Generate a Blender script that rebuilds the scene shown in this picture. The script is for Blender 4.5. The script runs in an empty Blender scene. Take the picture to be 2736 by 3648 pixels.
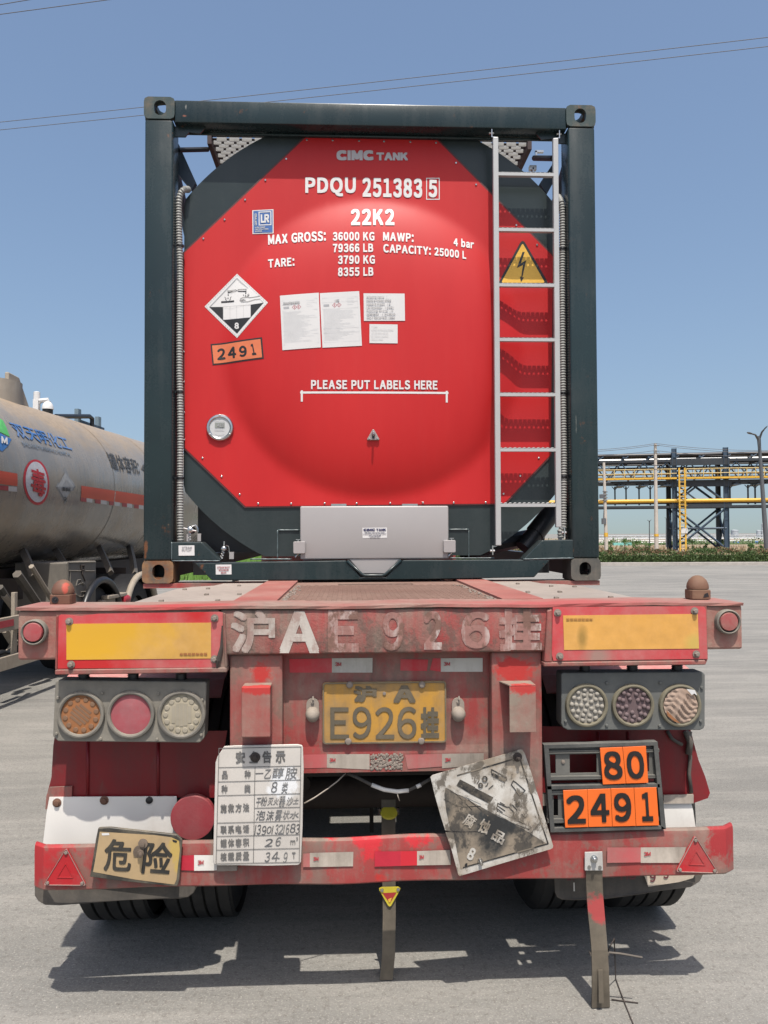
import bpy, bmesh, math, random
from mathutils import Vector, Matrix
from math import sin, cos, pi, radians as R
random.seed(7)
SC = bpy.context.scene
COL = SC.collection

# ---------------------------------------------------------------- camera
CP = Vector((-0.1420, -2.8083, 1.6619))
YAW, PIT, ROL, FPX = 0.044933, 0.027509, -0.004254, 2900.0
_r = Vector((cos(YAW), -sin(YAW), 0)); _f = Vector((sin(YAW)*cos(PIT), cos(YAW)*cos(PIT), sin(PIT)))
_u = _r.cross(_f)
CR = cos(ROL)*_r + sin(ROL)*_u
CU = cos(ROL)*_u - sin(ROL)*_r
cd = bpy.data.cameras.new('camera'); cd.sensor_fit = 'HORIZONTAL'; cd.sensor_width = 36
cd.lens = 36*FPX/2736; cd.clip_start = 0.05; cd.clip_end = 6000
cam = bpy.data.objects.new('camera', cd); COL.objects.link(cam)
cam.matrix_world = Matrix.Translation(CP) @ Matrix((CR, CU, -_f)).transposed().to_4x4()
SC.camera = cam
# ---------------------------------------------------------------- light
ELEV, AZ = R(65.2), R(5)
SUN = Vector((sin(AZ)*cos(ELEV), -cos(AZ)*cos(ELEV), sin(ELEV)))
w = bpy.data.worlds.new('World'); SC.world = w; w.use_nodes = True
nt = w.node_tree; sk = nt.nodes.new('ShaderNodeTexSky'); sk.sky_type = 'NISHITA'; sk.sun_disc = False
sk.sun_elevation = ELEV; sk.sun_rotation = pi - AZ; sk.air_density = 1.3; sk.dust_density = 3.6; sk.ozone_density = 2.7
tcw = nt.nodes.new('ShaderNodeTexCoord'); sx = nt.nodes.new('ShaderNodeSeparateXYZ'); cx_w = nt.nodes.new('ShaderNodeCombineXYZ'); mz = nt.nodes.new('ShaderNodeMath')
mz.operation = 'MULTIPLY_ADD'; mz.inputs[1].default_value = .905; mz.inputs[2].default_value = .095     # the low band of the sky stays hazy and pale
nt.links.new(tcw.outputs['Generated'], sx.inputs[0]); nt.links.new(sx.outputs[2], mz.inputs[0])
for i_ in (0, 1): nt.links.new(sx.outputs[i_], cx_w.inputs[i_])
nt.links.new(mz.outputs[0], cx_w.inputs[2]); nt.links.new(cx_w.outputs[0], sk.inputs[0])
nt.links.new(sk.outputs[0], nt.nodes['Background'].inputs[0]); nt.nodes['Background'].inputs[1].default_value = 0.15
sd = bpy.data.lights.new('sun', 'SUN'); sd.energy = 5.0; sd.angle = R(0.53); sd.color = (1, .955, .88)
so = bpy.data.objects.new('sun', sd); COL.objects.link(so); so.rotation_euler = SUN.to_track_quat('Z', 'Y').to_euler()
so.location = SUN*40
SC.view_settings.view_transform = 'Standard'; SC.view_settings.look = 'None'
SC.view_settings.exposure = 0.11; SC.view_settings.gamma = 1
SC.cycles.max_bounces = 6; SC.cycles.diffuse_bounces = 1; SC.cycles.glossy_bounces = 3

# ---------------------------------------------------------------- measuring: survey views of the site -> metres
VW = {'1': (480, 300, .5425), '2': (1300, 300, .5425), '3': (480, 1150, .5425), '4': (1300, 1150, .5425),
      'L': (0, 1350, .4973), 'R': (2080, 1450, .3954), 'A': (0, 2050, .5425), 'B': (750, 2050, .7233),
      'C': (1836, 2050, .5425), 'D': (60, 2550, .663), 'E': (950, 2550, .663), 'F': (1700, 2550, .6245),
      'G': (0, 2950, 1.0464), 'N': (750, 2650, .2261), 'Q': (1500, 2650, .3014), 'H': (0, 3000, .4219),
      'I': (480, 1850, .3134), 'J': (1750, 1850, .3014), 'K': (720, 950, .4702), 'T': (0, 1950, .3375),
      'U': (2130, 1500, .3653), 'M': (1050, 2650, .3315), 'W': (0, 0, 1.6492), 'S': (0, 0, 1.0)}
def ray(v, x, y):
    a, b, k = VW[v]
    return (_f*FPX + CR*(a+k*x-1368) - CU*(b+k*y-1824))
def PY(v, x, y, Y):
    d = ray(v, x, y); return CP + d*((Y-CP.y)/d.y)
def PZ(v, x, y, Z):
    d = ray(v, x, y); return CP + d*((Z-CP.z)/d.z)
def V(v, x, y, Y):
    p = PY(v, x, y, Y); return (p.x, p.z)

# ---------------------------------------------------------------- objects
def tag(o, label=None, cat=None, group=None, kind=None):
    if label: o['label'] = label
    if cat: o['category'] = cat
    if group: o['group'] = group
    if kind: o['kind'] = kind
    return o
LOCS = {}
def thing(name, label, cat, loc=(0, 0, 0), group=None):
    o = bpy.data.objects.new(name, None); COL.objects.link(o); o.location = loc; o.empty_display_size = .2
    LOCS[o.name] = Vector(loc)
    return tag(o, label, cat, group)
def link(name, me, m, parent=None):
    o = bpy.data.objects.new(name, me); COL.objects.link(o)
    if m is not None:
        me.materials.clear(); me.materials.append(m)
    if parent is not None:
        o.parent = parent
        if parent.name in LOCS: o.matrix_parent_inverse = Matrix.Translation(-LOCS[parent.name])
    return o
SPLIT = {'bolts': 'bolt', 'deck_bolts': 'deck_bolt', 'valve_plates': 'valve_plate', 'rusty_bolts': 'rusty_bolt', 'walkway_bar': 'walkway_bar', 'clips': 'box_clip', 'cross_members_and_dark_box': 'cross_member_and_dark_box', 'clip_bolts': 'clip_bolt',
         'plate_bolts': 'plate_bolt', 'gussets': 'gusset', 'screws': 'screw', 'skirt_ribs': 'skirt_rib', 'weld_beads': 'weld_bead', 'frame_screws': 'frame_screw', 'tag_rivets': 'tag_rivet',
         'hangers': 'hanger', 'hoops': 'hoop', 'white_scuffs': 'white_scuff', 'black_bars': 'black_bar', 'insulators': 'insulator', 'rivets': 'rivet', 'side_rail': 'side_rail', 'side_brace': 'side_brace', 'footing': 'footing', 'brake_chamber': 'brake_chamber', 'weld_seams': 'weld_seam', 'spill_box': 'spill_plate', 'landing_leg': 'landing_leg'}
def obj(name, bm, m, parent=None, smooth=None, bevel=0, seg=1):
    """links the shapes gathered in bm as one mesh object; loose pieces of the kinds listed above become one part each"""
    if name in SPLIT:
        seen = {}; k = 0
        bm.verts.index_update()
        for v in bm.verts:
            if v in seen: continue
            st = [v]; seen[v] = k
            while st:
                q = st.pop()
                for e in q.link_edges:
                    o_ = e.other_vert(q)
                    if o_ not in seen: seen[o_] = k; st.append(o_)
            k += 1
        subs = [bmesh.new() for _ in range(k)]; mp_ = {v: subs[i].verts.new(v.co) for v, i in seen.items()}
        for f in bm.faces: subs[seen[f.verts[0]]].faces.new([mp_[v] for v in f.verts])
        bm.free(); first = None
        for s_ in subs:
            o_ = obj_(SPLIT[name], s_, m, parent, smooth, bevel, seg); first = first or o_
        return first
    return obj_(name, bm, m, parent, smooth, bevel, seg)
def obj_(name, bm, m, parent=None, smooth=None, bevel=0, seg=1):
    bmesh.ops.remove_doubles(bm, verts=bm.verts, dist=1e-6)
    bmesh.ops.recalc_face_normals(bm, faces=bm.faces)
    if bevel:
        es = [e for e in bm.edges if len(e.link_faces) == 2 and e.calc_face_angle(0) > .6]
        bmesh.ops.bevel(bm, geom=es, offset=bevel, segments=seg, affect='EDGES', profile=.5, clamp_overlap=True)
    me = bpy.data.meshes.new(name); bm.to_mesh(me); bm.free()
    if smooth is not None:
        me.polygons.foreach_set('use_smooth', [True]*len(me.polygons))
        if smooth < 3: me.set_sharp_from_angle(angle=smooth)
    return link(name, me, m, parent)
def NB(): return bmesh.new()
def box(bm, x0, x1, y0, y1, z0, z1, M=None):
    vs = [Vector((x, y, z)) for x in (x0, x1) for y in (y0, y1) for z in (z0, z1)]
    if M: vs = [M @ q for q in vs]
    v = [bm.verts.new(q) for q in vs]
    for f in ((0, 1, 3, 2), (4, 6, 7, 5), (0, 4, 5, 1), (2, 3, 7, 6), (0, 2, 6, 4), (1, 5, 7, 3)): bm.faces.new([v[i] for i in f])
    return bm
def prism(bm, pts, y0, y1):
    """outline in x,z pushed from depth y0 to y1"""
    a = [bm.verts.new((p[0], y0, p[1])) for p in pts]; b = [bm.verts.new((p[0], y1, p[1])) for p in pts]
    n = len(pts); bm.faces.new(a); bm.faces.new(b[::-1])
    for i in range(n): bm.faces.new((a[i], b[i], b[(i+1) % n], a[(i+1) % n]))
    return bm
def prism_ax(bm, pts, origin, ex, ey, ez, t):
    """outline pts in plane ex,ey at origin, thickness t along ez"""
    o = Vector(origin); ex, ey, ez = Vector(ex), Vector(ey), Vector(ez)
    a = [bm.verts.new(o+ex*p[0]+ey*p[1]) for p in pts]; b = [bm.verts.new(o+ex*p[0]+ey*p[1]+ez*t) for p in pts]
    n = len(pts); bm.faces.new(a); bm.faces.new(b[::-1])
    for i in range(n): bm.faces.new((a[i], b[i], b[(i+1) % n], a[(i+1) % n]))
    return bm
def ringplate(bm, outer, inner, origin, ex, ey, ez, t):
    """plate with a hole: outer and inner loops of equal count"""
    o = Vector(origin); ex, ey, ez = Vector(ex), Vector(ey), Vector(ez); n = len(outer)
    L = [[bm.verts.new(o+ex*p[0]+ey*p[1]+ez*h) for p in pts] for pts in (outer, inner) for h in (0, t)]
    for i in range(n):
        j = (i+1) % n
        bm.faces.new((L[0][i], L[0][j], L[2][j], L[2][i])); bm.faces.new((L[1][i], L[3][i], L[3][j], L[1][j]))
        bm.faces.new((L[0][i], L[1][i], L[1][j], L[0][j])); bm.faces.new((L[2][i], L[2][j], L[3][j], L[3][i]))
    return bm
def tube(bm, pts, r, n=8, r1=None, caps=True):
    pts = [Vector(p) for p in pts]; rings = []; up = None
    for i, p in enumerate(pts):
        t = (pts[min(i+1, len(pts)-1)]-pts[max(i-1, 0)]).normalized()
        if up is None: up = Vector((0, 0, 1)) if abs(t.z) < .9 else Vector((1, 0, 0))
        a = t.cross(up).normalized(); b = a.cross(t).normalized(); up = b
        rr = r if r1 is None else r+(r1-r)*i/max(1, len(pts)-1)
        if isinstance(r, (list, tuple)): rr = r[i]
        rings.append([bm.verts.new(p+a*rr*cos(2*pi*k/n)+b*rr*sin(2*pi*k/n)) for k in range(n)])
    for q, s in zip(rings, rings[1:]):
        for k in range(n): bm.faces.new((q[k], q[(k+1) % n], s[(k+1) % n], s[k]))
    if caps: bm.faces.new(rings[0][::-1]); bm.faces.new(rings[-1])
    return bm
def lathe(bm, prof, origin, axis=(0, -1, 0), n=24, cap=True):
    """profile of (radius, height along axis)"""
    ax = Vector(axis).normalized(); a = ax.orthogonal().normalized(); b = ax.cross(a); o = Vector(origin); rings = []
    for r_, h in prof:
        if r_ < 1e-5: rings.append([bm.verts.new(o+ax*h)])
        else: rings.append([bm.verts.new(o+ax*h+(a*cos(2*pi*k/n)+b*sin(2*pi*k/n))*r_) for k in range(n)])
    for q, s in zip(rings, rings[1:]):
        for k in range(n):
            j = (k+1) % n
            if len(q) == 1 and len(s) == 1: continue
            if len(q) == 1: bm.faces.new((q[0], s[k], s[j]))
            elif len(s) == 1: bm.faces.new((q[k], q[j], s[0]))
            else: bm.faces.new((q[k], q[j], s[j], s[k]))
    if cap:
        if len(rings[0]) > 1: bm.faces.new(rings[0][::-1])
        if len(rings[-1]) > 1: bm.faces.new(rings[-1])
    return bm
def bolt(bm, x, y, z, r=.009, h=.008, axis=(0, -1, 0), n=6):
    return lathe(bm, [(r, 0), (r, h*.8), (r*.75, h), (0, h)], (x, y, z), axis, n)
def copy_tree(o, parent=None):
    c = o.copy(); COL.objects.link(c)
    if parent is not None: c.parent = parent
    if o.name in LOCS: LOCS[c.name] = LOCS[o.name]
    for ch in o.children: copy_tree(ch, c)
    return c

# ---------------------------------------------------------------- materials
class NT:
    def __init__(s, name):
        s.m = bpy.data.materials.new(name); s.m.use_nodes = True; s.t = s.m.node_tree
        s.p = s.t.nodes['Principled BSDF']; s.tc = s.t.nodes.new('ShaderNodeTexCoord')
        s.geo = s.t.nodes.new('ShaderNodeNewGeometry')
    def L(s, a, b): s.t.links.new(a, b)
    def put(s, a, sock):
        if isinstance(a, (int, float)): sock.default_value = a
        elif isinstance(a, (tuple, list)): sock.default_value = tuple(a)+((1,) if len(a) == 3 and sock.type == 'RGBA' else ())
        else: s.L(a, sock)
    def co(s, sc=(1, 1, 1)):
        m = s.t.nodes.new('ShaderNodeMapping'); s.L(s.tc.outputs['Object'], m.inputs[0]); m.inputs['Scale'].default_value = sc
        return m.outputs[0]
    def noise(s, scale, sc=(1, 1, 1), det=6, rough=.6, dist=0):
        n = s.t.nodes.new('ShaderNodeTexNoise'); s.L(s.co(sc), n.inputs['Vector']); n.inputs['Scale'].default_value = scale
        n.inputs['Detail'].default_value = det; n.inputs['Roughness'].default_value = rough; n.inputs['Distortion'].default_value = dist
        return n.outputs[0]
    def voro(s, scale, sc=(1, 1, 1)):
        n = s.t.nodes.new('ShaderNodeTexVoronoi'); s.L(s.co(sc), n.inputs['Vector']); n.inputs['Scale'].default_value = scale
        return n
    def ramp(s, f, a, b):
        n = s.t.nodes.new('ShaderNodeMapRange'); s.put(f, n.inputs[0]); n.inputs[1].default_value = a; n.inputs[2].default_value = b
        n.clamp = True; return n.outputs[0]
    def math(s, op, a, b=0.0, c=None):
        n = s.t.nodes.new('ShaderNodeMath'); n.operation = op; s.put(a, n.inputs[0]); s.put(b, n.inputs[1])
        if c is not None: s.put(c, n.inputs[2])
        return n.outputs[0]
    def mix(s, f, a, b):
        n = s.t.nodes.new('ShaderNodeMix'); n.data_type = 'RGBA'; s.put(f, n.inputs[0])
        s.put(a, n.inputs[6]); s.put(b, n.inputs[7]); return n.outputs[2]
    def bump(s, h, strength=.3, dist=.002):
        n = s.t.nodes.new('ShaderNodeBump'); s.put(h, n.inputs['Height']); n.inputs['Strength'].default_value = strength
        n.inputs['Distance'].default_value = dist; s.L(n.outputs[0], s.p.inputs['Normal'])
    def near(s, c, r, asp=(1, 1, 1), soft=False):
        """1 near world point c, 0 beyond radius r, ragged edge"""
        m = s.t.nodes.new('ShaderNodeVectorMath'); m.operation = 'SUBTRACT'; s.L(s.tc.outputs['Object'], m.inputs[0]); m.inputs[1].default_value = c
        k = s.t.nodes.new('ShaderNodeVectorMath'); k.operation = 'MULTIPLY'; s.L(m.outputs[0], k.inputs[0]); k.inputs[1].default_value = asp
        l = s.t.nodes.new('ShaderNodeVectorMath'); l.operation = 'LENGTH'; s.L(k.outputs[0], l.inputs[0])
        if soft: return s.ramp(s.math('ADD', l.outputs['Value'], s.math('MULTIPLY', s.math('SUBTRACT', s.noise(9, det=6), .5), r*1.3)), r*1.15, r*.3)
        return s.ramp(s.math('ADD', l.outputs['Value'], s.math('MULTIPLY', s.math('SUBTRACT', s.noise(16, det=10, rough=.75), .5), r*3.4)), r*1.0, r*.6)
TONE = .82      # paint values below are read off the photograph; real albedo is a little lower
def flat(name, col, rough=.5, metal=0, var=.12, scale=25, spec=.5, bump=0):
    t = NT(name); n = t.noise(scale); col = tuple(c*TONE for c in col)
    d = tuple(c*(1-var) for c in col); b = tuple(min(1, c*(1+var)) for c in col)
    t.L(t.mix(t.ramp(n, .3, .7), d, b), t.p.inputs['Base Color'])
    t.p.inputs['Roughness'].default_value = rough; t.p.inputs['Metallic'].default_value = metal
    t.p.inputs['Specular IOR Level'].default_value = spec
    if bump: t.bump(n, bump, .003)
    return t.m
DUST = (.33, .265, .205)
RED = (.335, .055, .050)
def worn(name, base, dust=DUST, amt=.4, con=1.1, streak=.7, up=.5, rough=.6, rust=0, spots=(), dark=0, bump=.25, scale=3, blot=0, blotc=(.055, .05, .045), soft=False):
    """paint with dust lying on it, run-off streaks, chips and patches of their own"""
    base, dust, blotc = [tuple(q*TONE for q in c) for c in (base, dust, blotc)]
    t = NT(name)
    n1 = t.noise(scale, det=8, rough=.62); n2 = t.noise(5, (3, 3, .35), det=6, rough=.65); n3 = t.noise(90, det=3)
    f = t.math('ADD', t.math('MULTIPLY', t.math('SUBTRACT', n1, .5), con*2.2), amt)
    f = t.math('ADD', f, t.math('MULTIPLY', t.math('SUBTRACT', n2, .5), streak*1.6))
    f = t.math('ADD', f, t.math('MULTIPLY', t.math('SUBTRACT', n3, .5), .35))
    if up:
        x = t.t.nodes.new('ShaderNodeSeparateXYZ'); t.L(t.geo.outputs['True Normal'], x.inputs[0])
        f = t.math('ADD', f, t.math('MULTIPLY', t.ramp(x.outputs[2], .3, .9), up))
    f = t.ramp(f, 0, 1)
    hue = t.mix(t.ramp(t.noise(1.7, det=3), .35, .65), tuple(c*.85 for c in base), tuple(min(1, c*1.15) for c in base))
    d2 = t.mix(t.ramp(t.noise(22, det=5), .3, .7), tuple(c*.78 for c in dust), tuple(c*1.12 for c in dust))
    c = t.mix(t.math('MULTIPLY', f, .93), hue, d2)
    if dark: c = t.mix(t.math('MULTIPLY', t.ramp(t.noise(7, (1.6, 1.6, .5), det=9, rough=.7), .58, .72), dark), c, (.07, .06, .05))
    if blot: c = t.mix(t.math('MULTIPLY', t.ramp(t.noise(12, (1, 1, .7), det=10, rough=.72), .50, .56), blot), c, blotc)
    if rust: c = t.mix(t.math('MULTIPLY', t.ramp(t.noise(6, det=10, rough=.75), .64-.12*rust, .70-.08*rust), .9), c, (.17, .065, .025))
    for p, r_, col, asp in spots: c = t.mix(t.math('MULTIPLY', t.near(p, r_, asp, soft), .92), c, tuple(q*TONE for q in col))
    t.L(c, t.p.inputs['Base Color']); t.L(t.ramp(f, -1.2, 1.0) if 0 else t.math('ADD', t.math('MULTIPLY', f, .3), rough-.15), t.p.inputs['Roughness'])
    t.p.inputs['Specular IOR Level'].default_value = .35
    t.bump(t.math('ADD', t.math('MULTIPLY', n3, .5), t.math('MULTIPLY', n1, 1.0)), bump, .004)
    return t.m

# ---------------------------------------------------------------- lettering
CHARS = "abcdefghijklmnopqrstuvwxyzABCDEFGHIJKLMNOPQRSTUVWXYZ0123456789+.:-PDQU2513836479K0EMAXGROSTCILBWVY:.HFNbar-—沪挂双天明化工毒罐体容积安全告示品种类施救方法联系电话核载质量一乙醇胺干粉灭火器沙土泡沫雾状水危险腐蚀m³/车辆尾部标志板kgJZopqdeiltsychnuw()³%"
GL = {}
def _fw(ch):
    return chr(ord(ch)+0xFEE0) if 33 <= ord(ch) <= 126 else ch
def build_glyphs(chars):
    tmp = {}
    for ch in sorted(set(chars)):
        if ch == ' ': continue
        c = bpy.data.curves.new('g', 'FONT'); c.body = _fw(ch); c.resolution_u = 4
        o = bpy.data.objects.new('g', c); COL.objects.link(o); tmp[ch] = o
    dg = bpy.context.evaluated_depsgraph_get()
    for ch, o in tmp.items():
        me = bpy.data.meshes.new_from_object(o.evaluated_get(dg))
        GL[ch] = ([v.co.xy.copy() for v in me.vertices], [tuple(p.vertices) for p in me.polygons]); bpy.data.meshes.remove(me)
    for o in tmp.values():
        c = o.data; bpy.data.objects.remove(o); bpy.data.curves.remove(c)
build_glyphs(CHARS)
GL['I'] = ([Vector((.42, 0)), Vector((.51, 0)), Vector((.51, .733)), Vector((.42, .733))], [(0, 1, 2, 3)])
def layout(s, bold=.0, gap=.09, space=.32, cw=1.0, cjk_gap=.12, n=8):
    """list of (verts, faces, copy index): lettering normalised to the unit box"""
    x = 0; out = []
    for ch in s:
        if ch == ' ': x += space; continue
        vs, fs = GL[ch]
        if not vs: continue
        a = min(v.x for v in vs); b = max(v.x for v in vs)
        k = cw if ord(ch) < 0x2e80 else 1.0
        out.append(([Vector((x+bold+(v.x-a)*k, v.y)) for v in vs], fs)); x += (b-a)*k+2*bold+(gap if ord(ch) < 0x2e80 else cjk_gap)
    cp = []
    for vs, fs in out:
        dirs = [(0, 0)]+([(dx*bold, dy*bold) for dx, dy in ((1, 1), (-1, 1), (-1, -1), (1, -1), (1, 0), (-1, 0), (0, 1), (0, -1))][:n] if bold else [])
        for k, (dx, dy) in enumerate(dirs): cp.append(([Vector((v.x+dx, v.y+dy)) for v in vs], fs, k))
    xs = [v.x for vs, _, _ in cp for v in vs]; ys = [v.y for vs, _, _ in cp for v in vs]
    x0, x1, y0, y1 = min(xs), max(xs), min(ys), max(ys)
    return [([((v.x-x0)/(x1-x0), (v.y-y0)/max(1e-6, y1-y0)) for v in vs], fs, k) for vs, fs, k in cp]
def letters(name, items, m, parent):
    if name in ('worn_lettering', 'printed_lettering', 'sign_lettering', 'stencil_lettering', 'danger_lettering') and len(items) > 1:
        for it_ in items: letters(name, [it_], m, parent)      # painted or printed one by one
        return None
    """items: (string, map(u,v,off)->point, options); one mesh of lettering"""
    bm = NB()
    for s, mp, kw in items:
        for vs, fs, k in layout(s, **kw):
            bv = [bm.verts.new(mp(u, v, .0012+.00013*k)) for u, v in vs]
            for f in fs:
                try: bm.faces.new([bv[i] for i in f])
                except ValueError: pass
    me = bpy.data.meshes.new(name); bm.to_mesh(me); bm.free()
    return link(name, me, m, parent)
def lerp2(a, b, c, d=None):
    """bottom-left, bottom-right, top-left (top-right) in 2-D"""
    if d is None: d = (b[0]+c[0]-a[0], b[1]+c[1]-a[1])
    def g(u, v): return ((1-u)*(1-v)*a[0]+u*(1-v)*b[0]+(1-u)*v*c[0]+u*v*d[0], (1-u)*(1-v)*a[1]+u*(1-v)*b[1]+(1-u)*v*c[1]+u*v*d[1])
    return g
def on_plane(v, bl, br, tl, Y, tr=None):
    g = lerp2(V(v, *bl, Y), V(v, *br, Y), V(v, *tl, Y), V(v, *tr, Y) if tr else None)
    def mp(u, w_, off=0): x, z = g(u, w_); return Vector((x, Y-off, z))
    return mp
def on_surf(v, bl, br, tl, Y, surf, tr=None):
    """same, then laid on a surface y=surf(x,z)"""
    g = lerp2(V(v, *bl, Y), V(v, *br, Y), V(v, *tl, Y), V(v, *tr, Y) if tr else None)
    def mp(u, w_, off=0): x, z = g(u, w_); return Vector((x, surf(x, z)-off-.001, z))
    return mp
def sheet(mp, nu=1, nv=1, off=.001, bm=None, u0=0, u1=1, v0=0, v1=1):
    bm = bm or NB(); G = [[bm.verts.new(mp(u0+(u1-u0)*i/nu, v0+(v1-v0)*j/nv, off)) for i in range(nu+1)] for j in range(nv+1)]
    for j in range(nv):
        for i in range(nu): bm.faces.new((G[j][i], G[j][i+1], G[j+1][i+1], G[j+1][i]))
    return bm
def strokes(bm, lines, wd, Y, surf=None, off=.0012):
    """pen lines [(x,z),...] of width wd lying on the plane"""
    k = 0
    for pts in lines:
        for a, b in zip(pts, pts[1:]):
            a, b = Vector(a), Vector(b); d = b-a
            if d.length < 1e-6: continue
            d.normalize(); nrm = Vector((-d.y, d.x))*wd/2; e = d*wd*.35; k += 1
            q = []
            for p in (a-e+nrm, a-e-nrm, b+e-nrm, b+e+nrm):
                y = (surf(p.x, p.y) if surf else Y)-off-.00006*(k % 12); q.append(bm.verts.new((p.x, y, p.y)))
            bm.faces.new(q)
    return bm
def poly_sheet(bm, pts, Y, surf=None, off=.001):
    f = bm.faces.new([bm.verts.new((p[0], 0 if surf else Y-off, p[1])) for p in pts])
    if surf:      # follow the curved surface
        tb = NB(); g = tb.faces.new([tb.verts.new((p[0], 0, p[1])) for p in pts]); bmesh.ops.triangulate(tb, faces=[g])
        for _ in range(6):
            es = [e for e in tb.edges if e.calc_length() > .025]
            if not es: break
            bmesh.ops.subdivide_edges(tb, edges=es, cuts=1); bmesh.ops.triangulate(tb, faces=[q for q in tb.faces if len(q.verts) > 3])
        vs = list(f.verts); bm.faces.remove(f)
        for q in vs: bm.verts.remove(q)
        mp_ = {q: bm.verts.new((q.co.x, surf(q.co.x, q.co.z)-off, q.co.z)) for q in tb.verts}
        for q in tb.faces: bm.faces.new([mp_[k] for k in q.verts])
        tb.free()
    return bm
def VV(v, pts, Y): return [V(v, x, y, Y) for x, y in pts]
def sten(pts, n):
    return pts
def stadium(w, h, n=32):
    """oval loop, half sizes w,h (w<h): starts at angle 0"""
    out = []
    for k in range(n):
        a = 2*pi*k/n; x, y = cos(a)*w, sin(a)*w
        out.append((x, y+(h-w)*(1 if y > 1e-9 else -1 if y < -1e-9 else 0)))
    return out
def rrect(w, h, r, n=32):
    """rounded rectangle sampled at the same angles"""
    out = []
    for k in range(n):
        a = 2*pi*k/n; c, s = cos(a), sin(a); t = min(w/max(1e-9, abs(c)), h/max(1e-9, abs(s))); x, y = c*t, s*t
        cx, cy = w-r, h-r
        if abs(x) > cx and abs(y) > cy:
            ax, ay = abs(x)-cx, abs(y)-cy; l = math.hypot(ax, ay)
            if l > r: ax, ay = ax*r/l, ay*r/l
            x, y = math.copysign(cx+ax, x), math.copysign(cy+ay, y)
        out.append((x, y))
    return out
def rr2(w, h, r, n=8):
    out = []
    for cx, cy, a0 in ((w-r, h-r, 0), (-w+r, h-r, 90), (-w+r, -h+r, 180), (w-r, -h+r, 270)):
        for k in range(n): a = R(a0+90*k/(n-1)); out.append((cx+r*cos(a), cy+r*sin(a)))
    return out
def rect_pts(w, h, n=32): return rrect(w, h, 1e-4, n)
# ================================================================ tank container
YC, YP = 1.520, 1.640
Z0 = 1.410; ZT = Z0+2.591
M_green = worn('dark green frame paint', (.016, .030, .033), dust=(.09, .095, .092), amt=.0, con=.45, streak=.5, up=.35, rough=.42, bump=.06, scale=2, rust=.18, spots=[((*V('3', 72, 1470, YC)[:1], YC, V('3', 72, 1470, YC)[1]), .020, (.20, .085, .04), (1.6, 1, .45)), ((*V('3', 66, 1530, YC)[:1], YC, V('3', 66, 1530, YC)[1]), .012, (.17, .07, .03), (1.5, 1, .4)), ((*V('4', 1368, 1490, YC)[:1], YC, V('4', 1368, 1490, YC)[1]), .008, (.24, .13, .07), (1.2, 1, .5)), ((*V('1', 325, 205, YC)[:1], YC, V('1', 325, 205, YC)[1]), .009, (.30, .12, .08), (.8, 1, 1.6)), ((*V('1', 335, 148, YC)[:1], YC, V('1', 335, 148, YC)[1]), .008, (.22, .22, .20), (1.4, 1, .6)), ((*V('4', 1388, 660, YC)[:1], YC, V('4', 1388, 660, YC)[1]), .010, (.12, .13, .12), (3, 1, .2)), ((*V('3', 220, 1325, YC)[:1], YC, V('3', 220, 1325, YC)[1]), .007, (.2, .14, .09), (1, 1, 1))])
M_greenp = worn('dark green plate paint', (.026, .036, .037), dust=(.08, .088, .085), amt=.05, con=.35, streak=.2, up=.3, rough=.45, bump=.05, scale=1.5)
M_cast = worn('rusty casting paint', (.085, .085, .075), dust=(.34, .18, .08), amt=.42, con=1.6, streak=.8, up=.3, rough=.7, rust=1.4, bump=.3, scale=9)
M_cast2 = worn('scuffed casting paint', (.085, .085, .075), dust=(.22, .19, .15), amt=.25, con=1.0, streak=.8, up=.3, rough=.65, rust=.25, bump=.25, scale=9)
M_cast3 = worn('green casting paint', (.040, .062, .060), dust=(.24, .16, .10), amt=.1, con=.9, streak=.6, up=.3, rough=.65, rust=.45, bump=.25, scale=9)
M_panel = flat('glossy red cladding', (.58, .017, .016), rough=.46, var=.05, scale=1.5, spec=.25)
t_ = NT('glossy red cladding'); n_ = t_.noise(1.1, (1.6, 1, .5), det=8, rough=.68); n2_ = t_.noise(7, (3, 1, .25), det=6)
t_.L(t_.mix(t_.math('MULTIPLY', t_.ramp(n2_, .48, .75), .05), t_.mix(t_.ramp(n_, .35, .65), (.40, .008, .009), (.445, .011, .011)), (.43, .06, .055)), t_.p.inputs['Base Color'])
t_.L(t_.math('ADD', t_.math('MULTIPLY', n_, .2), .41), t_.p.inputs['Roughness']); t_.p.inputs['Specular IOR Level'].default_value = .36; M_panel = t_.m
M_white = flat('white vinyl', (.72, .70, .68), rough=.5, var=.02)
M_greytx = flat('grey vinyl', (.50, .46, .46), rough=.5, var=.02)
M_black = flat('black', (.012, .012, .013), rough=.5, var=.1)
M_alu = flat('grey painted aluminium', (.46, .455, .445), rough=.42, metal=.15, var=.05, scale=6)
M_steel = flat('bright steel', (.55, .55, .54), rough=.25, metal=1, var=.1)
M_bolt = flat('zinc bolt', (.45, .44, .42), rough=.4, metal=.8, var=.2)
M_boxgrey = flat('light grey box paint', (.38, .355, .345), rough=.4, metal=.1, var=.04, scale=2)
M_conduit = flat('grey corrugated plastic', (.27, .27, .255), rough=.55, var=.1)
M_blackp = flat('black plastic', (.018, .018, .02), rough=.4, var=.2)
M_paper = flat('white paper', (.66, .645, .63), rough=.7, var=.03, scale=6)
M_ink = flat('pale print', (.38, .38, .39), rough=.8, var=.1)
M_ink2 = flat('grey print', (.60, .60, .60), rough=.8, var=.1)
M_orangest = flat('faded orange vinyl', (.68, .175, .07), rough=.5, var=.1, scale=12)
M_yel = flat('warning yellow vinyl', (.80, .46, .06), rough=.5, var=.04)
M_blue = flat('blue vinyl', (.055, .135, .36), rough=.45, var=.06)
M_navy = flat('navy print', (.03, .03, .10), rough=.5, var=.05)
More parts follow.
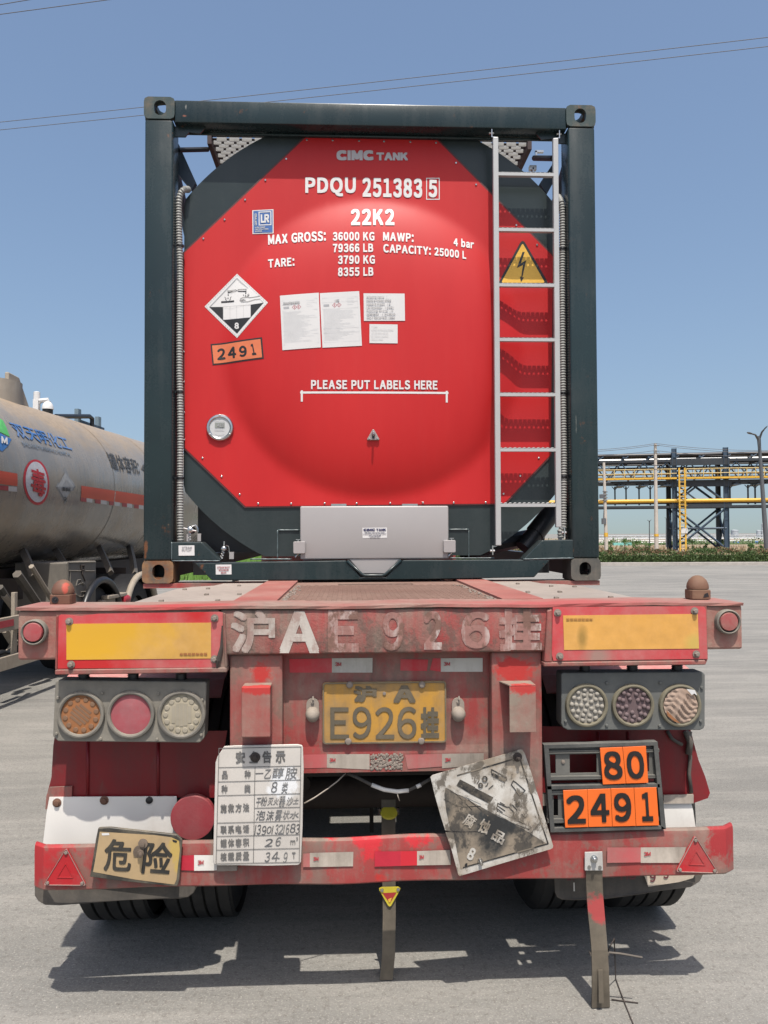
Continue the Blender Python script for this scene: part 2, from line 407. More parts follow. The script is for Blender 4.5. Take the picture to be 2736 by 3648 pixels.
M_redpr = flat('red print', (.45, .12, .14), rough=.6, var=.1)
M_galv = flat('galvanised grating', (.42, .41, .40), rough=.5, metal=.6, var=.2)

TC = thing('tank_container', 'dark green framed tank container with glossy red end panel, riding on the red trailer', 'tank container', (0, YC, Z0))

def casting(px, sx, top, mat, Yf=YC, dirn=1):
    """corner casting: three pierced plates round a hollow"""
    wX, hZ, dY, t = .162, .118, .178, .030; bm = NB()
    xo = px*1.219; zc = (ZT-hZ/2) if top else (Z0+hZ/2); xc = xo-px*wX/2; yc = Yf+dirn*dY/2
    ou = rrect(wX/2, hZ/2, .022); inn = [(a, b) for a, b in stadium(.032, .040)]
    ringplate(bm, ou, [(a-px*.004*1, b) for a, b in inn], (xc, Yf, zc), (1, 0, 0), (0, 0, 1), (0, dirn, 0), t)
    # outer side plate
    ringplate(bm, rrect(dY/2-t/2, hZ/2, .01), stadium(.040, .045), (xo, yc+dirn*t/2, zc), (0, 1, 0), (0, 0, 1), (-px, 0, 0), t)
    zz = ZT if top else Z0; s = -1 if top else 1
    ringplate(bm, rrect(wX/2-t/2-.004, dY/2-t/2, .004), stadium(.046, .074), (xc-px*t/2, yc+dirn*t/2, zz), (1, 0, 0), (0, 1, 0), (0, 0, s), t)
    # inner wall towards the rail, back wall
    a, b = sorted((xc-px*wX/2, xc-px*(wX/2-.012))); box(bm, a, b, min(Yf+dirn*t, Yf+dirn*dY), max(Yf+dirn*t, Yf+dirn*dY), zc-hZ/2+.004, zc+hZ/2-.004)
    obj('corner_casting', bm, mat, TC, smooth=.6)
for px, top, m in ((-1, 1, M_cast3), (1, 1, M_cast3), (-1, 0, M_cast), (1, 0, M_cast2)): casting(px, 0, top, m)
for px in (-1, 1):
    for top in (0, 1): casting(px, 0, top, M_cast3, YC+6.058, -1)
# posts
for px in (-1, 1):
    bm = NB(); a, b = sorted((px*1.215, px*1.066)); box(bm, a, b, YC+.003, YC+.158, Z0+.1185, ZT-.1185)
    obj('corner_post', bm, M_green, TC, bevel=.014, seg=3, smooth=.5)
    bm = NB(); box(bm, a, b, YC+5.90, YC+6.055, Z0+.1185, ZT-.1185); obj('corner_post', bm, M_green, TC)
# top rail: box with lower lip at the back
p0 = V('1', 258, 100, YC+.004); 
bm = NB(); box(bm, -1.0565, 1.0565, YC+.004, YC+.120, ZT-.134, ZT-.014); box(bm, -1.064, 1.064, YC+.100, YC+.118, ZT-.150, ZT-.1345)
obj('top_rail', bm, M_green, TC, bevel=.006, seg=2, smooth=.5)
bm = NB(); box(bm, -1.05, 1.05, YC+5.94, YC+6.05, ZT-.12, ZT-.02); obj('top_rail', bm, M_green, TC)
bm = NB(); box(bm, -1.05, 1.05, YC+5.94, YC+6.05, Z0+.02, Z0+.12); obj('bottom_rail', bm, M_green, TC)
# gusset plates in the upper corners
bm = NB()
for px in (-1, 1): prism(bm, [(px*1.066, ZT-.134), (px*.90, ZT-.134), (px*.93, ZT-.17), (px*.99, ZT-.165), (px*1.01, ZT-.19), (px*1.066, ZT-.19)], YC+.05, YC+.06)
obj('gussets', bm, M_green, TC)
# end skirt (round plate between the posts)
cx, cz = 0.0, Z0+1.291
pts = []
for k in range(160):
    a = 2*pi*k/160; x, z = cx+1.30*cos(a), cz+1.30*sin(a)
    pts.append((max(-1.03, min(1.03, x)), max(Z0+.135, min(ZT-.10, z))))
# chamfer lower corners near the rail, as the plate is cut
bm = NB(); prism(bm, pts, YP+.010, YP+.022)
obj('end_skirt', bm, M_greenp, TC)
bm = NB(); prism(bm, [(cx+(p[0]-cx)*.985, cz+(p[1]-cz)*.985) for p in pts], YP+.0225, YP+.30)
obj('skirt_ring', bm, M_greenp, TC)
# barrel
bm = NB(); lathe(bm, [(.6, 0), (1.0, .03), (1.14, .14), (1.155, .22), (1.155, 5.1), (1.1, 5.25), (.7, 5.4), (0, 5.45)], (0, YP+.25, Z0+1.30), (0, 1, 0), 48)
obj('tank_barrel', bm, flat('dull red barrel', (.34, .03, .03), rough=.5), TC, smooth=.6)
# ---- bulged red end panel
bcx, bcz = V('S', 1332, 1242, YP); BR = bcz-V('S', 1332, 1774, YP)[1]; BH = .078
def bulge(t):
    if t < .96: return BH*(1-t**4.2)
    if t > 1.04: return 0
    v0 = BH*(1-.96**4.2); s0 = -BH*4.2*.96**3.2*.08; u = (t-.96)/.08
    return v0*(2*u**3-3*u**2+1)+s0*(u**3-2*u**2+u)
def surf(x, z): return YP-bulge(math.hypot(x-bcx, z-bcz)/BR)
def VS(v, x, y):
    Y = YP
    for _ in range(7):
        q = V(v, x, y, Y); Y = surf(*q)
    return q
def on_panel(v, bl, br, tl, tr=None):
    g = lerp2(VS(v, *bl), VS(v, *br), VS(v, *tl), VS(v, *tr) if tr else None)
    def mp(u, w_, off=0): x, z = g(u, w_); return Vector((x, surf(x, z)-off-.0012, z))
    return mp
oct_ = [V('1', 1120, 352, YP), V('1', 325, 1108, YP), V('3', 330, 822, YP), V('3', 728, 1206, YP), V('4', 915, 1186, YP), V('4', 1218, 868, YP), V('2', 1236, 1132, YP), V('2', 476, 368, YP)]
bd = []
for a, b in zip(oct_, oct_[1:]+oct_[:1]):
    n = max(4, int(math.dist(a, b)/.04))
    for k in range(n): bd.append((a[0]+(b[0]-a[0])*k/n, a[1]+(b[1]-a[1])*k/n))
bm = NB(); rings = []; NR = 70
for j in range(NR+1):
    s = j/NR
    if j == 0: rings.append([bm.verts.new((bcx, surf(bcx, bcz), bcz))]); continue
    rg = []
    for x, z in bd: X, Zz = bcx+(x-bcx)*s, bcz+(z-bcz)*s; rg.append(bm.verts.new((X, surf(X, Zz), Zz)))
    rings.append(rg)
rings.append([bm.verts.new((x, YP+.009, z)) for x, z in bd])
n = len(bd)
for k in range(n): bm.faces.new((rings[0][0], rings[1][k], rings[1][(k+1) % n]))
for q, s in zip(rings[1:], rings[2:]):
    for k in range(n): bm.faces.new((q[k], s[k], s[(k+1) % n], q[(k+1) % n]))
PANEL = obj('end_panel', bm, M_panel, TC, smooth=.7)
# trim edge round the panel
bm = NB(); ctr = (bcx, bcz)
ou = [(bcx+(x-bcx)*1.008, bcz+(z-bcz)*1.008) for x, z in bd]
ringplate(bm, ou, [(bcx+(x-bcx)*.999, bcz+(z-bcz)*.999) for x, z in bd], (0, YP+.0015, 0), (1, 0, 0), (0, 0, 1), (0, 1, 0), .008)
obj('panel_edge', bm, flat('dark panel edge', (.10, .02, .02), rough=.6), PANEL)
# rivets
bm = NB()
rv = [('1', p) for p in ((1130, 367), (1300, 370), (1473, 373), (995, 492), (858, 631), (725, 760), (590, 890), (451, 1015))]
rv += [('2', p) for p in ((126, 377), (298, 380), (467, 386), (598, 518), (730, 660), (994, 927), (1130, 1056))]
rv += [('3', p) for p in ((322, 192), (322, 390), (324, 590), (325, 770), (445, 888), (571, 1009), (689, 1127), (811, 1187), (1027, 1187), (1247, 1185), (1457, 1185))]
rv += [('4', p) for p in ((166, 1184), (381, 1181), (583, 1181), (793, 1180), (910, 1123), (1020, 1005), (1141, 887))]
for v, p in rv:
    x, z = VS(v, *p); bolt(bm, x, surf(x, z), z, .0055, .005, n=8)
obj('rivets', bm, M_steel, PANEL, smooth=.5)
# ---- lettering on the panel
B1 = dict(bold=.040, gap=.10, cw=.80)
T = []
def tx(s, v, bl, br, tl, **k): kw = dict(B1); kw.update(k); T.append((s, on_panel(v, bl, br, tl), kw))
tx('PDQU', '1', (1120, 738), (1452, 738), (1120, 612)); 
tx('251383', 'W', (783, 426), (912, 428), (783, 384))
tx('5', '2', (418, 744), (474, 746), (418, 628))
tx('22K2', 'W', (758, 487), (852, 487), (758, 452))
tx('MAX GROSS:', '1', (877, 1057), (1256, 1030), (875, 990), gap=.08)
tx('36000 KG', '1', (1301, 1029), (1574, 1029), (1301, 972))
tx('79366 LB', '1', (1301, 1106), (1566, 1104), (1301, 1049))
tx('TARE:', '1', (877, 1207), (1050, 1194), (875, 1152))
tx('3790 KG', '1', (1335, 1183), (1577, 1181), (1335, 1126))
tx('8355 LB', '1', (1335, 1263), (1567, 1260), (1335, 1205))
tx('MAWP:', '2', (119, 1029), (320, 1038), (119, 972))
tx('4 bar', '2', (582, 1064), (716, 1082), (582, 1008))
tx('CAPACITY:', '2', (121, 1106), (433, 1124), (121, 1050), gap=.08)
tx('25000 L', '2', (456, 1126), (665, 1150), (456, 1072))
tx('PLEASE PUT LABELS HERE', 'W', (672, 841), (945, 842), (672, 821), gap=.10)
L1 = letters('white_lettering', T, M_white, PANEL)
bm = NB()
strokes(bm, [[VS('2', 405, 618), VS('2', 488, 618)], [VS('2', 488, 618), VS('2', 488, 756)], [VS('2', 488, 756), VS('2', 405, 756)], [VS('2', 405, 756), VS('2', 405, 618)]], .0045, YP, surf)
obj('check_digit_frame', bm, M_white, PANEL)
bm = NB()
for p, q in (((650, 848), (808, 848)), ((808, 848), (967, 849)), ((652, 845), (652, 866)), ((965, 846), (965, 868))):
    a, b = VS('W', *p), VS('W', *q); seg = [(a[0]+(b[0]-a[0])*k/6, a[1]+(b[1]-a[1])*k/6) for k in range(7)]
    strokes(bm, [seg], .011, YP, surf)
obj('label_bracket', bm, M_white, PANEL)
letters('grey_lettering', [('CIMC', on_panel('W', (727, 347), (807, 347), (727, 325)), dict(bold=.10, gap=.06, cw=1.3)), ('TANK', on_panel('W', (813, 347), (881, 347), (813, 330)), dict(bold=.07, gap=.03, cw=1.0))], M_greytx, PANEL)
# ---- blue certification sticker
ST = obj('certification_sticker', sheet(on_panel('1', (774, 985), (912, 980), (772, 829), (911, 822)), 6, 6), M_white, TC)
obj('blue_field', sheet(on_panel('1', (780, 978), (906, 974), (779, 834), (905, 829)), 6, 6, .0022), M_blue, ST)
mp = on_panel('1', (774, 985), (912, 980), (772, 829), (911, 822))
def sub(mp, u0, v0, u1, v1):
    return lambda u, v, off=0: mp(u0+(u1-u0)*u, v0+(v1-v0)*v, off+.0022)
def rot90(mp): return lambda u, v, off=0: mp(1-v, u, off)
letters('sticker_lettering', [('LR', sub(mp, .40, .45, .80, .80), dict(bold=.05, gap=-.06, cw=.9)), ('CERTIFIED', rot90(sub(mp, .11, .35, .21, .85)), dict(bold=.05)),
        ('CONTAINER', sub(mp, .12, .24, .60, .29), dict(bold=.05)), ('CERTIFICATION', sub(mp, .12, .16, .75, .21), dict(bold=.05)), ('SCHEME', sub(mp, .12, .08, .45, .13), dict(bold=.05))], M_white, ST)
bm = NB(); fr = sub(mp, .32, .36, .88, .90); pl = [(fr(u, v).x, fr(u, v).z) for u, v in ((0, 0), (1, 0), (1, 1), (0, 1), (0, 0))]
strokes(bm, [pl], .005, YP, surf, .0042); obj('sticker_frame', bm, M_white, ST)
# ---- corrosive placard
def pan(v, pts): return [VS(v, *p) for p in pts]
bm = NB(); poly_sheet(bm, pan('K', [(265, 54), (499, 273), (265, 541), (19, 303)]), 0, surf, .0015)
PL = obj('hazard_placard', bm, M_white, TC)
bm = NB(); poly_sheet(bm, pan('K', [(57, 307), (158, 306), (160, 405), (368, 386), (368, 289), (466, 274), (265, 507)]), 0, surf, .0028); obj('black_half', bm, M_black, PL)
bm = NB(); strokes(bm, [pan('K', [(57, 307), (265, 88), (466, 274)])], .003, 0, surf, .003); strokes(bm, [pan('K', [(160, 306), (160, 404), (368, 385), (368, 289)]), pan('K', [(158, 306), (368, 289)])], .0016, 0, surf, .003)
strokes(bm, [pan('K', [(212, 303), (212, 400)]), pan('K', [(262, 299), (262, 395)]), pan('K', [(314, 295), (314, 390)])], .001, 0, surf, .003)
obj('placard_lines', bm, M_ink, PL)
bm = NB(); poly_sheet(bm, pan('K', [(145, 263), (243, 256), (243, 268), (145, 275)]), 0, surf, .003)
poly_sheet(bm, pan('K', [(196, 192), (232, 186), (230, 190), (197, 198)]), 0, surf, .003); poly_sheet(bm, pan('K', [(272, 184), (336, 184), (333, 190), (275, 188)]), 0, surf, .003)
def blob(v, x, y, r, n=8): return [(x+r*cos(2*pi*k/n), y+1.5*r*sin(2*pi*k/n)) for k in range(n)]
for x, y in ((198, 216), (197, 240), (331, 203), (331, 222)): poly_sheet(bm, pan('K', blob('K', x, y, 4)), 0, surf, .003)
strokes(bm, [pan('K', q) for q in ([(195, 186), (255, 176), (263, 181), (256, 188), (197, 198)], [(195, 180), (198, 206)], [(336, 172), (275, 173), (269, 181), (275, 188), (336, 190)], [(334, 170), (333, 200)],
    [(172, 232), (182, 240), (178, 250), (188, 256)], [(222, 228), (214, 238), (216, 248), (206, 254)], [(352, 206), (346, 214), (350, 220), (340, 228)], [(358, 214), (350, 224)], [(312, 212), (318, 222)],
    [(290, 246), (304, 236), (344, 232), (360, 236), (405, 230), (440, 222)], [(286, 256), (320, 248)], [(288, 263), (330, 254)], [(296, 269), (350, 266), (400, 250), (440, 246)])], .0022, 0, surf, .0032)
obj('corrosion_symbol', bm, M_black, PL)
letters('class_number', [('8', on_panel('K', (246, 472), (279, 472), (246, 425)), dict(bold=.05))], M_white, PL)
bm = NB()
E4 = [(265, 62), (488, 273), (265, 531), (30, 303), (265, 62)]
for a, b in zip(E4, E4[1:]):
    for k in range(0, 34, 2):
        strokes(bm, [pan('K', [(a[0]+(b[0]-a[0])*k/34, a[1]+(b[1]-a[1])*k/34), (a[0]+(b[0]-a[0])*(k+1)/34, a[1]+(b[1]-a[1])*(k+1)/34)])], .0015, 0, surf, .003)
obj('dashed_border', bm, M_ink, PL)
# ---- orange number sticker
bm = NB(); poly_sheet(bm, pan('3', [(498, 140), (836, 95), (848, 236), (511, 279)]), 0, surf, .0015); UN = obj('number_sticker', bm, M_black, TC)
bm = NB(); poly_sheet(bm, pan('3', [(508, 150), (826, 107), (837, 227), (520, 269)]), 0, surf, .0028); obj('orange_field', bm, M_orangest, UN)
letters('number_lettering', [('2', on_panel('3', (542, 246), (597, 240), (540, 171)), dict(bold=.045, cw=1.1)), ('4', on_panel('3', (613, 238), (668, 231), (610, 162)), dict(bold=.045)), ('9', on_panel('3', (688, 227), (738, 221), (684, 154)), dict(bold=.045)), ('1', on_panel('3', (772, 215), (800, 211), (757, 139)), dict(bold=.045))], M_black, UN)
# ---- papers
def paper(name, quad, v='K'):
    bl, br, tl, tr = quad; mp = on_panel(v, bl, br, tl, tr)
    return obj(name, sheet(mp, 8, 8, .0015), M_paper, TC), (lambda u, w_, off=0: mp(u, w_, off+.0016))
rnd = random.Random(3)
for q, title in ((((609, 634), (900, 612), (590, 221), (884, 198)), 'Monoethanolamine'), (((912, 615), (1211, 600), (892, 202), (1190, 186)), '一乙醇胺')):
    P_, mp = paper('data_sheet', q)
    bm = NB(); qd = lambda u, v: (lambda p: (p.x, p.z))(mp(u, v))
    strokes(bm, [[qd(.05, .09), qd(.95, .09), qd(.95, .90), qd(.05, .90), qd(.05, .09)], [qd(.05, .82), qd(.95, .82)], [qd(.05, .70), qd(.95, .70)], [qd(.05, .34), qd(.95, .34)], [qd(.05, .26), qd(.95, .26)]], .0012, 0, surf, .003)
    for k in range(31):
        z = .685-.0185*k
        if z < .11: break
        u = .07; e = .35+.55*rnd.random()
        while u < e:
            l = .03+.05*rnd.random(); strokes(bm, [[qd(u, z), qd(min(u+l, .93), z)]], .0022, 0, surf, .003); u += l+.016
    for k in range(4): strokes(bm, [[qd(.68, .87-.035*k), qd(.78+.13*rnd.random(), .87-.035*k)]], .0024, 0, surf, .003)
    obj('small_print', bm, M_ink2, P_)
    letters('sheet_title', [(title, sub(mp, .08, .835, .50, .875) if title[0] == 'M' else sub(mp, .36, .835, .48, .865), dict(bold=.04, gap=.06)), ], M_ink, P_)
    bm = NB(); strokes(bm, [[qd(.10, .765), qd(.20, .765)]], .013, 0, surf, .003); obj('signal_word', bm, M_ink, P_)
    bm = NB()
    for c in (.36, .47): strokes(bm, [[qd(c-.055, .765), qd(c, .805), qd(c+.055, .765), qd(c, .725), qd(c-.055, .765)]], .0022, 0, surf, .003); strokes(bm, [[qd(c, .78), qd(c, .75)]], .004, 0, surf, .003)
    obj('hazard_pictograms', bm, M_redpr, P_)
P_, mp = paper('shipping_label', ((1226, 412), (1537, 411), (1223, 203), (1534, 205)))
rows = ['Shipping Name   :', 'MONO ETHANOLAMINE', 'Hazard Class   : 8', 'UN Number   : 2491', 'Packing Group  : III', 'ORIGIN   : CHINA', 'ONLY INDUSTRIAL USES']
W_ = [.50, .60, .58, .66, .64, .70, .68]
letters('label_print', [(s, sub(mp, .07, .84-.124*k, .07+W_[k], .90-.124*k), dict(bold=.01)) for k, s in enumerate(rows)], M_ink, P_)
P_, mp = paper('batch_label', ((1268, 580), (1481, 582), (1268, 436), (1481, 439)))
letters('label_print', [(s, sub(mp, .06, .84-.165*k, .06+w_, .91-.165*k), dict(bold=.0)) for k, (s, w_) in enumerate([('一乙醇胺', .22), ('MONO ETHANOLAMINE', .8), ('LOT NO: 2020-06-11', .6), ('NET WEIGHT: 25000KG', .6), ('ORIGIN: CHINA', .42)])], M_ink2, P_)
# ---- electric warning sign (partly behind the ladder)
def rtri(v, a, b, c, r, n=6):
    P3 = [Vector(VS(v, *p)) for p in (a, b, c)]; out = []
    for i in range(3):
        p, q, s = P3[i], P3[i-1], P3[(i+1) % 3]; d1 = (q-p).normalized()*r; d2 = (s-p).normalized()*r
        for k in range(n+1):
            t = k/n; out.append(tuple((p+d1)*(1-t)**2+p*2*t*(1-t)+(p+d2)*t**2))
    return out
bm = NB(); poly_sheet(bm, rtri('2', (1035, 1012), (868, 1322), (1214, 1324), .035), 0, surf, .0015); ES = obj('electric_warning_sign', bm, M_black, TC)
bm = NB(); poly_sheet(bm, rtri('2', (1035, 1045), (895, 1303), (1182, 1305), .012), 0, surf, .0028); obj('yellow_field', bm, M_yel, ES)
bm = NB(); [poly_sheet(bm, pan('2', q_), 0, surf, .004+.0002*i_) for i_, q_ in enumerate(([(1034, 1103), (1048, 1103), (1022, 1182), (997, 1208)], [(997, 1208), (1022, 1180), (1058, 1156), (1037, 1188)], [(1058, 1156), (1034, 1266), (1026, 1266), (1037, 1186)], [(1017, 1264), (1043, 1271), (1024, 1299)]))]; obj('lightning_bolt', bm, M_black, ES)
# ---- thermometer
gx, gz = VS('3', 561, 690); gy = surf(gx, gz); g = NB(); k_ = .5425/2900*4.45
lathe(g, [(a_*1.5, b_) for a_, b_ in [(.049, -.002), (.049, .012), (.046, .018), (.040, .020), (.037, .017), (.0365, .012), (.0, .012)]], (gx, gy, gz), n=40)
TH = obj('thermometer', g, M_steel, TC, smooth=.5)
g = NB(); lathe(g, [(.0533, .0125), (0, .0128)], (gx, gy, gz), n=32); obj('dial', g, flat('dial grey', (.55, .55, .54), rough=.25, var=.02), TH)
g = NB(); box(g, gx-.026, gx+.026, gy-.0145, gy-.0132, gz-.002, gz+.026); obj('display', g, flat('lcd grey', (.27, .28, .25), rough=.2, var=.02), TH)
letters('dial_print', [('412', lambda u, v, o=0: Vector((gx-.012+.032*u, gy-.0147-o, gz+.003+.018*v)), dict(bold=.02))], M_ink, TH)
g = NB(); strokes(g, [[(gx-.027, gz+.034), (gx+.027, gz+.034)], [(gx-.027, gz-.010), (gx+.021, gz-.010)], [(gx-.027, gz-.017), (gx+.024, gz-.017)], [(gx-.024, gz-.033), (gx-.012, gz-.040), (gx+.012, gz-.040), (gx+.024, gz-.033)]], .0022, gy-.0131); obj('dial_marks', g, M_ink2, TH)
g = NB()
for a in (90, 215, 325): bolt(g, gx+.0645*cos(R(a)), gy-.018, gz+.0645*sin(R(a)), .006, .004, n=8)
obj('screws', g, M_bolt, TH)
# ---- triangular earth bracket
ex, ez = VS('3', 1566, 745); ey = surf(ex, ez)
bm = NB(); prism(bm, [(ex-.031, ez-.022), (ex+.031, ez-.022), (ex+.034, ez-.017), (ex+.004, ez+.036), (ex-.004, ez+.036), (ex-.034, ez-.017)], ey-.012, ey+.004)
M_ali = flat('dull cast aluminium', (.33, .28, .26), rough=.5, metal=.3, var=.1); EB = obj('earth_bracket', bm, M_ali, TC, bevel=.003, seg=2)
bm = NB(); bolt(bm, ex+.001, ey-.012, ez+.010, .010, .012); bolt(bm, ex+.001, ey-.024, ez+.010, .006, .03, n=8)
for dx, dz in ((-.021, -.014), (.021, -.014), (0, .022)): bolt(bm, ex+dx, ey-.012, ez+dz, .004, .003)
obj('bolts', bm, M_steel, EB); bm = NB(); prism(bm, [(ex-.006, ez+.004), (ex-.006, ez-.012), (ex, ez-.016), (ex+.006, ez-.012), (ex+.006, ez+.004)], ey-.0125, ey-.0122); obj('slot', bm, M_blackp, EB)
# ---- ladder
YL = 1.530
def vx(v, x, y, Y=YL): return V(v, x, y, Y)
l0, l1 = vx('2', 841, 345), vx('4', 896, 1463); r0, r1 = vx('2', 1237, 352), vx('4', 1256, 1343)
LAD = obj('ladder', prism(NB(), [vx('2', 841, 345), vx('2', 877, 345), vx('4', 896, 1463), vx('4', 860, 1463)], YL, YL+.028), M_alu, TC, bevel=.004, seg=2)
obj('stile', prism(NB(), [vx('2', 1236, 352), vx('2', 1271, 352), vx('4', 1292, 1343), vx('4', 1256, 1343)], YL, YL+.028), M_alu, LAD, bevel=.004, seg=2)
def rung(xa, xb, z):
    bm = NB(); box(bm, xa, xb, YL+.001, YL+.027, z-.020, z-.0005)
    n = 12; y0, y1 = YL+.001, YL+.05; wd = (xb-xa)/n
    for k in range(n):   # pierced tread
        ringplate(bm, rrect(wd/2, (y1-y0)/2, .0005, 16), [(a*.0085, b*.0085) for a, b in [(cos(2*pi*q/16), sin(2*pi*q/16)) for q in range(16)]], (xa+wd*(k+.5), (y0+y1)/2, z), (1, 0, 0), (0, 1, 0), (0, 0, -1), .003)
        lathe(bm, [(.0095, 0), (.006, .004), (.0085, .0)], (xa+wd*(k+.5), (y0+y1)/2, z), (0, 0, 1), 8, cap=False)
    obj('rung', bm, M_alu, LAD)
for v, y in (('2', 576), ('2', 941), ('2', 1304), ('4', 96), ('4', 457), ('4', 820), ('4', 1184)):
    a = vx(v, 880 if v == '2' else 888, y); b = vx(v, 1240 if v == '2' else 1250, y); rung(a[0]-.004, b[0]+.004, (a[1]+b[1])/2)
for (v, x, y, s) in (('2', 846, 345, 1), ('2', 1268, 352, 1), ('4', 868, 1463, -1), ('4', 1284, 1343, -1)):
    x_, z_ = vx(v, x, y); bm = NB(); sg = -1 if x_ < .9 else 1
    pts = [(0, -.003), (sg*.026, 0), (sg*.026, s*.050), (sg*.020, s*.050), (sg*.020, s*.006), (0, s*.004)]
    if s > 0: pts = [(-sg*.022, -.004), (sg*.012, 0), (sg*.012, .052), (sg*.007, .052), (sg*.007, .004), (-sg*.022, .0)]
    prism(bm, [(x_+a, z_+b) for a, b in pts], YL+.003, YL+.030); bx_ = x_+(sg*.010 if s > 0 else sg*.023)
    for q in (-1, 1): bolt(bm, bx_, YL+.016, z_+s*.028, .008, .014, axis=(q, 0, 0), n=8)
    obj('ladder_bracket', bm, M_steel, LAD)
# ---- conduits
def conduit(pts, r=.0185):
    bm = NB(); P = [Vector(p) for p in pts]; path = []
    for a, b in zip(P, P[1:]):
        n = max(1, int((b-a).length/.0072))
        for k in range(n): path.append(a+(b-a)*k/n)
    path.append(P[-1]); tube(bm, path, [r*(1.0 if (i//1) % 2 else .80) for i in range(len(path))], 14)
    return obj('cable_conduit', bm, M_conduit, TC)
def ck(v, x, y, Y=1.60): q = V(v, x, y, Y); return (q[0], Y, q[1])
c1 = [ck('1', 352, 692, 1.66), ck('1', 330, 690), ck('1', 308, 706), ck('1', 294, 740), ck('1', 289, 790), ck('1', 290, 950), ck('1', 298, 1200), ck('3', 294, 60), ck('3', 294, 330), ck('3', 298, 480), ck('3', 300, 760), ck('3', 298, 1000), ck('3', 299, 1380), ck('3', 301, 1436)]
CB = conduit(c1)
c2 = [ck('2', 1270, 740, 1.66), ck('2', 1284, 765), ck('2', 1292, 800), ck('2', 1297, 860), ck('2', 1298, 1020), ck('2', 1294, 1300), ck('4', 1296, 40), ck('4', 1300, 460), ck('4', 1306, 900), ck('4', 1302, 1340), ck('4', 1284, 1370), ck('4', 1288, 1425)]
CB2 = conduit(c2)
for par, q in ((CB, (('1', 298, 1062), ('3', 296, 456), ('3', 298, 1020))), (CB2, (('2', 1296, 1083), ('4', 1302, 463), ('4', 1304, 1012)))):
    for v, x, y in q:
        p = ck(v, x, y); bm = NB(); lathe(bm, [(.0205, -.006), (.0215, 0), (.0205, .006)], p, (0, 0, 1), 16); box(bm, p[0]-.036, p[0]-.015, 1.59, 1.60, p[2]-.004, p[2]+.006); obj('cable_tie', bm, M_blackp, par)
# ---- lower rail with the dipped middle, and the two shoulders
YR = YC+.006
low = VV('3', [(395, 1579), (1385, 1561), (1482, 1672)], YR)+VV('4', [(142, 1672), (252, 1559), (1217, 1556), (1112, 1671), (420, 1684)], YR)+VV('3', [(1200, 1690), (505, 1691)], YR)
obj('bottom_rail', prism(NB(), low, YR, YR+.10), M_green, TC, bevel=.004, seg=2)
lip = VV('3', [(1395, 1562), (1492, 1652), (1512, 1660)], YR)+VV('4', [(112, 1660), (135, 1652), (238, 1558)], YR)
bm = NB(); tube(bm, [(x, YR-.001, z) for x, z in lip], .0085, 8); obj('rail_lip', bm, M_green, TC, smooth=3)
sl = VV('3', [(243, 1440), (440, 1440), (563, 1560), (243, 1560)], YR); sr = VV('4', [(1372, 1424), (1165, 1428), (1040, 1553), (1372, 1549)], YR)
for s in (sl, sr): obj('rail_shoulder', prism(NB(), s, YR+.002, YR+.11), M_green, TC, bevel=.005, seg=2)
# weld beads
bm = NB(); M_weld = flat('painted weld bead', (.10, .13, .135), rough=.3, var=.3, scale=60)
def bead(v, pts, Y, r=.004):
    P = [Vector((*V(v, x, y, Y),)) for x, y in pts]; out = []
    for a, b in zip(P, P[1:]):
        n = max(2, int((b-a).length/.012))
        for k in range(n): q = a+(b-a)*k/n; out.append((q.x, Y, q.y))
    out.append((P[-1].x, Y, P[-1].y)); tube(bm, out, [r*(.8+.5*random.random()) for _ in out], 6)
bead('3', [(243, 1440), (243, 1560)], YR); bead('3', [(246, 1563), (560, 1563)], YR); bead('4', [(1040, 1552), (1372, 1545)], YR); bead('3', [(640, 1686), (1300, 1684)], YR+.004, .003)
bead('3', [(760, 1552), (1030, 1552)], 1.635); bead('4', [(560, 1545), (850, 1545)], 1.635)
bead('3', [(938, 1550), (938, 1361)], 1.645); bead('3', [(938, 1361), (1082, 1361)], 1.645); bead('4', [(552, 1357), (682, 1357)], 1.645); bead('4', [(682, 1365), (682, 1545)], 1.647, .0025)
obj('weld_beads', bm, M_weld, TC, smooth=3)
# pocket in the lower left of the skirt and dark web behind
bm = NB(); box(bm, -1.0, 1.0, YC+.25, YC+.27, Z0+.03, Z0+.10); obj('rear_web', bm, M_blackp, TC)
bm = NB(); tube(bm, [(.50, 1.72, Z0+.16), (.99, 1.95, Z0+.24)], .05, 10); obj('support_leg', bm, M_blackp, TC, smooth=.6)
bm = NB(); a = PY('4', 1040, 1480, 1.78); b = PY('4', 1190, 1290, 1.84); tube(bm, [a, a+(b-a)*.5, a+(b-a)*.501, b, b+(b-a)*.35], [.05, .05, .056, .056, .05], 16); obj('drain_pipe', bm, M_blackp, TC, smooth=.6)
# left lower support triangle
bm = NB(); prism(bm, [(-.98, Z0+.155), (-.62, Z0+.155), (-.60, Z0+.20), (-.98, Z0+.42)], 1.80, 1.82); obj('dark_web', bm, M_blackp, TC)
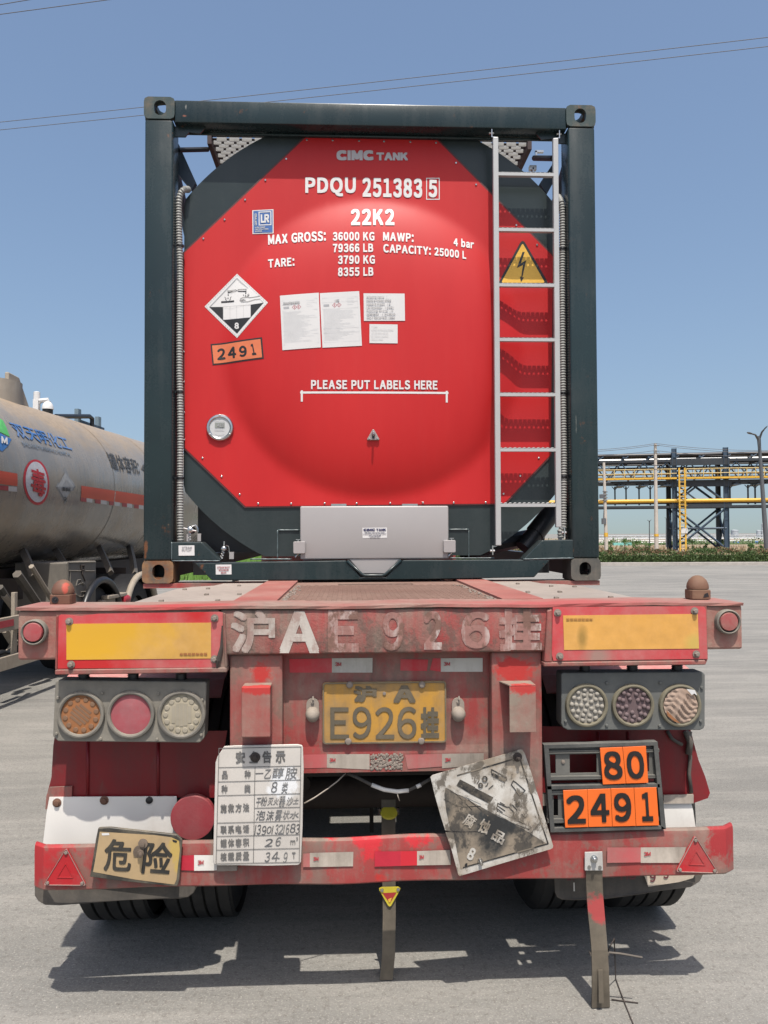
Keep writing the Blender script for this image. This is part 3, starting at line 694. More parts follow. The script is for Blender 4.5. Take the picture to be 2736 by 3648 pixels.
# ---- grey valve box
YB = 1.555
bx0, bz1 = V('3', 1086, 1204, YB); bx1, bz0 = V('4', 551, 1549, YB)
bm = NB(); box(bm, bx0, bx1, YB, 1.632, bz0, bz1); BX = obj('document_box', bm, M_boxgrey, TC, bevel=.008, seg=3, smooth=.6)
bm = NB(); prism(bm, VV('3', [(1400, 1546), (1492, 1648)], YB+.006)+VV('4', [(142, 1648), (235, 1546)], YB+.006), YB+.006, 1.63); obj('box_hopper', bm, M_boxgrey, BX, bevel=.004)
for v, (xa, ya, xb, yb) in (('3', (1041, 1436, 1119, 1516)), ('4', (517, 1427, 596, 1509))):
    a = V(v, xa, yb, YB-.018); b = V(v, xb, ya, YB-.018); bm = NB()
    pts = [(a[0]+x+(b[0]-a[0])/2, a[1]+z+(b[1]-a[1])/2) for x, z in rr2((b[0]-a[0])/2, (b[1]-a[1])/2, .007, 5)]
    prism(bm, pts, YB-.018, YB+.02); LT = obj('latch', bm, M_boxgrey, BX, bevel=.002)
    bm = NB(); m_ = (a[0]+b[0])/2-(.006 if v == '3' else -.012); tube(bm, [(m_, YB-.005, b[1]-.002), (m_, YB-.005, b[1]+.012)], .005, 8); box(bm, m_-.012, m_+.012, YB-.014, YB+.006, b[1]+.008, b[1]+.012); tube(bm, [(m_, YB-.004, a[1]), (m_-.016, YB-.004, a[1]-.02)], .004, 6); obj('latch_pin', bm, M_steel, LT)
mp = on_plane('3', (1496, 1414), (1657, 1412), (1495, 1346), YB)
LB = obj('maker_label', sheet(mp, off=.0012), M_white, BX)
letters('label_print', [('CIMC', sub(mp, .04, .68, .52, .92), dict(bold=.08, gap=.03, cw=1.3)), ('TANK', sub(mp, .56, .68, .96, .90), dict(bold=.07, gap=.03)), ('CIMC ENRIC Tank Container Sales', sub(mp, .1, .48, .9, .57), dict(bold=.03)), ('Middenweg The Netherlands', sub(mp, .03, .34, .97, .43), dict(bold=.03)), ('Tel +31 85 30 888', sub(mp, .25, .20, .75, .29), dict(bold=.03)), ('www', sub(mp, .3, .07, .7, .14), dict(bold=.03))], M_navy, LB)
# little steel clips on top of the box
bm = NB()
for v, xa, xb in (('3', 1290, 1390), ('4', 243, 345)):
    a = V(v, xa, 1199, 1.60); b = V(v, xb, 1189, 1.60); box(bm, a[0], b[0], 1.59, 1.61, a[1]-.006, b[1])
obj('clips', bm, M_steel, BX)
# steam stickers
for v, q, rows_, m in (('3', ((289, 1529), (393, 1528), (288, 1462)), (('STEAM', .22, .70, .62), ('OUTLET', .20, .45, .62)), M_ink), ('3', ((533, 1653), (636, 1652), (532, 1588)), (('STEAM INLET', .1, .62, .8), ('MAXIMUM', .2, .36, .62), ('6BAR', .33, .1, .34)), M_redpr)):
    mp = on_plane(v, *q, YR); S_ = obj('steam_sticker', sheet(mp, off=.0015), M_white, TC)
    letters('sticker_print', [(s, sub(mp, u, z, u+w_, z+.19), dict(bold=.03)) for s, u, z, w_ in rows_], m, S_)
# ---- steam valves
def valve(v, x, y, Y, big):
    p = PY(v, x, y, Y); bm = NB(); s = 1 if big else .82
    lathe(bm, [(.017*s, 0), (.017*s, .012), (.012*s, .016), (.008*s, .017), (.008*s, .026), (0, .027)], p, n=18)
    lathe(bm, [(.021*s, -.05), (.021*s, -.012), (.015*s, 0)], p, n=18)
    VL = obj('steam_valve', bm, M_steel, TC, smooth=.6)
    bm = NB()
    if big: tube(bm, [p+Vector((-.032, -.012, .010)), p+Vector((.034, -.010, -.006))], .0048, 8); tube(bm, [p+Vector((.006, .01, .018)), p+Vector((.025, .02, .026)), p+Vector((.036, .02, .01)), p+Vector((.036, .02, -.012))], .004, 6)
    else: tube(bm, [p+Vector((.002, -.004, .016)), p+Vector((.003, -.004, .04))], .005, 8); tube(bm, [p+Vector((.008, .01, .018)), p+Vector((.022, .02, .014)), p+Vector((.026, .02, -.006)), p+Vector((.026, .02, -.02))], .003, 6)
    obj('valve_handle', bm, M_steel, VL, smooth=.6)
    bm = NB()
    for k in range(6):
        c = p+Vector((-.004+.007*(k % 2)-(0 if big else .002*k), -.014, -.014-.007*k)); lathe(bm, [(.004, -.0015), (.0055, 0), (.004, .0015)], c, (.4, -1, .3*(k % 2)), 8)
    obj('chain', bm, M_bolt, VL)
valve('I', 630, 122, 1.56, 1); valve('I', 1013, 335, 1.60, 0)
bm = NB()
for v, (xa, ya, xb, yb), Y in (('I', (590, 168, 626, 250), 1.55), ('I', (712, 162, 752, 250), 1.575), ('I', (1074, 372, 1126, 452), 1.60)):
    a = V(v, xa, yb, Y); b = V(v, xb, ya, Y); box(bm, a[0], b[0], Y, Y+.006, a[1], b[1]); box(bm, a[0], b[0], Y+.006, Y+.03, b[1]-.004, b[1])
obj('valve_plates', bm, M_boxgrey, TC)
# ---- walkway gratings on top, and side braces
def grating(xa, xb, y0, y1, z):
    """anti-slip walkway: rows of short bright strands hanging between dark flats"""
    bm = NB(); y = y0; k = 0; pl = NB()
    while y < y1:
        box(pl, xa, xb, y, y+.024, z, z+.003)
        x = xa+(.0 if k % 2 else .036)
        while x < xb-.05: box(bm, x, x+.056, y+.036, y+.040, z-.017, z+.006); x += .072
        y += .040; k += 1
    G_ = obj('walkway_grating', pl, flat('dark grating', (.05, .045, .045), rough=.6), TC)
    obj('grating_mesh', bm, flat('pale strand', (.36, .355, .345), rough=.6), G_)
    bm = NB(); e = xa if xa < 0 else xb; box(bm, e-.012, e+.012, y0, y1, z-.05, z+.01); obj('grating_edge', bm, flat('dark red edge', (.045, .02, .02), rough=.6), G_)
gl = V('1', 490, 322, 1.80); gr = V('1', 775, 322, 1.80)
zg = gl[1]-.01
grating(gl[0], gr[0]+.12, 1.80, 6.9, zg); q0 = V('2', 870, 362, 1.80); q1 = V('2', 1082, 362, 1.80); grating(q0[0]-.12, q1[0], 1.80, 6.9, zg)
bm = NB()
for px in (-1, 1):
    tube(bm, [(px*1.12, 1.66, ZT-.20), (px*1.12, 3.9, Z0+1.35)], .032, 8); tube(bm, [(px*1.12, 7.4, ZT-.2), (px*1.12, 5.2, Z0+1.35)], .032, 8)
obj('side_brace', bm, flat('blue green brace', (.07, .12, .17), rough=.5), TC, smooth=.6)
bm = NB(); prism(bm, VV('1', [(262, 380), (290, 395), (402, 645), (372, 692), (285, 590), (262, 540)], 1.74), 1.74, 1.78); obj('corner_brace', bm, flat('blue green plate', (.03, .05, .075), rough=.5), TC)
bm = NB(); prism(bm, VV('2', [(1262, 440), (1235, 520), (1148, 652), (1195, 722), (1262, 600)], 1.74), 1.74, 1.78); obj('corner_brace', bm, flat('blue green plate', (.03, .05, .075), rough=.5), TC)
bm = NB(); a = PY('1', 288, 432, 1.70); b = PY('1', 480, 428, 1.85); tube(bm, [a, b], .014, 8); a = PY('2', 1110, 485, 1.85); b = PY('2', 1232, 487, 1.70); tube(bm, [a, b], .016, 8); obj('walkway_bar', bm, M_blackp, TC, smooth=.6)
bm = NB(); box(bm, -1.19, -1.11, YC+.18, YC+5.88, Z0+.02, Z0+.12); box(bm, 1.11, 1.19, YC+.18, YC+5.88, Z0+.02, Z0+.12); obj('side_rail', bm, M_blackp, TC)
# handrail clips seen at the upper right
bm = NB(); p = PY('2', 1120, 436, 1.95); box(bm, p.x, p.x+.05, p.y, p.y+.02, p.z-.008, p.z+.004); box(bm, p.x, p.x+.01, p.y, p.y+.02, p.z-.03, p.z); p = PY('2', 1105, 545, 1.75); box(bm, p.x-.02, p.x+.02, p.y, p.y+.03, p.z-.012, p.z+.012); box(bm, p.x-.004, p.x+.004, p.y, p.y+.03, p.z-.03, p.z); obj('walkway_clips', bm, M_steel, TC)
# lashing pin seen in the lower right casting
p = PY('J', 1130, 620, YC+.06); bm = NB(); tube(bm, [p+Vector((-.02, .05, -.012)), p, p+Vector((.006, -.02, .004))], .011, 10); obj('locking_pin', bm, M_steel, TC, smooth=.6)
# ================================================================ trailer
def P3(v, x, y, Y): q = V(v, x, y, Y); return (q[0], Y, q[1])
BR_RED = (.50, .035, .03)
M_tr = worn('faded red chassis paint', RED, dust=(.285, .205, .165), amt=.42, con=1.5, streak=1.0, up=.35, rough=.62, blot=.45, blotc=(.17, .13, .10), dark=.6, bump=.3, spots=[(P3('B', 250, 490, .05), .05, BR_RED, (1, 1, 1.2)), (P3('B', 1490, 455, .05), .06, BR_RED, (.8, 1, 1.2)), (P3('B', 240, 390, .01), .03, BR_RED, (.7, 1, 2)), (P3('B', 1500, 372, .01), .03, BR_RED, (1, 1, 2))])
M_beam = worn('scabbed red beam paint', RED, dust=(.26, .20, .16), amt=.50, con=1.4, streak=1.6, up=.4, rough=.75, dark=.7, bump=.9, blot=.65, blotc=(.13, .10, .08))
M_end = worn('dusty red beam end', RED, amt=.62, con=1.0, streak=.5, up=.3, rough=.75, bump=.7, scale=5)
M_flange = worn('dusty pink flange', (.36, .10, .085), dust=(.32, .235, .19), amt=.62, con=1.0, streak=.4, up=.15, rough=.7, bump=.3, soft=True, spots=[((-.72, .05, 1.44), .10, (.44, .05, .05), (.35, 1, 1)), ((.62, .05, 1.44), .16, (.42, .09, .085), (.35, 1, 1))])
M_bumper = worn('faded red bumper paint', RED, dust=(.26, .20, .16), amt=.30, con=1.5, streak=1.3, up=.55, rough=.62, blot=.5, blotc=(.185, .145, .115), dark=.5, bump=.3, spots=[(P3('E', 620, 840, .08), .04, BR_RED, (1, 1, .8)), (P3('E', 540, 690, .08), .06, (.62, .03, .04), (.8, 1, 1)), (P3('E', 350, 675, .08), .03, (.62, .03, .04), (.8, 1, 1)), (P3('E', 820, 660, .08), .04, (.62, .03, .04), (.6, 1, 1.6)), (P3('F', 735, 815, .08), .03, BR_RED, (1, 1, 1)), (P3('F', 605, 800, .08), .02, BR_RED, (1, 1, .8)), (P3('D', 130, 730, .08), .12, (.42, .022, .027), (1, 1, 1)), (P3('F', 1400, 690, .08), .09, (.36, .022, .027), (1, 1, 1))])
M_dkred = worn('shaded fender red', (.22, .012, .017), dust=(.08, .05, .045), amt=.15, con=.6, streak=.9, up=.2, rough=.5, dark=.5, bump=.15)  # skirt red darkened: its shadow is put into the base colour
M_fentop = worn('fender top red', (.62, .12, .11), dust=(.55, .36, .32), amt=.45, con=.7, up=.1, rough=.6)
M_hous = worn('dusty lamp box', (.16, .15, .13), dust=(.33, .295, .24), amt=.50, con=.5, streak=.3, up=.3, rough=.8, bump=.3, scale=6)
M_hous2 = worn('grey lamp box', (.125, .13, .125), dust=(.20, .195, .175), amt=.35, con=.5, streak=.3, up=.3, rough=.75, bump=.25, scale=6)
M_ring = worn('dusty lamp ring', (.11, .105, .095), dust=(.30, .265, .215), amt=.55, con=.5, streak=.1, up=.4, rough=.7, bump=.2, scale=9)
M_ring2 = worn('khaki lamp ring', (.14, .125, .085), dust=(.27, .235, .165), amt=.5, con=.5, streak=.1, up=.4, rough=.7, bump=.2, scale=9)
M_bredge = worn('red board sheet', (.58, .045, .055), dust=(.45, .25, .22), amt=.30, con=1.1, streak=.3, up=.2, rough=.55, bump=.12, soft=True, spots=[(P3('A', 590, 580, .0), .09, (.52, .015, .016), (.45, 1, 1)), (P3('A', 1300, 255, .0), .05, (.52, .015, .016), (.8, 1, 1)), (P3('C', 540, 540, .0), .05, (.34, .22, .18), (.8, 1, .8))])
M_byel = worn('dusty yellow reflective', (.66, .34, .05), dust=(.60, .37, .155), amt=.55, con=.8, streak=.2, up=.1, rough=.5, bump=.05, soft=True, spots=[(P3('A', 560, 440, 0), .20, (.72, .39, .02), (.8, 1, 1.2)), (P3('A', 760, 350, 0), .10, (.68, .37, .03), (.5, 1, 1.4)), (P3('C', 438, 412, 0), .022, (.36, .21, .05), (1.2, 1, .55)), (P3('C', 1170, 440, 0), .04, (.55, .38, .08), (1, 1, 1))], scale=2)
M_byel2 = worn('amber yellow reflective', (.78, .385, .065), dust=(.66, .36, .12), amt=.45, con=.6, streak=.15, up=.1, rough=.5, bump=.05, soft=True, spots=[(P3('C', 438, 412, 0), .024, (.36, .21, .05), (1.2, 1, .5)), (P3('C', 1180, 440, 0), .035, (.58, .40, .10), (1, 1, 1))], scale=2)
M_stencil = worn('worn white stencil', (.50, .45, .40), dust=(.36, .24, .20), amt=.16, con=1.5, streak=1.4, up=0, rough=.8, dark=.4, bump=.3, blot=.5, blotc=(.28, .14, .115))
M_smear = worn('smeared white paint', (.56, .50, .46), dust=(.33, .15, .125), amt=.98, con=1.8, streak=2.8, up=0, rough=.8, dark=.9, bump=.5, blot=1.0, blotc=(.21, .115, .09))
M_tape_w = worn('white reflective tape', (.62, .58, .52), dust=(.33, .28, .22), amt=.15, con=1.2, streak=1.2, up=.1, rough=.45, bump=.06)
M_tape_r = worn('red reflective tape', (.62, .03, .045), dust=(.42, .20, .18), amt=.18, con=.9, streak=.6, up=.1, rough=.5, bump=.06)
M_tape_wd = worn('grimy white tape', (.52, .45, .38), dust=(.25, .21, .17), amt=.38, con=1.2, streak=1.4, up=.1, rough=.55, bump=.1)
M_tape_rd = worn('grimy red tape', (.52, .12, .12), dust=(.34, .24, .20), amt=.4, con=1.1, streak=.8, up=.1, rough=.55, bump=.12)
M_tape_rb = flat('fresh red tape', (.52, .022, .045), rough=.45, var=.08)
M_plate = worn('grimy yellow plate', (.56, .29, .05), dust=(.31, .21, .11), amt=.50, con=1.4, streak=1.3, up=.2, rough=.55, dark=.35, bump=.15, scale=5)
M_platetx = worn('grimy plate lettering', (.10, .085, .06), dust=(.20, .16, .11), amt=.45, con=.8, up=.3, rough=.7)
M_grime = worn('grey grime', (.30, .25, .21), dust=(.22, .18, .15), amt=.5, con=.9, up=.3, rough=.8, scale=8)
M_white_f = worn('white mud flap', (.84, .80, .74), dust=(.55, .47, .38), amt=.0, con=.6, streak=.6, up=0, rough=.6, bump=.1)
M_rub = worn('dusty rubber flap', (.060, .055, .05), dust=(.20, .17, .14), amt=.35, con=.9, streak=.6, up=.3, rough=.8, bump=.2)
M_tyre = worn('tyre rubber', (.022, .022, .022), dust=(.10, .09, .08), amt=.10, con=.5, streak=.2, up=.2, rough=.85, bump=.2, scale=8)
M_dark = worn('dark underframe', (.045, .035, .03), dust=(.09, .07, .06), amt=.3, con=.7, up=.4, rough=.8)
M_deckw = worn('pale dusty deck plate', (.34, .295, .255), dust=(.40, .34, .29), amt=.4, con=.8, streak=0, up=0, rough=.7, bump=.12, dark=.1)
M_deckr = worn('pink dusty rail', (.36, .12, .10), dust=(.36, .225, .185), amt=.35, con=1.0, streak=0, up=0, rough=.7, bump=.2)
M_check = worn('brown chequer plate', (.23, .135, .105), dust=(.31, .21, .165), amt=.45, con=.9, streak=0, up=0, rough=.8, bump=.2)
M_rust = worn('rusty twist lock', (.15, .07, .045), dust=(.23, .14, .09), amt=.3, con=1.2, streak=.4, up=.3, rough=.75, rust=.4, bump=.4, scale=10, spots=[(P3('T', 700, 440, .14), .016, (.50, .09, .06), (1.3, .2, .6)), ((1.03, .13, 1.50), .02, (.40, .08, .06), (1.3, .2, .6))])
M_discr = worn('matt red reflector', (.33, .045, .055), dust=(.28, .14, .13), amt=.2, con=.5, streak=.3, up=.2, rough=.6, scale=6)
M_trired = worn('red triangle reflector', (.46, .022, .028), dust=(.34, .17, .15), amt=.08, con=.9, streak=.5, up=.3, rough=.5)
ZF = V('T', 900, 634, .0)[1]             # flange top at the back edge
TR = thing('container_trailer', 'dusty faded red skeletal trailer with yellow marker boards and round tail lamps', 'trailer', (0, 0, 0))
# --- rear cross beam
zb0 = V('B', 800, 386, .010)[1]; zt = ZF-.010
zl0 = V('T', 400, 1190, .010)[1]; zr0 = V('C', 1380, 486, .010)[1]; xl = V('T', 186, 900, .01)[0]; xr = V('C', 1492, 350, .01)[0]
m0 = V('A', 1480, 400, .01)[0]; m1 = V('C', 215, 400, .01)[0]
bm = NB(); box(bm, m0-.02, m1+.02, .010, .20, zb0, zt-.001); RB = obj('rear_beam', bm, M_beam, TR, bevel=.012, seg=3, smooth=.5)
bm = NB(); box(bm, xl, m0-.021, .0105, .20, zl0, zt-.001); obj('beam_end', bm, M_end, TR, bevel=.008, seg=2)
bm = NB(); box(bm, m1+.021, xr, .0105, .20, zr0, zt-.001); obj('beam_end', bm, M_end, TR, bevel=.008, seg=2)
bm = NB()
X = [-1.262+2.51*k/40 for k in range(41)]
pt = [(x, ZF+.002*sin(9*x)-.0015*random.random()) for x in X]
for (xa, za), (xb, zb) in zip(pt, pt[1:]):
    pass
a = [[bm.verts.new((x, y+(.004*random.random() if y == 0 else 0), z+d)) for x, z in pt] for y, d in ((0, 0), (.235, 0), (.235, -.010), (0, -.010))]
for q, s in zip(a, a[1:]+a[:1]):
    for k in range(40): bm.faces.new((q[k], q[k+1], s[k+1], s[k]))
for k in (0, 40): bm.faces.new([q[k] for q in a])
obj('beam_flange', bm, M_flange, TR)
# --- stencilled registration on the beam
mpB = lambda x0, y0, x1, y1: on_plane('B', (x0, y1), (x1, y1), (x0, y0), .0095)
letters('stencil_lettering', [('沪', mpB(100, 172, 318, 382), dict(bold=.03, n=14)), ('A', on_plane('B', (340, 382), (535, 382), (340, 176), .0095), dict(bold=.04, n=14))], M_stencil, RB)
letters('worn_lettering', [('E', mpB(578, 172, 730, 378), dict(bold=.05)), ('9', mpB(850, 180, 950, 370), dict(bold=.03)), ('2', mpB(1050, 176, 1140, 365), dict(bold=.04)), ('6', mpB(1235, 178, 1375, 360), dict(bold=.03)), ('挂', mpB(1420, 165, 1630, 372), dict(bold=.05))], M_smear, RB)
# --- marker boards
def board(back, redp, yel, v, my, bolts, frame):
    B_ = obj('marker_board', prism(NB(), VV(v, back, .004), .0045, .0095), M_tr, TR)
    Rr = redp; bm = NB(); n = len(Rr)
    obj('red_sheet', prism(NB(), VV(v, redp, 0), .0005, .0043), M_bredge, B_)
    Y_ = obj('yellow_panel', prism(NB(), VV(v, yel, 0), -.0012, .0003), my, B_)
    for f in frame: bm_ = prism(NB(), VV(v, f, 0), -.004, .06); obj('board_lip', bm_, M_tr, B_, bevel=.003)
    bm = NB()
    for x, y in bolts: p = V(v, x, y, 0); lathe(bm, [(.013, .0005), (.013, .003)], (p[0], 0, p[1]), n=14); bolt(bm, p[0], -.003, p[1], .0085, .012)
    obj('bolts', bm, M_grime, B_); return B_, Y_
B1_, Y1_ = board([(370, 258), (1466, 242), (1480, 262), (1488, 636), (363, 648)], [(384, 268), (400, 256), (440, 258), (520, 268), (640, 252), (1440, 239), (1463, 246), (1462, 480), (1445, 545), (1420, 604), (378, 612)], [(437, 318), (1386, 310), (1386, 545), (437, 554)], 'A', M_byel, [(456, 302), (1410, 280), (468, 585), (1409, 549)],
             [[(362, 618), (1490, 604), (1490, 636), (362, 652)], [(370, 262), (382, 262), (376, 618), (363, 618)], [(1466, 246), (1478, 246), (1490, 604), (1476, 604)]])
letters('board_print', [('车辆尾部标志板', on_plane('A', (1180, 527), (1362, 525), (1180, 508), -.0012), dict(bold=.03))], flat('brown print', (.42, .16, .05), rough=.7), Y1_)
B2_, Y2_ = board([(210, 225), (246, 205), (1256, 200), (1264, 548), (1248, 585), (186, 598)], [(246, 208), (1180, 202), (1240, 206), (1252, 225), (1262, 548), (250, 560), (240, 520)], [(313, 263), (1197, 253), (1205, 480), (320, 489)], 'C', M_byel2, [(277, 245), (1176, 233), (291, 530), (1187, 516)],
             [[(186, 570), (1247, 556), (1247, 586), (186, 598)], [(208, 232), (240, 222), (240, 568), (190, 568)]])
letters('board_print', [('车辆尾部标志板', (lambda mp: (lambda u, v, o=0: mp(1-u, 1-v, o)))(on_plane('C', (333, 298), (507, 297), (333, 281), -.0012)), dict(bold=.03))], flat('brown print pale', (.50, .22, .06), rough=.7), Y2_)
bm = NB(); tube(bm, [P3('A', 1459, 330, -.002), P3('A', 1455, 470, -.003), P3('A', 1432, 560, -.004), P3('A', 1425, 600, -.003)], [.002, .006, .009, .004], 6); obj('torn_edge', bm, M_dark, B1_)
# --- round side markers
for v, x, y, m, dx in (('A', 228, 372, worn('dusty red lens cap', (.38, .04, .05), dust=(.36, .20, .18), amt=.35, con=.8, rough=.6, scale=9), 0), ('C', 1393, 303, worn('muddy red lens', (.34, .07, .07), amt=.3, con=.7, rough=.6, scale=8), 0)):
    p = V(v, x, y, .0); k = .5425/1032; bm = NB()
    lathe(bm, [(.043, .010-.02), (.043, .024), (.039, .028), (.0355, .024), (.0345, .006), (0, .006)], (p[0], .012, p[1]), n=40)
    MK = obj('side_marker', bm, M_ring, TR, smooth=.5)
    bm = NB(); lathe(bm, [(.0325, .004), (.0325, .024), (.0300, .030), (0, .033)], (p[0]-.001, .012, p[1]+.001), n=40); obj('marker_lens', bm, m, MK, smooth=.5)
# --- tail lamps
def lens_mat(name, base, dust, amt): return worn(name, base, dust=dust, amt=amt, con=.6, streak=.3, up=0, rough=.8, scale=7, bump=.08)
M_amb = lens_mat('dusty amber lens', (.40, .14, .035), (.24, .15, .10), .42); M_ambd = lens_mat('amber bead', (.25, .12, .06), (.21, .15, .105), .5)
M_redl = lens_mat('dusty red lens', (.42, .04, .06), (.32, .18, .18), .42)
M_clr = lens_mat('dusty cream lens', (.44, .375, .26), (.36, .32, .26), .3); M_clrd = lens_mat('dusty cream bead', (.38, .33, .245), (.34, .30, .24), .4)
M_wht = lens_mat('grey white lens', (.36, .33, .28), (.31, .28, .24), .4); M_mau = lens_mat('mauve lens', (.12, .075, .08), (.20, .15, .145), .4); M_maub = lens_mat('mauve bead', (.15, .10, .105), (.22, .17, .165), .4)
M_crump = lens_mat('crumpled dusty wrapping', (.36, .25, .185), (.42, .32, .26), .4)
YLH = .045
def beads(kind, cx, cz, r, y):
    bm = NB()
    if kind == 'rim':
        for k in range(12):
            a = 2*pi*k/12+.2; x, z = cx+r*.80*cos(a), cz+r*.80*sin(a); lathe(bm, [(r*.135, 0), (r*.12, .002), (0, .0026)], (x, y, z), n=12)
        for k in range(-2, 3):
            e = math.sqrt(max(0, .55**2-(.2*k)**2)); A_ = R(40); c, s = cos(A_), sin(A_)
            pts = [(-e, .2*k-.07), (e, .2*k-.07), (e, .2*k+.07), (-e, .2*k+.07)]
            pts = [(cx+r*(x*c+z*s)*.95, cz+r*(-x*s+z*c)*.95) for x, z in pts]; prism(bm, pts, y-.002, y)
    elif kind == 'rimv':
        for k in range(14):
            a = 2*pi*k/14; x, z = cx+r*.80*cos(a), cz+r*.80*sin(a); lathe(bm, [(r*.14, 0), (r*.12, .002), (0, .0026)], (x, y, z), n=12)
        for k in range(-2, 3):
            e = math.sqrt(max(0, .58**2-(.2*k)**2)); prism(bm, [(cx+r*(.2*k-.085), cz-r*e), (cx+r*(.2*k+.085), cz-r*e), (cx+r*(.2*k+.085), cz+r*e), (cx+r*(.2*k-.085), cz+r*e)], y-.002, y)
    else:
        for rr, n in ((.40, 5), (.64, 9), (.87, 13)) if kind == 'ring' else ((.0, 1), (.32, 5), (.60, 10), (.86, 14)):
            for k in range(n):
                a = 2*pi*k/n+rr*2; x, z = cx+r*rr*cos(a), cz+r*rr*sin(a); q = r*.135
                lathe(bm, [(q, 0), (q*.92, q*.45), (q*.6, q*.85), (0, q)], (x, y, z), n=12)
    return bm
def lampbox(v, outline, rings, mh, mr, bolts):
    H_ = obj('tail_lamp', prism(NB(), VV(v, outline, YLH), YLH, YLH+.075), mh, TR, bevel=.004, seg=2)
    bm = NB()
    for x, y in bolts: p = V(v, x, y, YLH); bolt(bm, p[0], YLH, p[1], .0055, .007)
    obj('bolts', bm, mh, H_)
    for x, y, ro, ml, kind, mb in rings:
        p = V(v, x, y, YLH-.012); r = ro*.5425/2900*2.84
        bm = NB(); lathe(bm, [(r, 0), (r*1.0, .008), (r*.97, .014), (r*.90, .0155), (r*.84, .013), (r*.82, .006)], (p[0], YLH, p[1]), n=48, cap=False)
        RG = obj('lamp_ring', bm, mr, H_, smooth=.6)
        bm = NB(); lathe(bm, [(r*.83, .002), (r*.83, .005), (r*.4, .0075), (0, .008)], (p[0], YLH, p[1]), n=40)
        if kind == 'crumple':
            for q in bm.verts:
                pass
        obj('lens', bm, ml, H_, smooth=.6)
        if kind in ('rim', 'rimv', 'ring', 'dots'): obj('lens_beads', beads(kind, p[0], p[1], r*.82, YLH-.0065), mb, H_, smooth=.8)
        if kind == 'crumple':
            bm = NB(); rn = random.Random(5)
            N = 26; G = {}
            for i in range(N+1):
                for j in range(N+1):
                    u, w_ = -1+2*i/N, -1+2*j/N
                    l = math.hypot(u, w_); 
                    if l > 1: u, w_ = u/l, w_/l
                    s = u*.62+w_*.78; h = .006+.006*abs(sin(9*s+2.5*sin(3*u-2*w_)+1.3*w_))+.003*sin(17*s+4*u)
                    G[i, j] = bm.verts.new((p[0]+u*r*.80, YLH-.008-h*(1-.5*min(1, l)), p[1]+w_*r*.80))
            for i in range(N):
                for j in range(N):
                    q = (G[i, j], G[i+1, j], G[i+1, j+1], G[i, j+1])
                    if (q[0].co-q[2].co).length > .002: bm.faces.new(q)
            obj('crumpled_cover', bm, M_crump, H_, smooth=.5)
            bm = NB(); poly_sheet(bm, VV(v, [(x+20, y-118), (x+75, y-110), (x+90, y-75), (x+70, y-88), (x+55, y-78), (x+40, y-95)], YLH), YLH-.022); obj('torn_flap', bm, M_paper, H_)
            bm = NB(); poly_sheet(bm, VV(v, [(x-110, y+20), (x-100, y+60), (x-55, y+95), (x-15, y+110), (x-60, y+70)], YLH), YLH-.018); obj('orange_patch', bm, M_amb, H_)
    return H_
lampbox('A', [(362, 700), (385, 688), (1352, 700), (1356, 715), (1342, 1066), (1312, 1099), (380, 1090), (346, 1058)], [(527, 917, 152, M_amb, 'rim', M_ambd), (856, 915, 155, M_redl, '', None), (1190, 916, 157, M_clr, 'rimv', M_clrd)], M_hous, M_ring,
        [(382, 803), (373, 1037), (662, 1072), (1032, 1075), (1328, 815), (1322, 1045), (674, 770), (1042, 775)])
lampbox('C', [(302, 650), (312, 640), (1230, 634), (1247, 650), (1246, 985), (1238, 1005), (1215, 1016), (345, 1016), (315, 1000), (302, 975)], [(472, 855, 143, M_wht, 'dots', M_wht), (776, 855, 143, M_mau, 'ring', M_maub), (1086, 855, 143, M_crump, 'crumple', None)], M_hous2, M_ring2,
        [(328, 955), (598, 983), (946, 985), (1215, 955), (1222, 735), (598, 705), (950, 703)])
for v, xs, y0, y1 in (('A', (550, 876, 1190), 640, 700), ('C', (457, 767, 1062), 585, 645)):
    for x in xs:
        a = P3(v, x, y0, .09); b = P3(v, x, y1+4, .09); bm = NB(); n = 12
        tube(bm, [Vector(a)+(Vector(b)-Vector(a))*k/n for k in range(n+1)], [.021 if k % 2 else .017 for k in range(n+1)], 14); obj('rubber_mount', bm, M_blackp, TR, smooth=3)
# --- posts, centre panel
YPO = .035
zbt = V('E', 800, 640, .06)[1]     # bumper top
for v, x0, x1 in (('B', 95, 354), ('B', 1384, 1632)):
    a = V(v, x0, 500, YPO); b = V(v, x1, 500, YPO); bm = NB(); box(bm, a[0], b[0], YPO, YPO+.11, zbt-.02, zb0-.002); obj('rear_post', bm, M_tr, TR, bevel=.006, seg=2)
a = V('B', 355, 400, .094); b = V('B', 1383, 400, .094); zpb = V('E', 700, 300, .090)[1]; zps = V('E', 700, 202, .090)[1]; zpm = V('E', 700, 160, .094)[1]
bm = NB(); prism_ax(bm, [(.094, zb0-.002), (.094, zpm), (.090, zps), (.090, zpb), (.0905, zpb), (.098, zpm), (.098, zb0-.002)], (a[0]+.001, 0, 0), (0, 1, 0), (0, 0, 1), (1, 0, 0), b[0]-a[0]-.002)
PN = obj('centre_panel', bm, M_tr, TR)
def tape(v, q, Y, m, name='reflector_tape', par=None, bow=0):
    mp = on_plane(v, q[3], q[2], q[0], Y, q[1]); return obj(name, sheet(mp, 4, 2, .0015), m, par or TR), mp
def logo3m(mp, par, u0, u1, v0=.45, v1=.72):
    letters('tape_print', [('3M', sub(mp, u0, v0, u1, v1), dict(bold=.03, gap=.02))], flat('tape red print', (.50, .05, .06), rough=.5), par)
def Q4(x0, y0, x1, y1): return [(x0, y0), (x1, y0), (x1, y1), (x0, y1)]
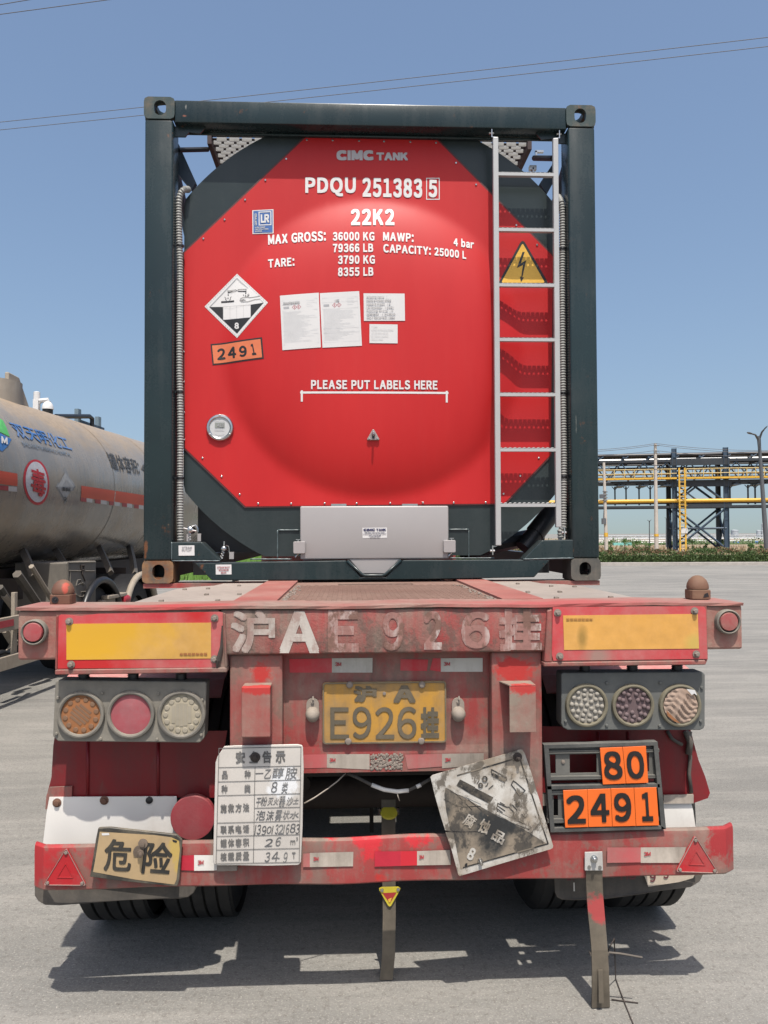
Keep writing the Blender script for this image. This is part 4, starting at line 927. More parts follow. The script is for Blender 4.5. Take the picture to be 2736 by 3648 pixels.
tape('B', [(388, 412), (598, 408), (598, 478), (390, 478)], .094, M_tape_r, par=PN); t_, mp = tape('B', [(598, 408), (798, 406), (797, 478), (598, 478)], .094, M_tape_w, par=PN); logo3m(mp, t_, .08, .23)
tape('B', [(935, 412), (1072, 414), (1066, 470), (935, 468)], .094, M_tape_r, par=PN); tape('B', [(1095, 408), (1134, 408), (1134, 474), (1080, 466)], .094, M_tape_r, par=PN); t_, mp = tape('B', [(1134, 408), (1340, 406), (1340, 474), (1134, 474)], .094, M_tape_w, par=PN); logo3m(mp, t_, .07, .22)
tape('E', [(197, 208), (324, 206), (324, 278), (197, 282)], .090, M_tape_rd, par=PN); t_, mp = tape('E', [(324, 206), (553, 205), (553, 288), (324, 278)], .090, M_tape_wd, par=PN); logo3m(mp, t_, .06, .20)
tape('E', [(742, 208), (942, 204), (942, 272), (758, 285)], .0895, M_tape_rd, par=PN); t_, mp = tape('E', [(942, 204), (1166, 200), (1166, 262), (942, 282)], .090, M_tape_wd, par=PN); logo3m(mp, t_, .07, .2)
# mud crust on the lower lip
bm = NB(); pq = V('E', 645, 245, .090)
for k in range(260):
    x = pq[0]+random.uniform(-.055, .055); z = pq[1]+random.uniform(-.028, .026); r = random.uniform(.002, .005); lathe(bm, [(r*1.5, 0), (r, r*.5), (0, r*.7)], (x, .0905, z), (random.uniform(-.5, .5), -1, random.uniform(-.3, .3)), 6)
obj('mud_crust', bm, M_grime, PN, smooth=3)
# --- number plate
YN = .080
pl_ = [V('B', *p, YN) for p in ((553, 524), (1163, 520), (1160, 826), (551, 830))]
cxp = sum(p[0] for p in pl_)/4; czp = sum(p[1] for p in pl_)/4; wp = (pl_[1][0]-pl_[0][0])/2; hp = (pl_[0][1]-pl_[3][1])/2
bm = NB(); prism(bm, [(cxp+x, czp+z) for x, z in rr2(wp, hp, .012)], YN, YN+.003); NP = obj('number_plate', bm, M_plate, TR, bevel=.001)
bm = NB(); ringplate(bm, rr2(wp-.001, hp-.001, .011), rr2(wp-.006, hp-.006, .008), (cxp, YN-.0035, czp), (1, 0, 0), (0, 0, 1), (0, 1, 0), .0034); obj('plate_rim', bm, worn('plate rim grime', (.10, .09, .075), dust=(.33, .24, .13), amt=.45, con=1.2, rough=.6), NP)
emb = lambda x0, y0, x1, y1: (lambda mp: (lambda u, v, o=0: mp(u, v, o+.001)))(on_plane('B', (x0, y1), (x1, y1), (x0, y0), YN))
letters('plate_lettering', [('沪', emb(704, 543, 818, 624), dict(bold=.05)), ('A', emb(900, 541, 1010, 626), dict(bold=.05)), ('E', emb(590, 649, 682, 804), dict(bold=.012)), ('9', emb(700, 646, 792, 804), dict(bold=.012)), ('2', emb(812, 648, 905, 804), dict(bold=.012)), ('6', emb(920, 646, 1014, 804), dict(bold=.012)), ('挂', emb(1035, 648, 1125, 804), dict(bold=.045))], M_platetx, NP)
bm = NB()
for x, y in ((685, 538), (1041, 537), (678, 817), (1038, 815)): p = V('B', x, y, YN); lathe(bm, [(.012, 0), (.012, .006), (.009, .010), (0, .012)], (p[0], YN, p[1]), n=16)
for x, y in ((856, 581),): p = V('B', x, y, YN); lathe(bm, [(.006, 0), (.006, .004), (0, .005)], (p[0], YN, p[1]), n=10)
obj('plate_bolts', bm, M_grime, NP, smooth=.6)
# --- number plate lamps
for x, y in ((502, 676), (1222, 674)):
    p = V('B', x, y, .072); bm = NB()
    prism(bm, [(p[0]+a, p[1]+.006+b) for a, b in stadium(.022, .042, 32)], .082, .0935); lathe(bm, [(.025, 0), (.0245, .015), (.020, .030), (.011, .038), (0, .040)], (p[0], .083, p[1]-.006), n=24); bolt(bm, p[0], .082, p[1]+.034, .006, .006); tube(bm, [(p[0]+.002, .071, p[1]+.044), (p[0]+.002, .076, p[1]+.056)], .003, 6)
    obj('plate_lamp', bm, worn('dusty lamp dome', (.30, .25, .21), dust=(.38, .32, .26), amt=.5, con=.6, rough=.7, scale=9), TR, smooth=.6)
# --- hooded brackets on the posts
def hood(v, x0, y0, x1, y1, openleft):
    Yf = -.045; a = V(v, x0, y1, Yf); b = V(v, x1, y0, Yf); t = .005
    bm = NB()
    if openleft:
        prism_ax(bm, [(b[0], YPO), (b[0], Yf), (a[0], Yf), (a[0], Yf+t), (b[0]-t, Yf+t), (b[0]-t, YPO)], (0, 0, a[1]), (1, 0, 0), (0, 1, 0), (0, 0, 1), b[1]-a[1])
        prism_ax(bm, [(a[0], Yf+.0), (b[0], Yf), (b[0], YPO), (a[0]-.02, YPO)], (0, 0, b[1]+.0005), (1, 0, 0), (0, 1, 0), (0, 0, 1), t)
    else: box(bm, a[0], b[0], Yf, YPO, a[1], b[1]); 
    mm = worn('box red' if not openleft else 'dusty box red', RED, dust=(.30, .255, .20), amt=.32 if not openleft else .75, con=1.2, streak=.6, up=.5, rough=.65, bump=.2, spots=[((.5*(a[0]+b[0]), Yf, b[1]-.006), .022, BR_RED, (.25, .6, 1))])
    obj('bracket_box', bm, mm, TR, bevel=.004 if not openleft else .0015, seg=2)
hood('B', 152, 548, 294, 800, False); hood('B', 1474, 546, 1602, 774, True)
# --- rear underrun bumper
YBU = .048
zt0 = V('E', 500, 668, YBU)[1]; zb_ = V('E', 300, 893, YBU)[1]; xl_ = V('D', 90, 820, YBU+.02)[0]; xr_ = V('F', 1470, 790, YBU+.02)[0]
zbr = V('F', 1200, 914, YBU)[1]; ztr = V('F', 1000, 668, YBU)[1]; zbl = V('D', 300, 936, YBU)[1]; ztl = V('D', 300, 716, YBU)[1]
prof = lambda zt_, zb2: [(YBU+.024, zt_+.010), (YBU+.012, zt_+.012), (YBU+.003, zt_+.005), (YBU, zt_-.008), (YBU, zb2+.006), (YBU+.006, zb2), (YBU+.024, zb2)]
bm = NB(); rings = []
xs = [xl_+(xr_-xl_)*k/60 for k in range(61)]
for x in xs:
    t = (x-xl_)/(xr_-xl_); zt_ = ztl+(ztr-ztl)*t; zb2 = zbl+(zbr-zbl)*t; e = min(x-xl_, xr_-x); dy = .03*max(0, 1-e/.035)**2
    dz = .004*sin(7*x)+.003*sin(15*x+1)
    rings.append([bm.verts.new((x, y+dy+.002*sin(11*x), z+(dz*.5))) for y, z in prof(zt_, zb2)])
for q, s in zip(rings, rings[1:]):
    for k in range(len(q)): bm.faces.new((q[k], q[(k+1) % len(q)], s[(k+1) % len(q)], s[k]))
bm.faces.new(rings[0]); bm.faces.new(rings[-1][::-1])
BU = obj('rear_bumper', bm, M_bumper, TR, smooth=.5)
YT = YBU-.0045
tape('D', [(884, 750), (953, 748), (953, 831), (884, 829)], YT, M_tape_rb, par=BU); t_, mp = tape('D', [(953, 748), (1075, 748), (1075, 830), (953, 832)], YT, M_white_f, par=BU); logo3m(mp, t_, .16, .42, .4, .68)
tape('E', [(196, 740), (232, 738), (232, 812), (196, 812)], YT, M_tape_rd, par=BU); t_, mp = tape('E', [(232, 736), (466, 730), (464, 808), (232, 812)], YT, M_tape_wd, par=BU); logo3m(mp, t_, .08, .2)
tape('E', [(580, 728), (720, 727), (720, 806), (580, 810)], YT, M_tape_rb, par=BU); tape('E', [(720, 727), (808, 726), (808, 803), (720, 806)], YT, M_tape_r, par=BU); t_, mp = tape('E', [(808, 726), (985, 720), (990, 800), (808, 803)], YT, M_tape_wd, par=BU); logo3m(mp, t_, .06, .2)
tape('F', [(742, 750), (932, 750), (932, 835), (740, 838)], YT, M_tape_rd, par=BU); t_, mp = tape('F', [(932, 750), (1190, 748), (1170, 838), (932, 838)], YT, M_tape_wd, par=BU); logo3m(mp, t_, .07, .22)
# triangle reflectors
for v, p in (('D', ((266, 708), (142, 910), (374, 912))), ('F', ((1243, 682), (1132, 890), (1378, 898)))):
    t3 = [Vector(V(v, *q, YBU-.012)) for q in p]; c = sum(t3, Vector((0, 0)))/3
    def rt(s, r=.008):
        P_ = [c+(q-c)*s for q in t3]; out = []
        for i in range(3):
            q, a_, b_ = P_[i], (P_[i-1]-P_[i]).normalized()*r, (P_[(i+1) % 3]-P_[i]).normalized()*r
            out += [tuple(q+a_), tuple(q+a_*.3+b_*.3), tuple(q+b_)]
        return out
    TRI = obj('triangle_reflector', prism(NB(), rt(1), YBU-.012, YBU-.003), M_trired, BU, bevel=.002)
    bm = NB(); ringplate(bm, rt(.99, .007), rt(.955, .007), (0, YBU-.0145, 0), (1, 0, 0), (0, 0, 1), (0, 1, 0), .0025); obj('reflector_edge', bm, worn('pale worn edge', (.42, .22, .20), dust=(.40, .33, .28), amt=.4, rough=.6), TRI)
    bm = NB(); ringplate(bm, rt(.40, .003), rt(.34, .003), (0, YBU-.0140, 0), (1, 0, 0), (0, 0, 1), (0, 1, 0), .002); obj('raised_triangle', bm, M_trired, TRI)
    bm = NB()
    for q in t3: d = c+(q-c)*.80; bolt(bm, d.x, YBU-.012, d.y, .006, .006)
    obj('bolts', bm, M_grime, TRI)
# --- fenders: arch over the wheels with ribbed rear skirt
YSK = .20
zft = V('A', 700, 668, .34)[1]
for s in (-1, 1):
    bm = NB(); xo, xi = s*1.235, s*.62
    pr = [(YSK+.10, zft-.07), (YSK+.18, zft-.02), (YSK+.30, zft), (1.9, zft), (2.6, zft), (4.8, zft), (5.0, zft-.02), (5.15, zft-.1)]
    L_ = [[bm.verts.new((x, y, z+d)) for y, z in pr] for x in (xo, xi) for d in (0, -.006)]
    for k in range(len(pr)-1):
        bm.faces.new((L_[0][k], L_[0][k+1], L_[2][k+1], L_[2][k])); bm.faces.new((L_[1][k], L_[3][k], L_[3][k+1], L_[1][k+1])); bm.faces.new((L_[0][k], L_[1][k], L_[1][k+1], L_[0][k+1])); bm.faces.new((L_[2][k], L_[2][k+1], L_[3][k+1], L_[3][k]))
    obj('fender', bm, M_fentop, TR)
def skirt(v, outline, ribs, y0, y1):
    pts = VV(v, outline, YSK); x0, x1 = min(p[0] for p in pts), max(p[0] for p in pts)
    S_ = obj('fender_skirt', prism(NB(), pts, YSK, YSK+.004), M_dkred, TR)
    bm = NB()
    for x in ribs:
        a = V(v, x, y0, YSK); b = V(v, x, y1, YSK); tube(bm, [(a[0], YSK-.001, a[1]), (b[0], YSK-.001, b[1])], .006, 6)
    obj('skirt_ribs', bm, M_dkred, S_, smooth=3); return S_
SKL = skirt('D', [(205, 100), (1130, 80), (1075, 440), (300, 436), (296, 428), (160, 432), (186, 330), (196, 160)], (382, 760), 130, 425)
bm = NB(); prism(bm, VV('D', [(176, 384), (297, 378), (296, 434), (178, 438), (166, 500), (154, 502), (160, 430)], YSK-.01), YSK-.012, YSK-.004); obj('skirt_corner', bm, M_bumper, TR)
SKR = skirt('F', [(372, 60), (1215, 70), (1235, 150), (1262, 250), (1300, 345), (1328, 440), (1316, 470), (1235, 498), (1228, 455), (372, 475)], (690, 860), 90, 450)
bm = NB()
for pts in ([(1215, 90), (1208, 160), (1216, 240), (1208, 330), (1222, 440)], [(1085, 88), (1110, 130), (1140, 150), (1170, 165)]): tube(bm, [P3('F', x, y, YSK-.012) for x, y in pts], .007, 6)
tube(bm, [P3('F', x, y, YSK-.02) for x, y in ((1190, 90), (1215, 150), (1205, 220))], .012, 6)
obj('torn_liner', bm, M_rub, SKR, smooth=3)
# --- mud flaps
YMF = .185
def flap(v, pts, m, name, Y=YMF, bow=.0):
    return obj(name, prism(NB(), VV(v, pts, Y), Y, Y+.004), m, TR)
FL = flap('D', [(175, 437), (300, 436), (858, 433), (870, 690), (866, 900), (130, 900), (140, 690), (160, 520)], M_white_f, 'mud_flap')
bm = NB(); 
for x, y in ((216, 467), (470, 454)): p = V('D', x, y, YMF); lathe(bm, [(.016, 0), (.016, .002), (.010, .004), (.009, .010), (0, .011)], (p[0], YMF, p[1]), n=12)
obj('rusty_bolts', bm, M_rust, FL); bm = NB(); p = V('D', 712, 453, YMF); lathe(bm, [(.013, 0), (.012, .006), (0, .008)], (p[0], YMF, p[1]), n=14); obj('black_bolt', bm, M_blackp, FL)
FR_ = flap('F', [(1040, 500), (1222, 500), (1232, 540), (1250, 660), (1262, 720), (1262, 880), (1040, 880)], M_white_f, 'mud_flap')
bm = NB(); prism(bm, VV('F', [(1062, 452), (1232, 448), (1232, 498), (1062, 500)], YMF-.006), YMF-.01, YMF-.002); obj('flap_clamp', bm, M_tape_wd, FR_)
def rubber(v, pts, Y0, name):
    q = VV(v, pts, Y0); bm = NB(); prism(bm, q, Y0, Y0+.008); 
    for vv in bm.verts: vv.co.y += .02*sin(6*vv.co.x)
    return obj(name, bm, M_rub, TR, bevel=.003)
rubber('D', [(104, 730), (870, 720), (975, 730), (966, 925), (945, 965), (915, 988), (870, 997), (600, 1000), (240, 1011), (160, 1006), (125, 985), (106, 955)], .20, 'rubber_flap')
RF = rubber('F', [(430, 700), (1290, 690), (1298, 920), (1280, 955), (1225, 986), (1050, 998), (900, 1015), (720, 1034), (560, 1042), (480, 1042), (452, 1030), (440, 1000)], .20, 'rubber_flap')
bm = NB(); poly_sheet(bm, VV('F', [(940, 880), (1250, 880), (1228, 922), (1150, 945), (974, 972)], .19), .186); PC = obj('torn_white_patch', bm, worn('cream patch', (.62, .53, .43), dust=(.45, .36, .27), amt=.2, rough=.6), RF)
letters('flap_lettering', [('17', on_plane('F', (512, 938), (562, 938), (512, 880), .178), dict(bold=.02)), ('TIS', on_plane('F', (802, 936), (905, 932), (802, 872), .178), dict(bold=.02)), ('9', on_plane('F', (985, 948), (1018, 945), (985, 890), .184), dict(bold=.02)), ('5', on_plane('F', (1062, 928), (1092, 926), (1062, 875), .184), dict(bold=.02))], flat('dark red lettering', (.16, .04, .05), rough=.7), RF)
bm = NB(); strokes(bm, [[V('F', 551, 952, .18), V('F', 552, 996, .18)]], .005, .178); obj('white_mark', bm, M_white_f, RF)
# --- round red disc behind the notice board
p = V('D', 948, 543, .15); r = 116*.663/2900*2.96; bm = NB(); lathe(bm, [(r*.98, -.02), (r*.98, 0), (r, .002), (r, .010), (r*.97, .013), (0, .013)], (p[0], .15, p[1]), n=56)
DC = obj('round_reflector_cap', bm, M_discr, TR, smooth=.5)
bm = NB(); lathe(bm, [(.010, 0), (.010, .008), (0, .01)], (p[0]+.01, .14, p[1]-r-.008), n=10); obj('cap_stud', bm, M_grime, DC)
# --- deck
ZD = ZF-.004
def rail_x(v, x, y): return PZ(v, x, y, ZD).x
dl0, dl1 = PZ('B', 115, 128, ZD), PZ('B', 330, 124, ZD); dr0, dr1 = PZ('B', 1420, 112, ZD), PZ('B', 1620, 112, ZD)
xs_l = (PZ('B', 305, 22, ZD).x, PZ('B', 445, 20, ZD).x); xs_r = (PZ('B', 1168, 14, ZD).x, PZ('B', 1305, 14, ZD).x)
rl = (dl0.x, dl1.x); rr = (dr0.x, dr1.x)
for xa, xb in (rl, rr):
    bm = NB(); box(bm, xa, xb, .232, 12.2, ZD-.016, ZD+.004); box(bm, (xa+xb)/2-.01, (xa+xb)/2+.01, .24, 12.2, ZD-.40, ZD-.016); box(bm, xa+.02, xb-.02, .24, 12.2, ZD-.42, ZD-.40)
    obj('chassis_rail', bm, M_deckr, TR)
bm = NB(); box(bm, rl[1]-.008, rr[0]+.008, .238, 1.29, ZD-.0135, ZD-.006); box(bm, rl[1]-.008, -.19, 1.2902, 1.52, ZD-.013, ZD-.0065); box(bm, .19, rr[0]+.008, 1.2902, 1.52, ZD-.013, ZD-.0065); box(bm, -.1898, .1898, 1.40, 1.52, ZD-.0128, ZD-.0067)
y = .25
while y < 1.26:
    x = rl[1]+.02+(.02 if int(y*100) % 2 else 0)
    while x < rr[0]-.03: box(bm, x, x+.022, y, y+.006, ZD-.006, ZD-.0035); x += .04
    y += .030
obj('chequer_plate', bm, M_check, TR)
for s, xo, xi in ((-1, PZ('A', 880, 170, ZD).x, rl[0]+.010), (1, PZ('C', 735, 130, ZD).x, rr[1]-.010)):
    bm = NB(); e = .24
    pts = [(xi, e), (xo, e), (xo-s*.004, 1.02), (xo-s*.05, 1.18), (xo-s*.14, 1.26), (xo-s*.16, 1.45), (xi, 1.45)]
    prism_ax(bm, pts, (0, 0, ZD-.009), (1, 0, 0), (0, 1, 0), (0, 0, 1), .006); DP = obj('deck_plate', bm, M_deckw, TR)
    bm = NB()
    for t, y in ((.2, .30), (.75, .31), (.45, .62), (.1, .62), (.6, 1.0), (.85, .95), (.3, 1.2)): bolt(bm, xi+(xo-xi)*t, y, ZD-.003, .012, .008, (0, 0, 1), 4)
    obj('deck_bolts', bm, M_grime, DP)
# pebbles and grit along the rails
bm = NB(); rn = random.Random(9)
for k in range(140):
    xx = rl[1]+.012+abs(rn.gauss(0, .02)) if k % 2 else rr[0]-.012-abs(rn.gauss(0, .02)); r = rn.uniform(.002, .008); yy = rn.uniform(.26, 1.2); lathe(bm, [(0, -r*.5), (r, 0), (r*.7, r*.5), (0, r*.7)], (xx, yy, ZD-.004), (rn.uniform(-.4, .4), rn.uniform(-.4, .4), 1), 6)
obj('grit', bm, M_grime, TR)
# --- bolsters, cross members, underframe, added dark box
bm = NB(); box(bm, -1.215, 1.215, 1.53, 1.70, Z0-.026, Z0-.002); box(bm, -.99, .99, 1.535, 1.695, ZD-.16, Z0-.0262); obj('container_bolster', bm, M_tr, TR)
bm = NB(); box(bm, -1.215, 1.215, 7.40, 7.57, ZD-.16, Z0-.006); obj('container_bolster', bm, M_tr, TR)
bm = NB()
for y in (.24, 1.9, 2.9, 4.0, 5.2, 6.4, 8.6, 10, 11.5): box(bm, rl[0]+.06, rr[1]-.06, y, y+.08, ZD-.30, ZD-.05)
for y in (.8, 2.12, 3.44): box(bm, -.46, .46, y+.25, y+.40, ZD-.38, ZD-.08); 
box(bm, -.60, .60, .60, .68, .66, 1.30); box(bm, -.03, -.01, 1.5, 1.55, .1, .6)  # wide box added to hide the rails and darken the opening
obj('cross_members_and_dark_box', bm, M_dark, TR)
for y in (0.92, 2.24, 3.56):
    bm = NB(); tube(bm, [(-1.0, y, .50), (1.0, y, .50)], .075, 14); obj('axle', bm, M_dark, TR, smooth=.6)
    bm = NB(); lathe(bm, [(.14, 0), (.14, .12), (.05, .16), (.04, .24)], (-.35, y+.15, .56), (0, -1, 0), 18); lathe(bm, [(.14, 0), (.14, .12), (.05, .16), (.04, .24)], (.35, y+.15, .56), (0, -1, 0), 18); obj('brake_chamber', bm, M_dark, TR, smooth=.6)
bm = NB(); lathe(bm, [(0, 0), (.12, .03), (.14, .06), (.14, .7), (.12, .73), (0, .76)], (-.38, 4.6, .8), (1, 0, 0), 20); obj('air_tank', bm, M_dark, TR, smooth=.6)
# wheels
def wheel(x, y):
    bm = NB(); hw = .135; pr = [(.30, -hw*.7), (.40, -hw), (.47, -hw), (.495, -hw*.86)]
    zz = -hw*.80
    while zz < hw*.78:
        pr += [(.505, zz), (.505, zz+.040), (.490, zz+.042), (.490, zz+.050)]; zz += .052
    pr += [(.495, hw*.86), (.47, hw), (.40, hw), (.30, hw*.7)]
    lathe(bm, pr, (x, y, .505), (1, 0, 0), 64, cap=False); W_ = obj('tyre', bm, M_tyre, TR, smooth=.5)
    bm = NB(); lathe(bm, [(.30, -.09), (.28, -.06), (.27, .05), (.16, .06), (.15, .02), (0, .02)], (x, y, .505), (1 if x > 0 else -1, 0, 0), 32, cap=False); lathe(bm, [(.295, -.095), (.10, -.03), (.1, -.05), (0, -.05)], (x, y, .505), (1 if x > 0 else -1, 0, 0), 24, cap=False); obj('wheel_rim', bm, M_grime, W_, smooth=.6)
for y in (0.92, 2.24, 3.56):
    for x in (-1.10, -.76, .76, 1.10): wheel(x, y)
for s in (-1, 1):
    bm = NB(); box(bm, s*.5-.06, s*.5+.06, 9.2, 9.32, .02, ZD-.3); box(bm, s*.5-.14, s*.5+.14, 9.1, 9.42, .0, .02); obj('landing_leg', bm, M_dark, TR)
# --- twist locks
for v, x, y in (('T', 665, 590), ('C', 1197, 132)):
    p = PZ(v, x, y, ZF); cx_, cy_ = p.x, .165
    s_ = (cy_-CP.y)/(p.y-CP.y); cx_ = CP.x+(p.x-CP.x)*s_
    bm = NB()
    for a in rrect(.038, .034, .012, 24): pass
    prism_ax(bm, [(cx_+a, cy_+b) for a, b in rrect(.038, .036, .010, 24)], (0, 0, ZF), (1, 0, 0), (0, 1, 0), (0, 0, 1), .034)
    TL_ = obj('twist_lock', bm, M_rust, TR, bevel=.002)
    bm = NB(); n = 24; rings = []
    for f, h in ((.97, 0), (1.0, .006), (.96, .018), (.78, .034), (.45, .046), (.18, .050), (0, .0505)):
        if f == 0: rings.append([bm.verts.new((cx_, cy_, ZF+.036+h))]*1)
        else: rings.append([bm.verts.new((cx_+a*f, cy_+b*f, ZF+.036+h)) for a, b in rrect(.038, .036, .030, n)])
    for q, s in zip(rings, rings[1:]):
        for k in range(n):
            if len(s) == 1: bm.faces.new((q[k], q[(k+1) % n], s[0]))
            else: bm.faces.new((q[k], q[(k+1) % n], s[(k+1) % n], s[k]))
    bm.faces.new(rings[0][::-1]); obj('lock_head', bm, M_rust, TL_, smooth=.7)
    bm = NB(); 
    if v == 'T': lathe(bm, [(.012, 0), (.012, .002), (.007, .0022), (.007, .0005)], (cx_-.015, cy_-.0362, ZF+.016), n=16); lathe(bm, [(.0045, 0), (.004, .004), (0, .005)], (cx_-.013, cy_-.036, ZF+.017), n=8)
    else: poly_sheet(bm, [(cx_+.004, ZF+.006), (cx_+.026, ZF+.010), (cx_+.022, ZF+.024), (cx_+.010, ZF+.020)], cy_-.0362)
    obj('lock_hole', bm, M_blackp, TL_)
# --- loose cable and wire in the opening
bm = NB(); tube(bm, [P3('M', 570, 315, .16), P3('M', 690, 370, .15), P3('M', 820, 438, .14), P3('M', 960, 490, .14), P3('M', 1100, 512, .14), P3('M', 1220, 500, .14), P3('M', 1340, 445, .14), P3('M', 1480, 365, .14)], .0065, 8); CBL = obj('brake_cable', bm, M_rub, TR, smooth=3)
bm = NB(); tube(bm, [P3('M', 825, 440, .138), P3('M', 960, 492, .138), P3('M', 1100, 513, .138), P3('M', 1225, 500, .138)], .0078, 8); tube(bm, [P3('M', 1310, 462, .138), P3('M', 1355, 440, .138)], .0078, 8); obj('cable_tape', bm, M_white_f, CBL, smooth=3)
bm = NB(); tube(bm, [P3('M', 100, 640, .10), P3('M', 210, 580, .11), P3('M', 350, 485, .12), P3('M', 460, 400, .13), P3('M', 545, 315, .14)], .0025, 6); tube(bm, [P3('M', 1100, 515, .135), P3('M', 1108, 560, .135), P3('M', 1126, 612, .135)], .002, 6); obj('thin_wire', bm, M_tape_wd, TR, smooth=3)
# ================================================================ things hung on the trailer
M_board = worn('off white board', (.60, .555, .505), dust=(.47, .42, .36), amt=.12, con=.7, streak=.3, up=0, rough=.5, bump=.04, spots=[(P3('N', 1180, 620, .02), .05, (.82, .82, .82), (1, 1, .8))])
M_print = worn('grey printed lettering', (.11, .105, .10), dust=(.26, .245, .23), amt=.35, con=.9, up=0, rough=.7)
M_pen = worn('pen ink', (.07, .07, .075), dust=(.30, .29, .275), amt=.38, con=1.2, up=0, rough=.7, scale=5)
YNB = .012
nb = [(215, 40), (380, 28), (1370, 8), (1440, 22), (1456, 60), (1468, 400), (1455, 900), (1450, 1300), (1425, 1860), (1400, 1898), (1370, 1912), (900, 1924), (400, 1915), (110, 1918), (55, 1890), (40, 1850), (60, 1000), (78, 300), (110, 200)]
NBT = thing('safety_notice_board', 'off white safety notice board with Chinese table and handwriting, hung beside the red disc', 'notice board', P3('N', 760, 1915, YNB))
bm = NB(); prism(bm, VV('N', nb, YNB), YNB, YNB+.006); obj('board', bm, M_board, NBT, bevel=.0015)
bm = NB()
def NL(*pts): return [V('N', x, y, YNB) for x, y in pts]
strokes(bm, [NL((132, 70), (1426, 46)), NL((132, 372), (1418, 348)), NL((125, 598), (1414, 566)), NL((122, 815), (1412, 782)), NL((694, 1012), (1408, 996)), NL((110, 1246), (1404, 1212)), NL((104, 1456), (1402, 1428)), NL((98, 1672), (1400, 1644)), NL((88, 1888), (1398, 1862)), NL((134, 66), (88, 1890)), NL((1426, 46), (1398, 1864)), NL((702, 362), (676, 1868))], .0022, YNB)
obj('table_lines', bm, M_print, NBT)
def on_nb(x0, y0, x1, y1, sk=0, sl=-.02): return on_plane('N', (x0, y1), (x1, y1+sl*(x1-x0)), (x0+sk, y0), YNB)
C5 = dict(bold=.028); it = []
for k, ch in enumerate('安全告示'): it.append((ch, on_nb((398, 606, 820, 1026)[k], 118-2*k, (545, 752, 962, 1178)[k], 308-3*k), dict(bold=.035)))
for s, x0, x1, y0, y1 in (('品', 180, 272, 424, 550), ('种', 536, 632, 415, 545), ('种', 172, 268, 650, 778), ('类', 534, 630, 640, 768)): it.append((s, on_nb(x0, y0, x1, y1), C5))
for s, y0, y1 in (('施救方法', 950, 1085), ('联系电话', 1290, 1415), ('罐体容积', 1500, 1632), ('核载质量', 1712, 1845)):
    for k, ch in enumerate(s): it.append((ch, on_nb(158+118*k, y0-5*k, 255+118*k, y1-5*k), C5))
it.append(('m', on_nb(1258, 1518, 1336, 1584), dict(bold=.02))); it.append(('3', on_nb(1350, 1468, 1376, 1520), dict(bold=.02))); it.append(('T', on_nb(1284, 1708, 1340, 1806), dict(bold=.03)))
letters('printed_lettering', it, M_print, NBT)
H5 = dict(bold=.004, n=4); ht = []
def hw(s, cells, sk=26):
    for ch, (x0, y0, x1, y1) in zip(s, cells): ht.append((ch, on_nb(x0, y0, x1, y1, sk, -.06), H5))
hw('乙醇胺', ((842, 402, 945, 548), (968, 380, 1140, 542), (1172, 372, 1350, 560)))
hw('8类', ((948, 598, 1040, 768), (1112, 604, 1205, 780)))
hw('干粉灭火器沙土', ((706, 850, 778, 1002), (782, 832, 880, 980), (892, 850, 975, 968), (985, 850, 1060, 962), (1070, 826, 1165, 990), (1188, 840, 1290, 970), (1296, 850, 1380, 945)))
hw('泡沫雾状水', ((708, 1052, 850, 1205), (868, 1052, 985, 1210), (1008, 1042, 1115, 1208), (1128, 1048, 1232, 1190), (1236, 1068, 1385, 1180)))
hw('390321683'.replace('21683','2683') if 0 else '39032683', ((724, 1272, 784, 1425), (802, 1290, 868, 1440), (878, 1300, 950, 1412), (1010, 1268, 1058, 1420), (1062, 1272, 1140, 1420), (1180, 1262, 1228, 1420), (1244, 1256, 1330, 1400), (1336, 1262, 1392, 1420)), 20)
hw('26', ((848, 1498, 970, 1620), (1016, 1468, 1095, 1612))); hw('34', ((848, 1706, 925, 1858), (955, 1702, 1058, 1850))); hw('9', ((1138, 1704, 1198, 1875),))
letters('handwriting', ht, M_pen, NBT)
bm = NB(); strokes(bm, [NL((716, 468), (828, 462))], .0035, YNB); strokes(bm, [NL((1072, 1802), (1084, 1802))], .004, YNB); strokes(bm, [NL((716, 1280), (696, 1432)), NL((988, 1292), (966, 1415)), NL((1170, 1278), (1146, 1415))], .0028, YNB); obj('pen_strokes', bm, M_pen, NBT)
p = V('N', 706, 210, YNB); bm = NB(); lathe(bm, [(.017, 0), (.017, .003), (.013, .006), (.007, .006), (.007, .014), (0, .016)], (p[0], YNB, p[1]), n=20); obj('fixing_bolt', bm, M_dark, NBT, smooth=.6)
bm = NB(); q = V('N', 260, 1940, YNB+.02); box(bm, q[0]-.033, q[0]+.035, YNB+.012, YBU-.002, q[1]-.012, q[1]+.014); obj('lower_bracket', bm, M_grime, NBT, bevel=.002)
bm = NB(); p = V('N', 706, 210, YNB); tube(bm, [(p[0], YNB+.004, p[1]), (p[0], YPO+.004, p[1])], .007, 8); obj('stud', bm, M_dark, NBT)
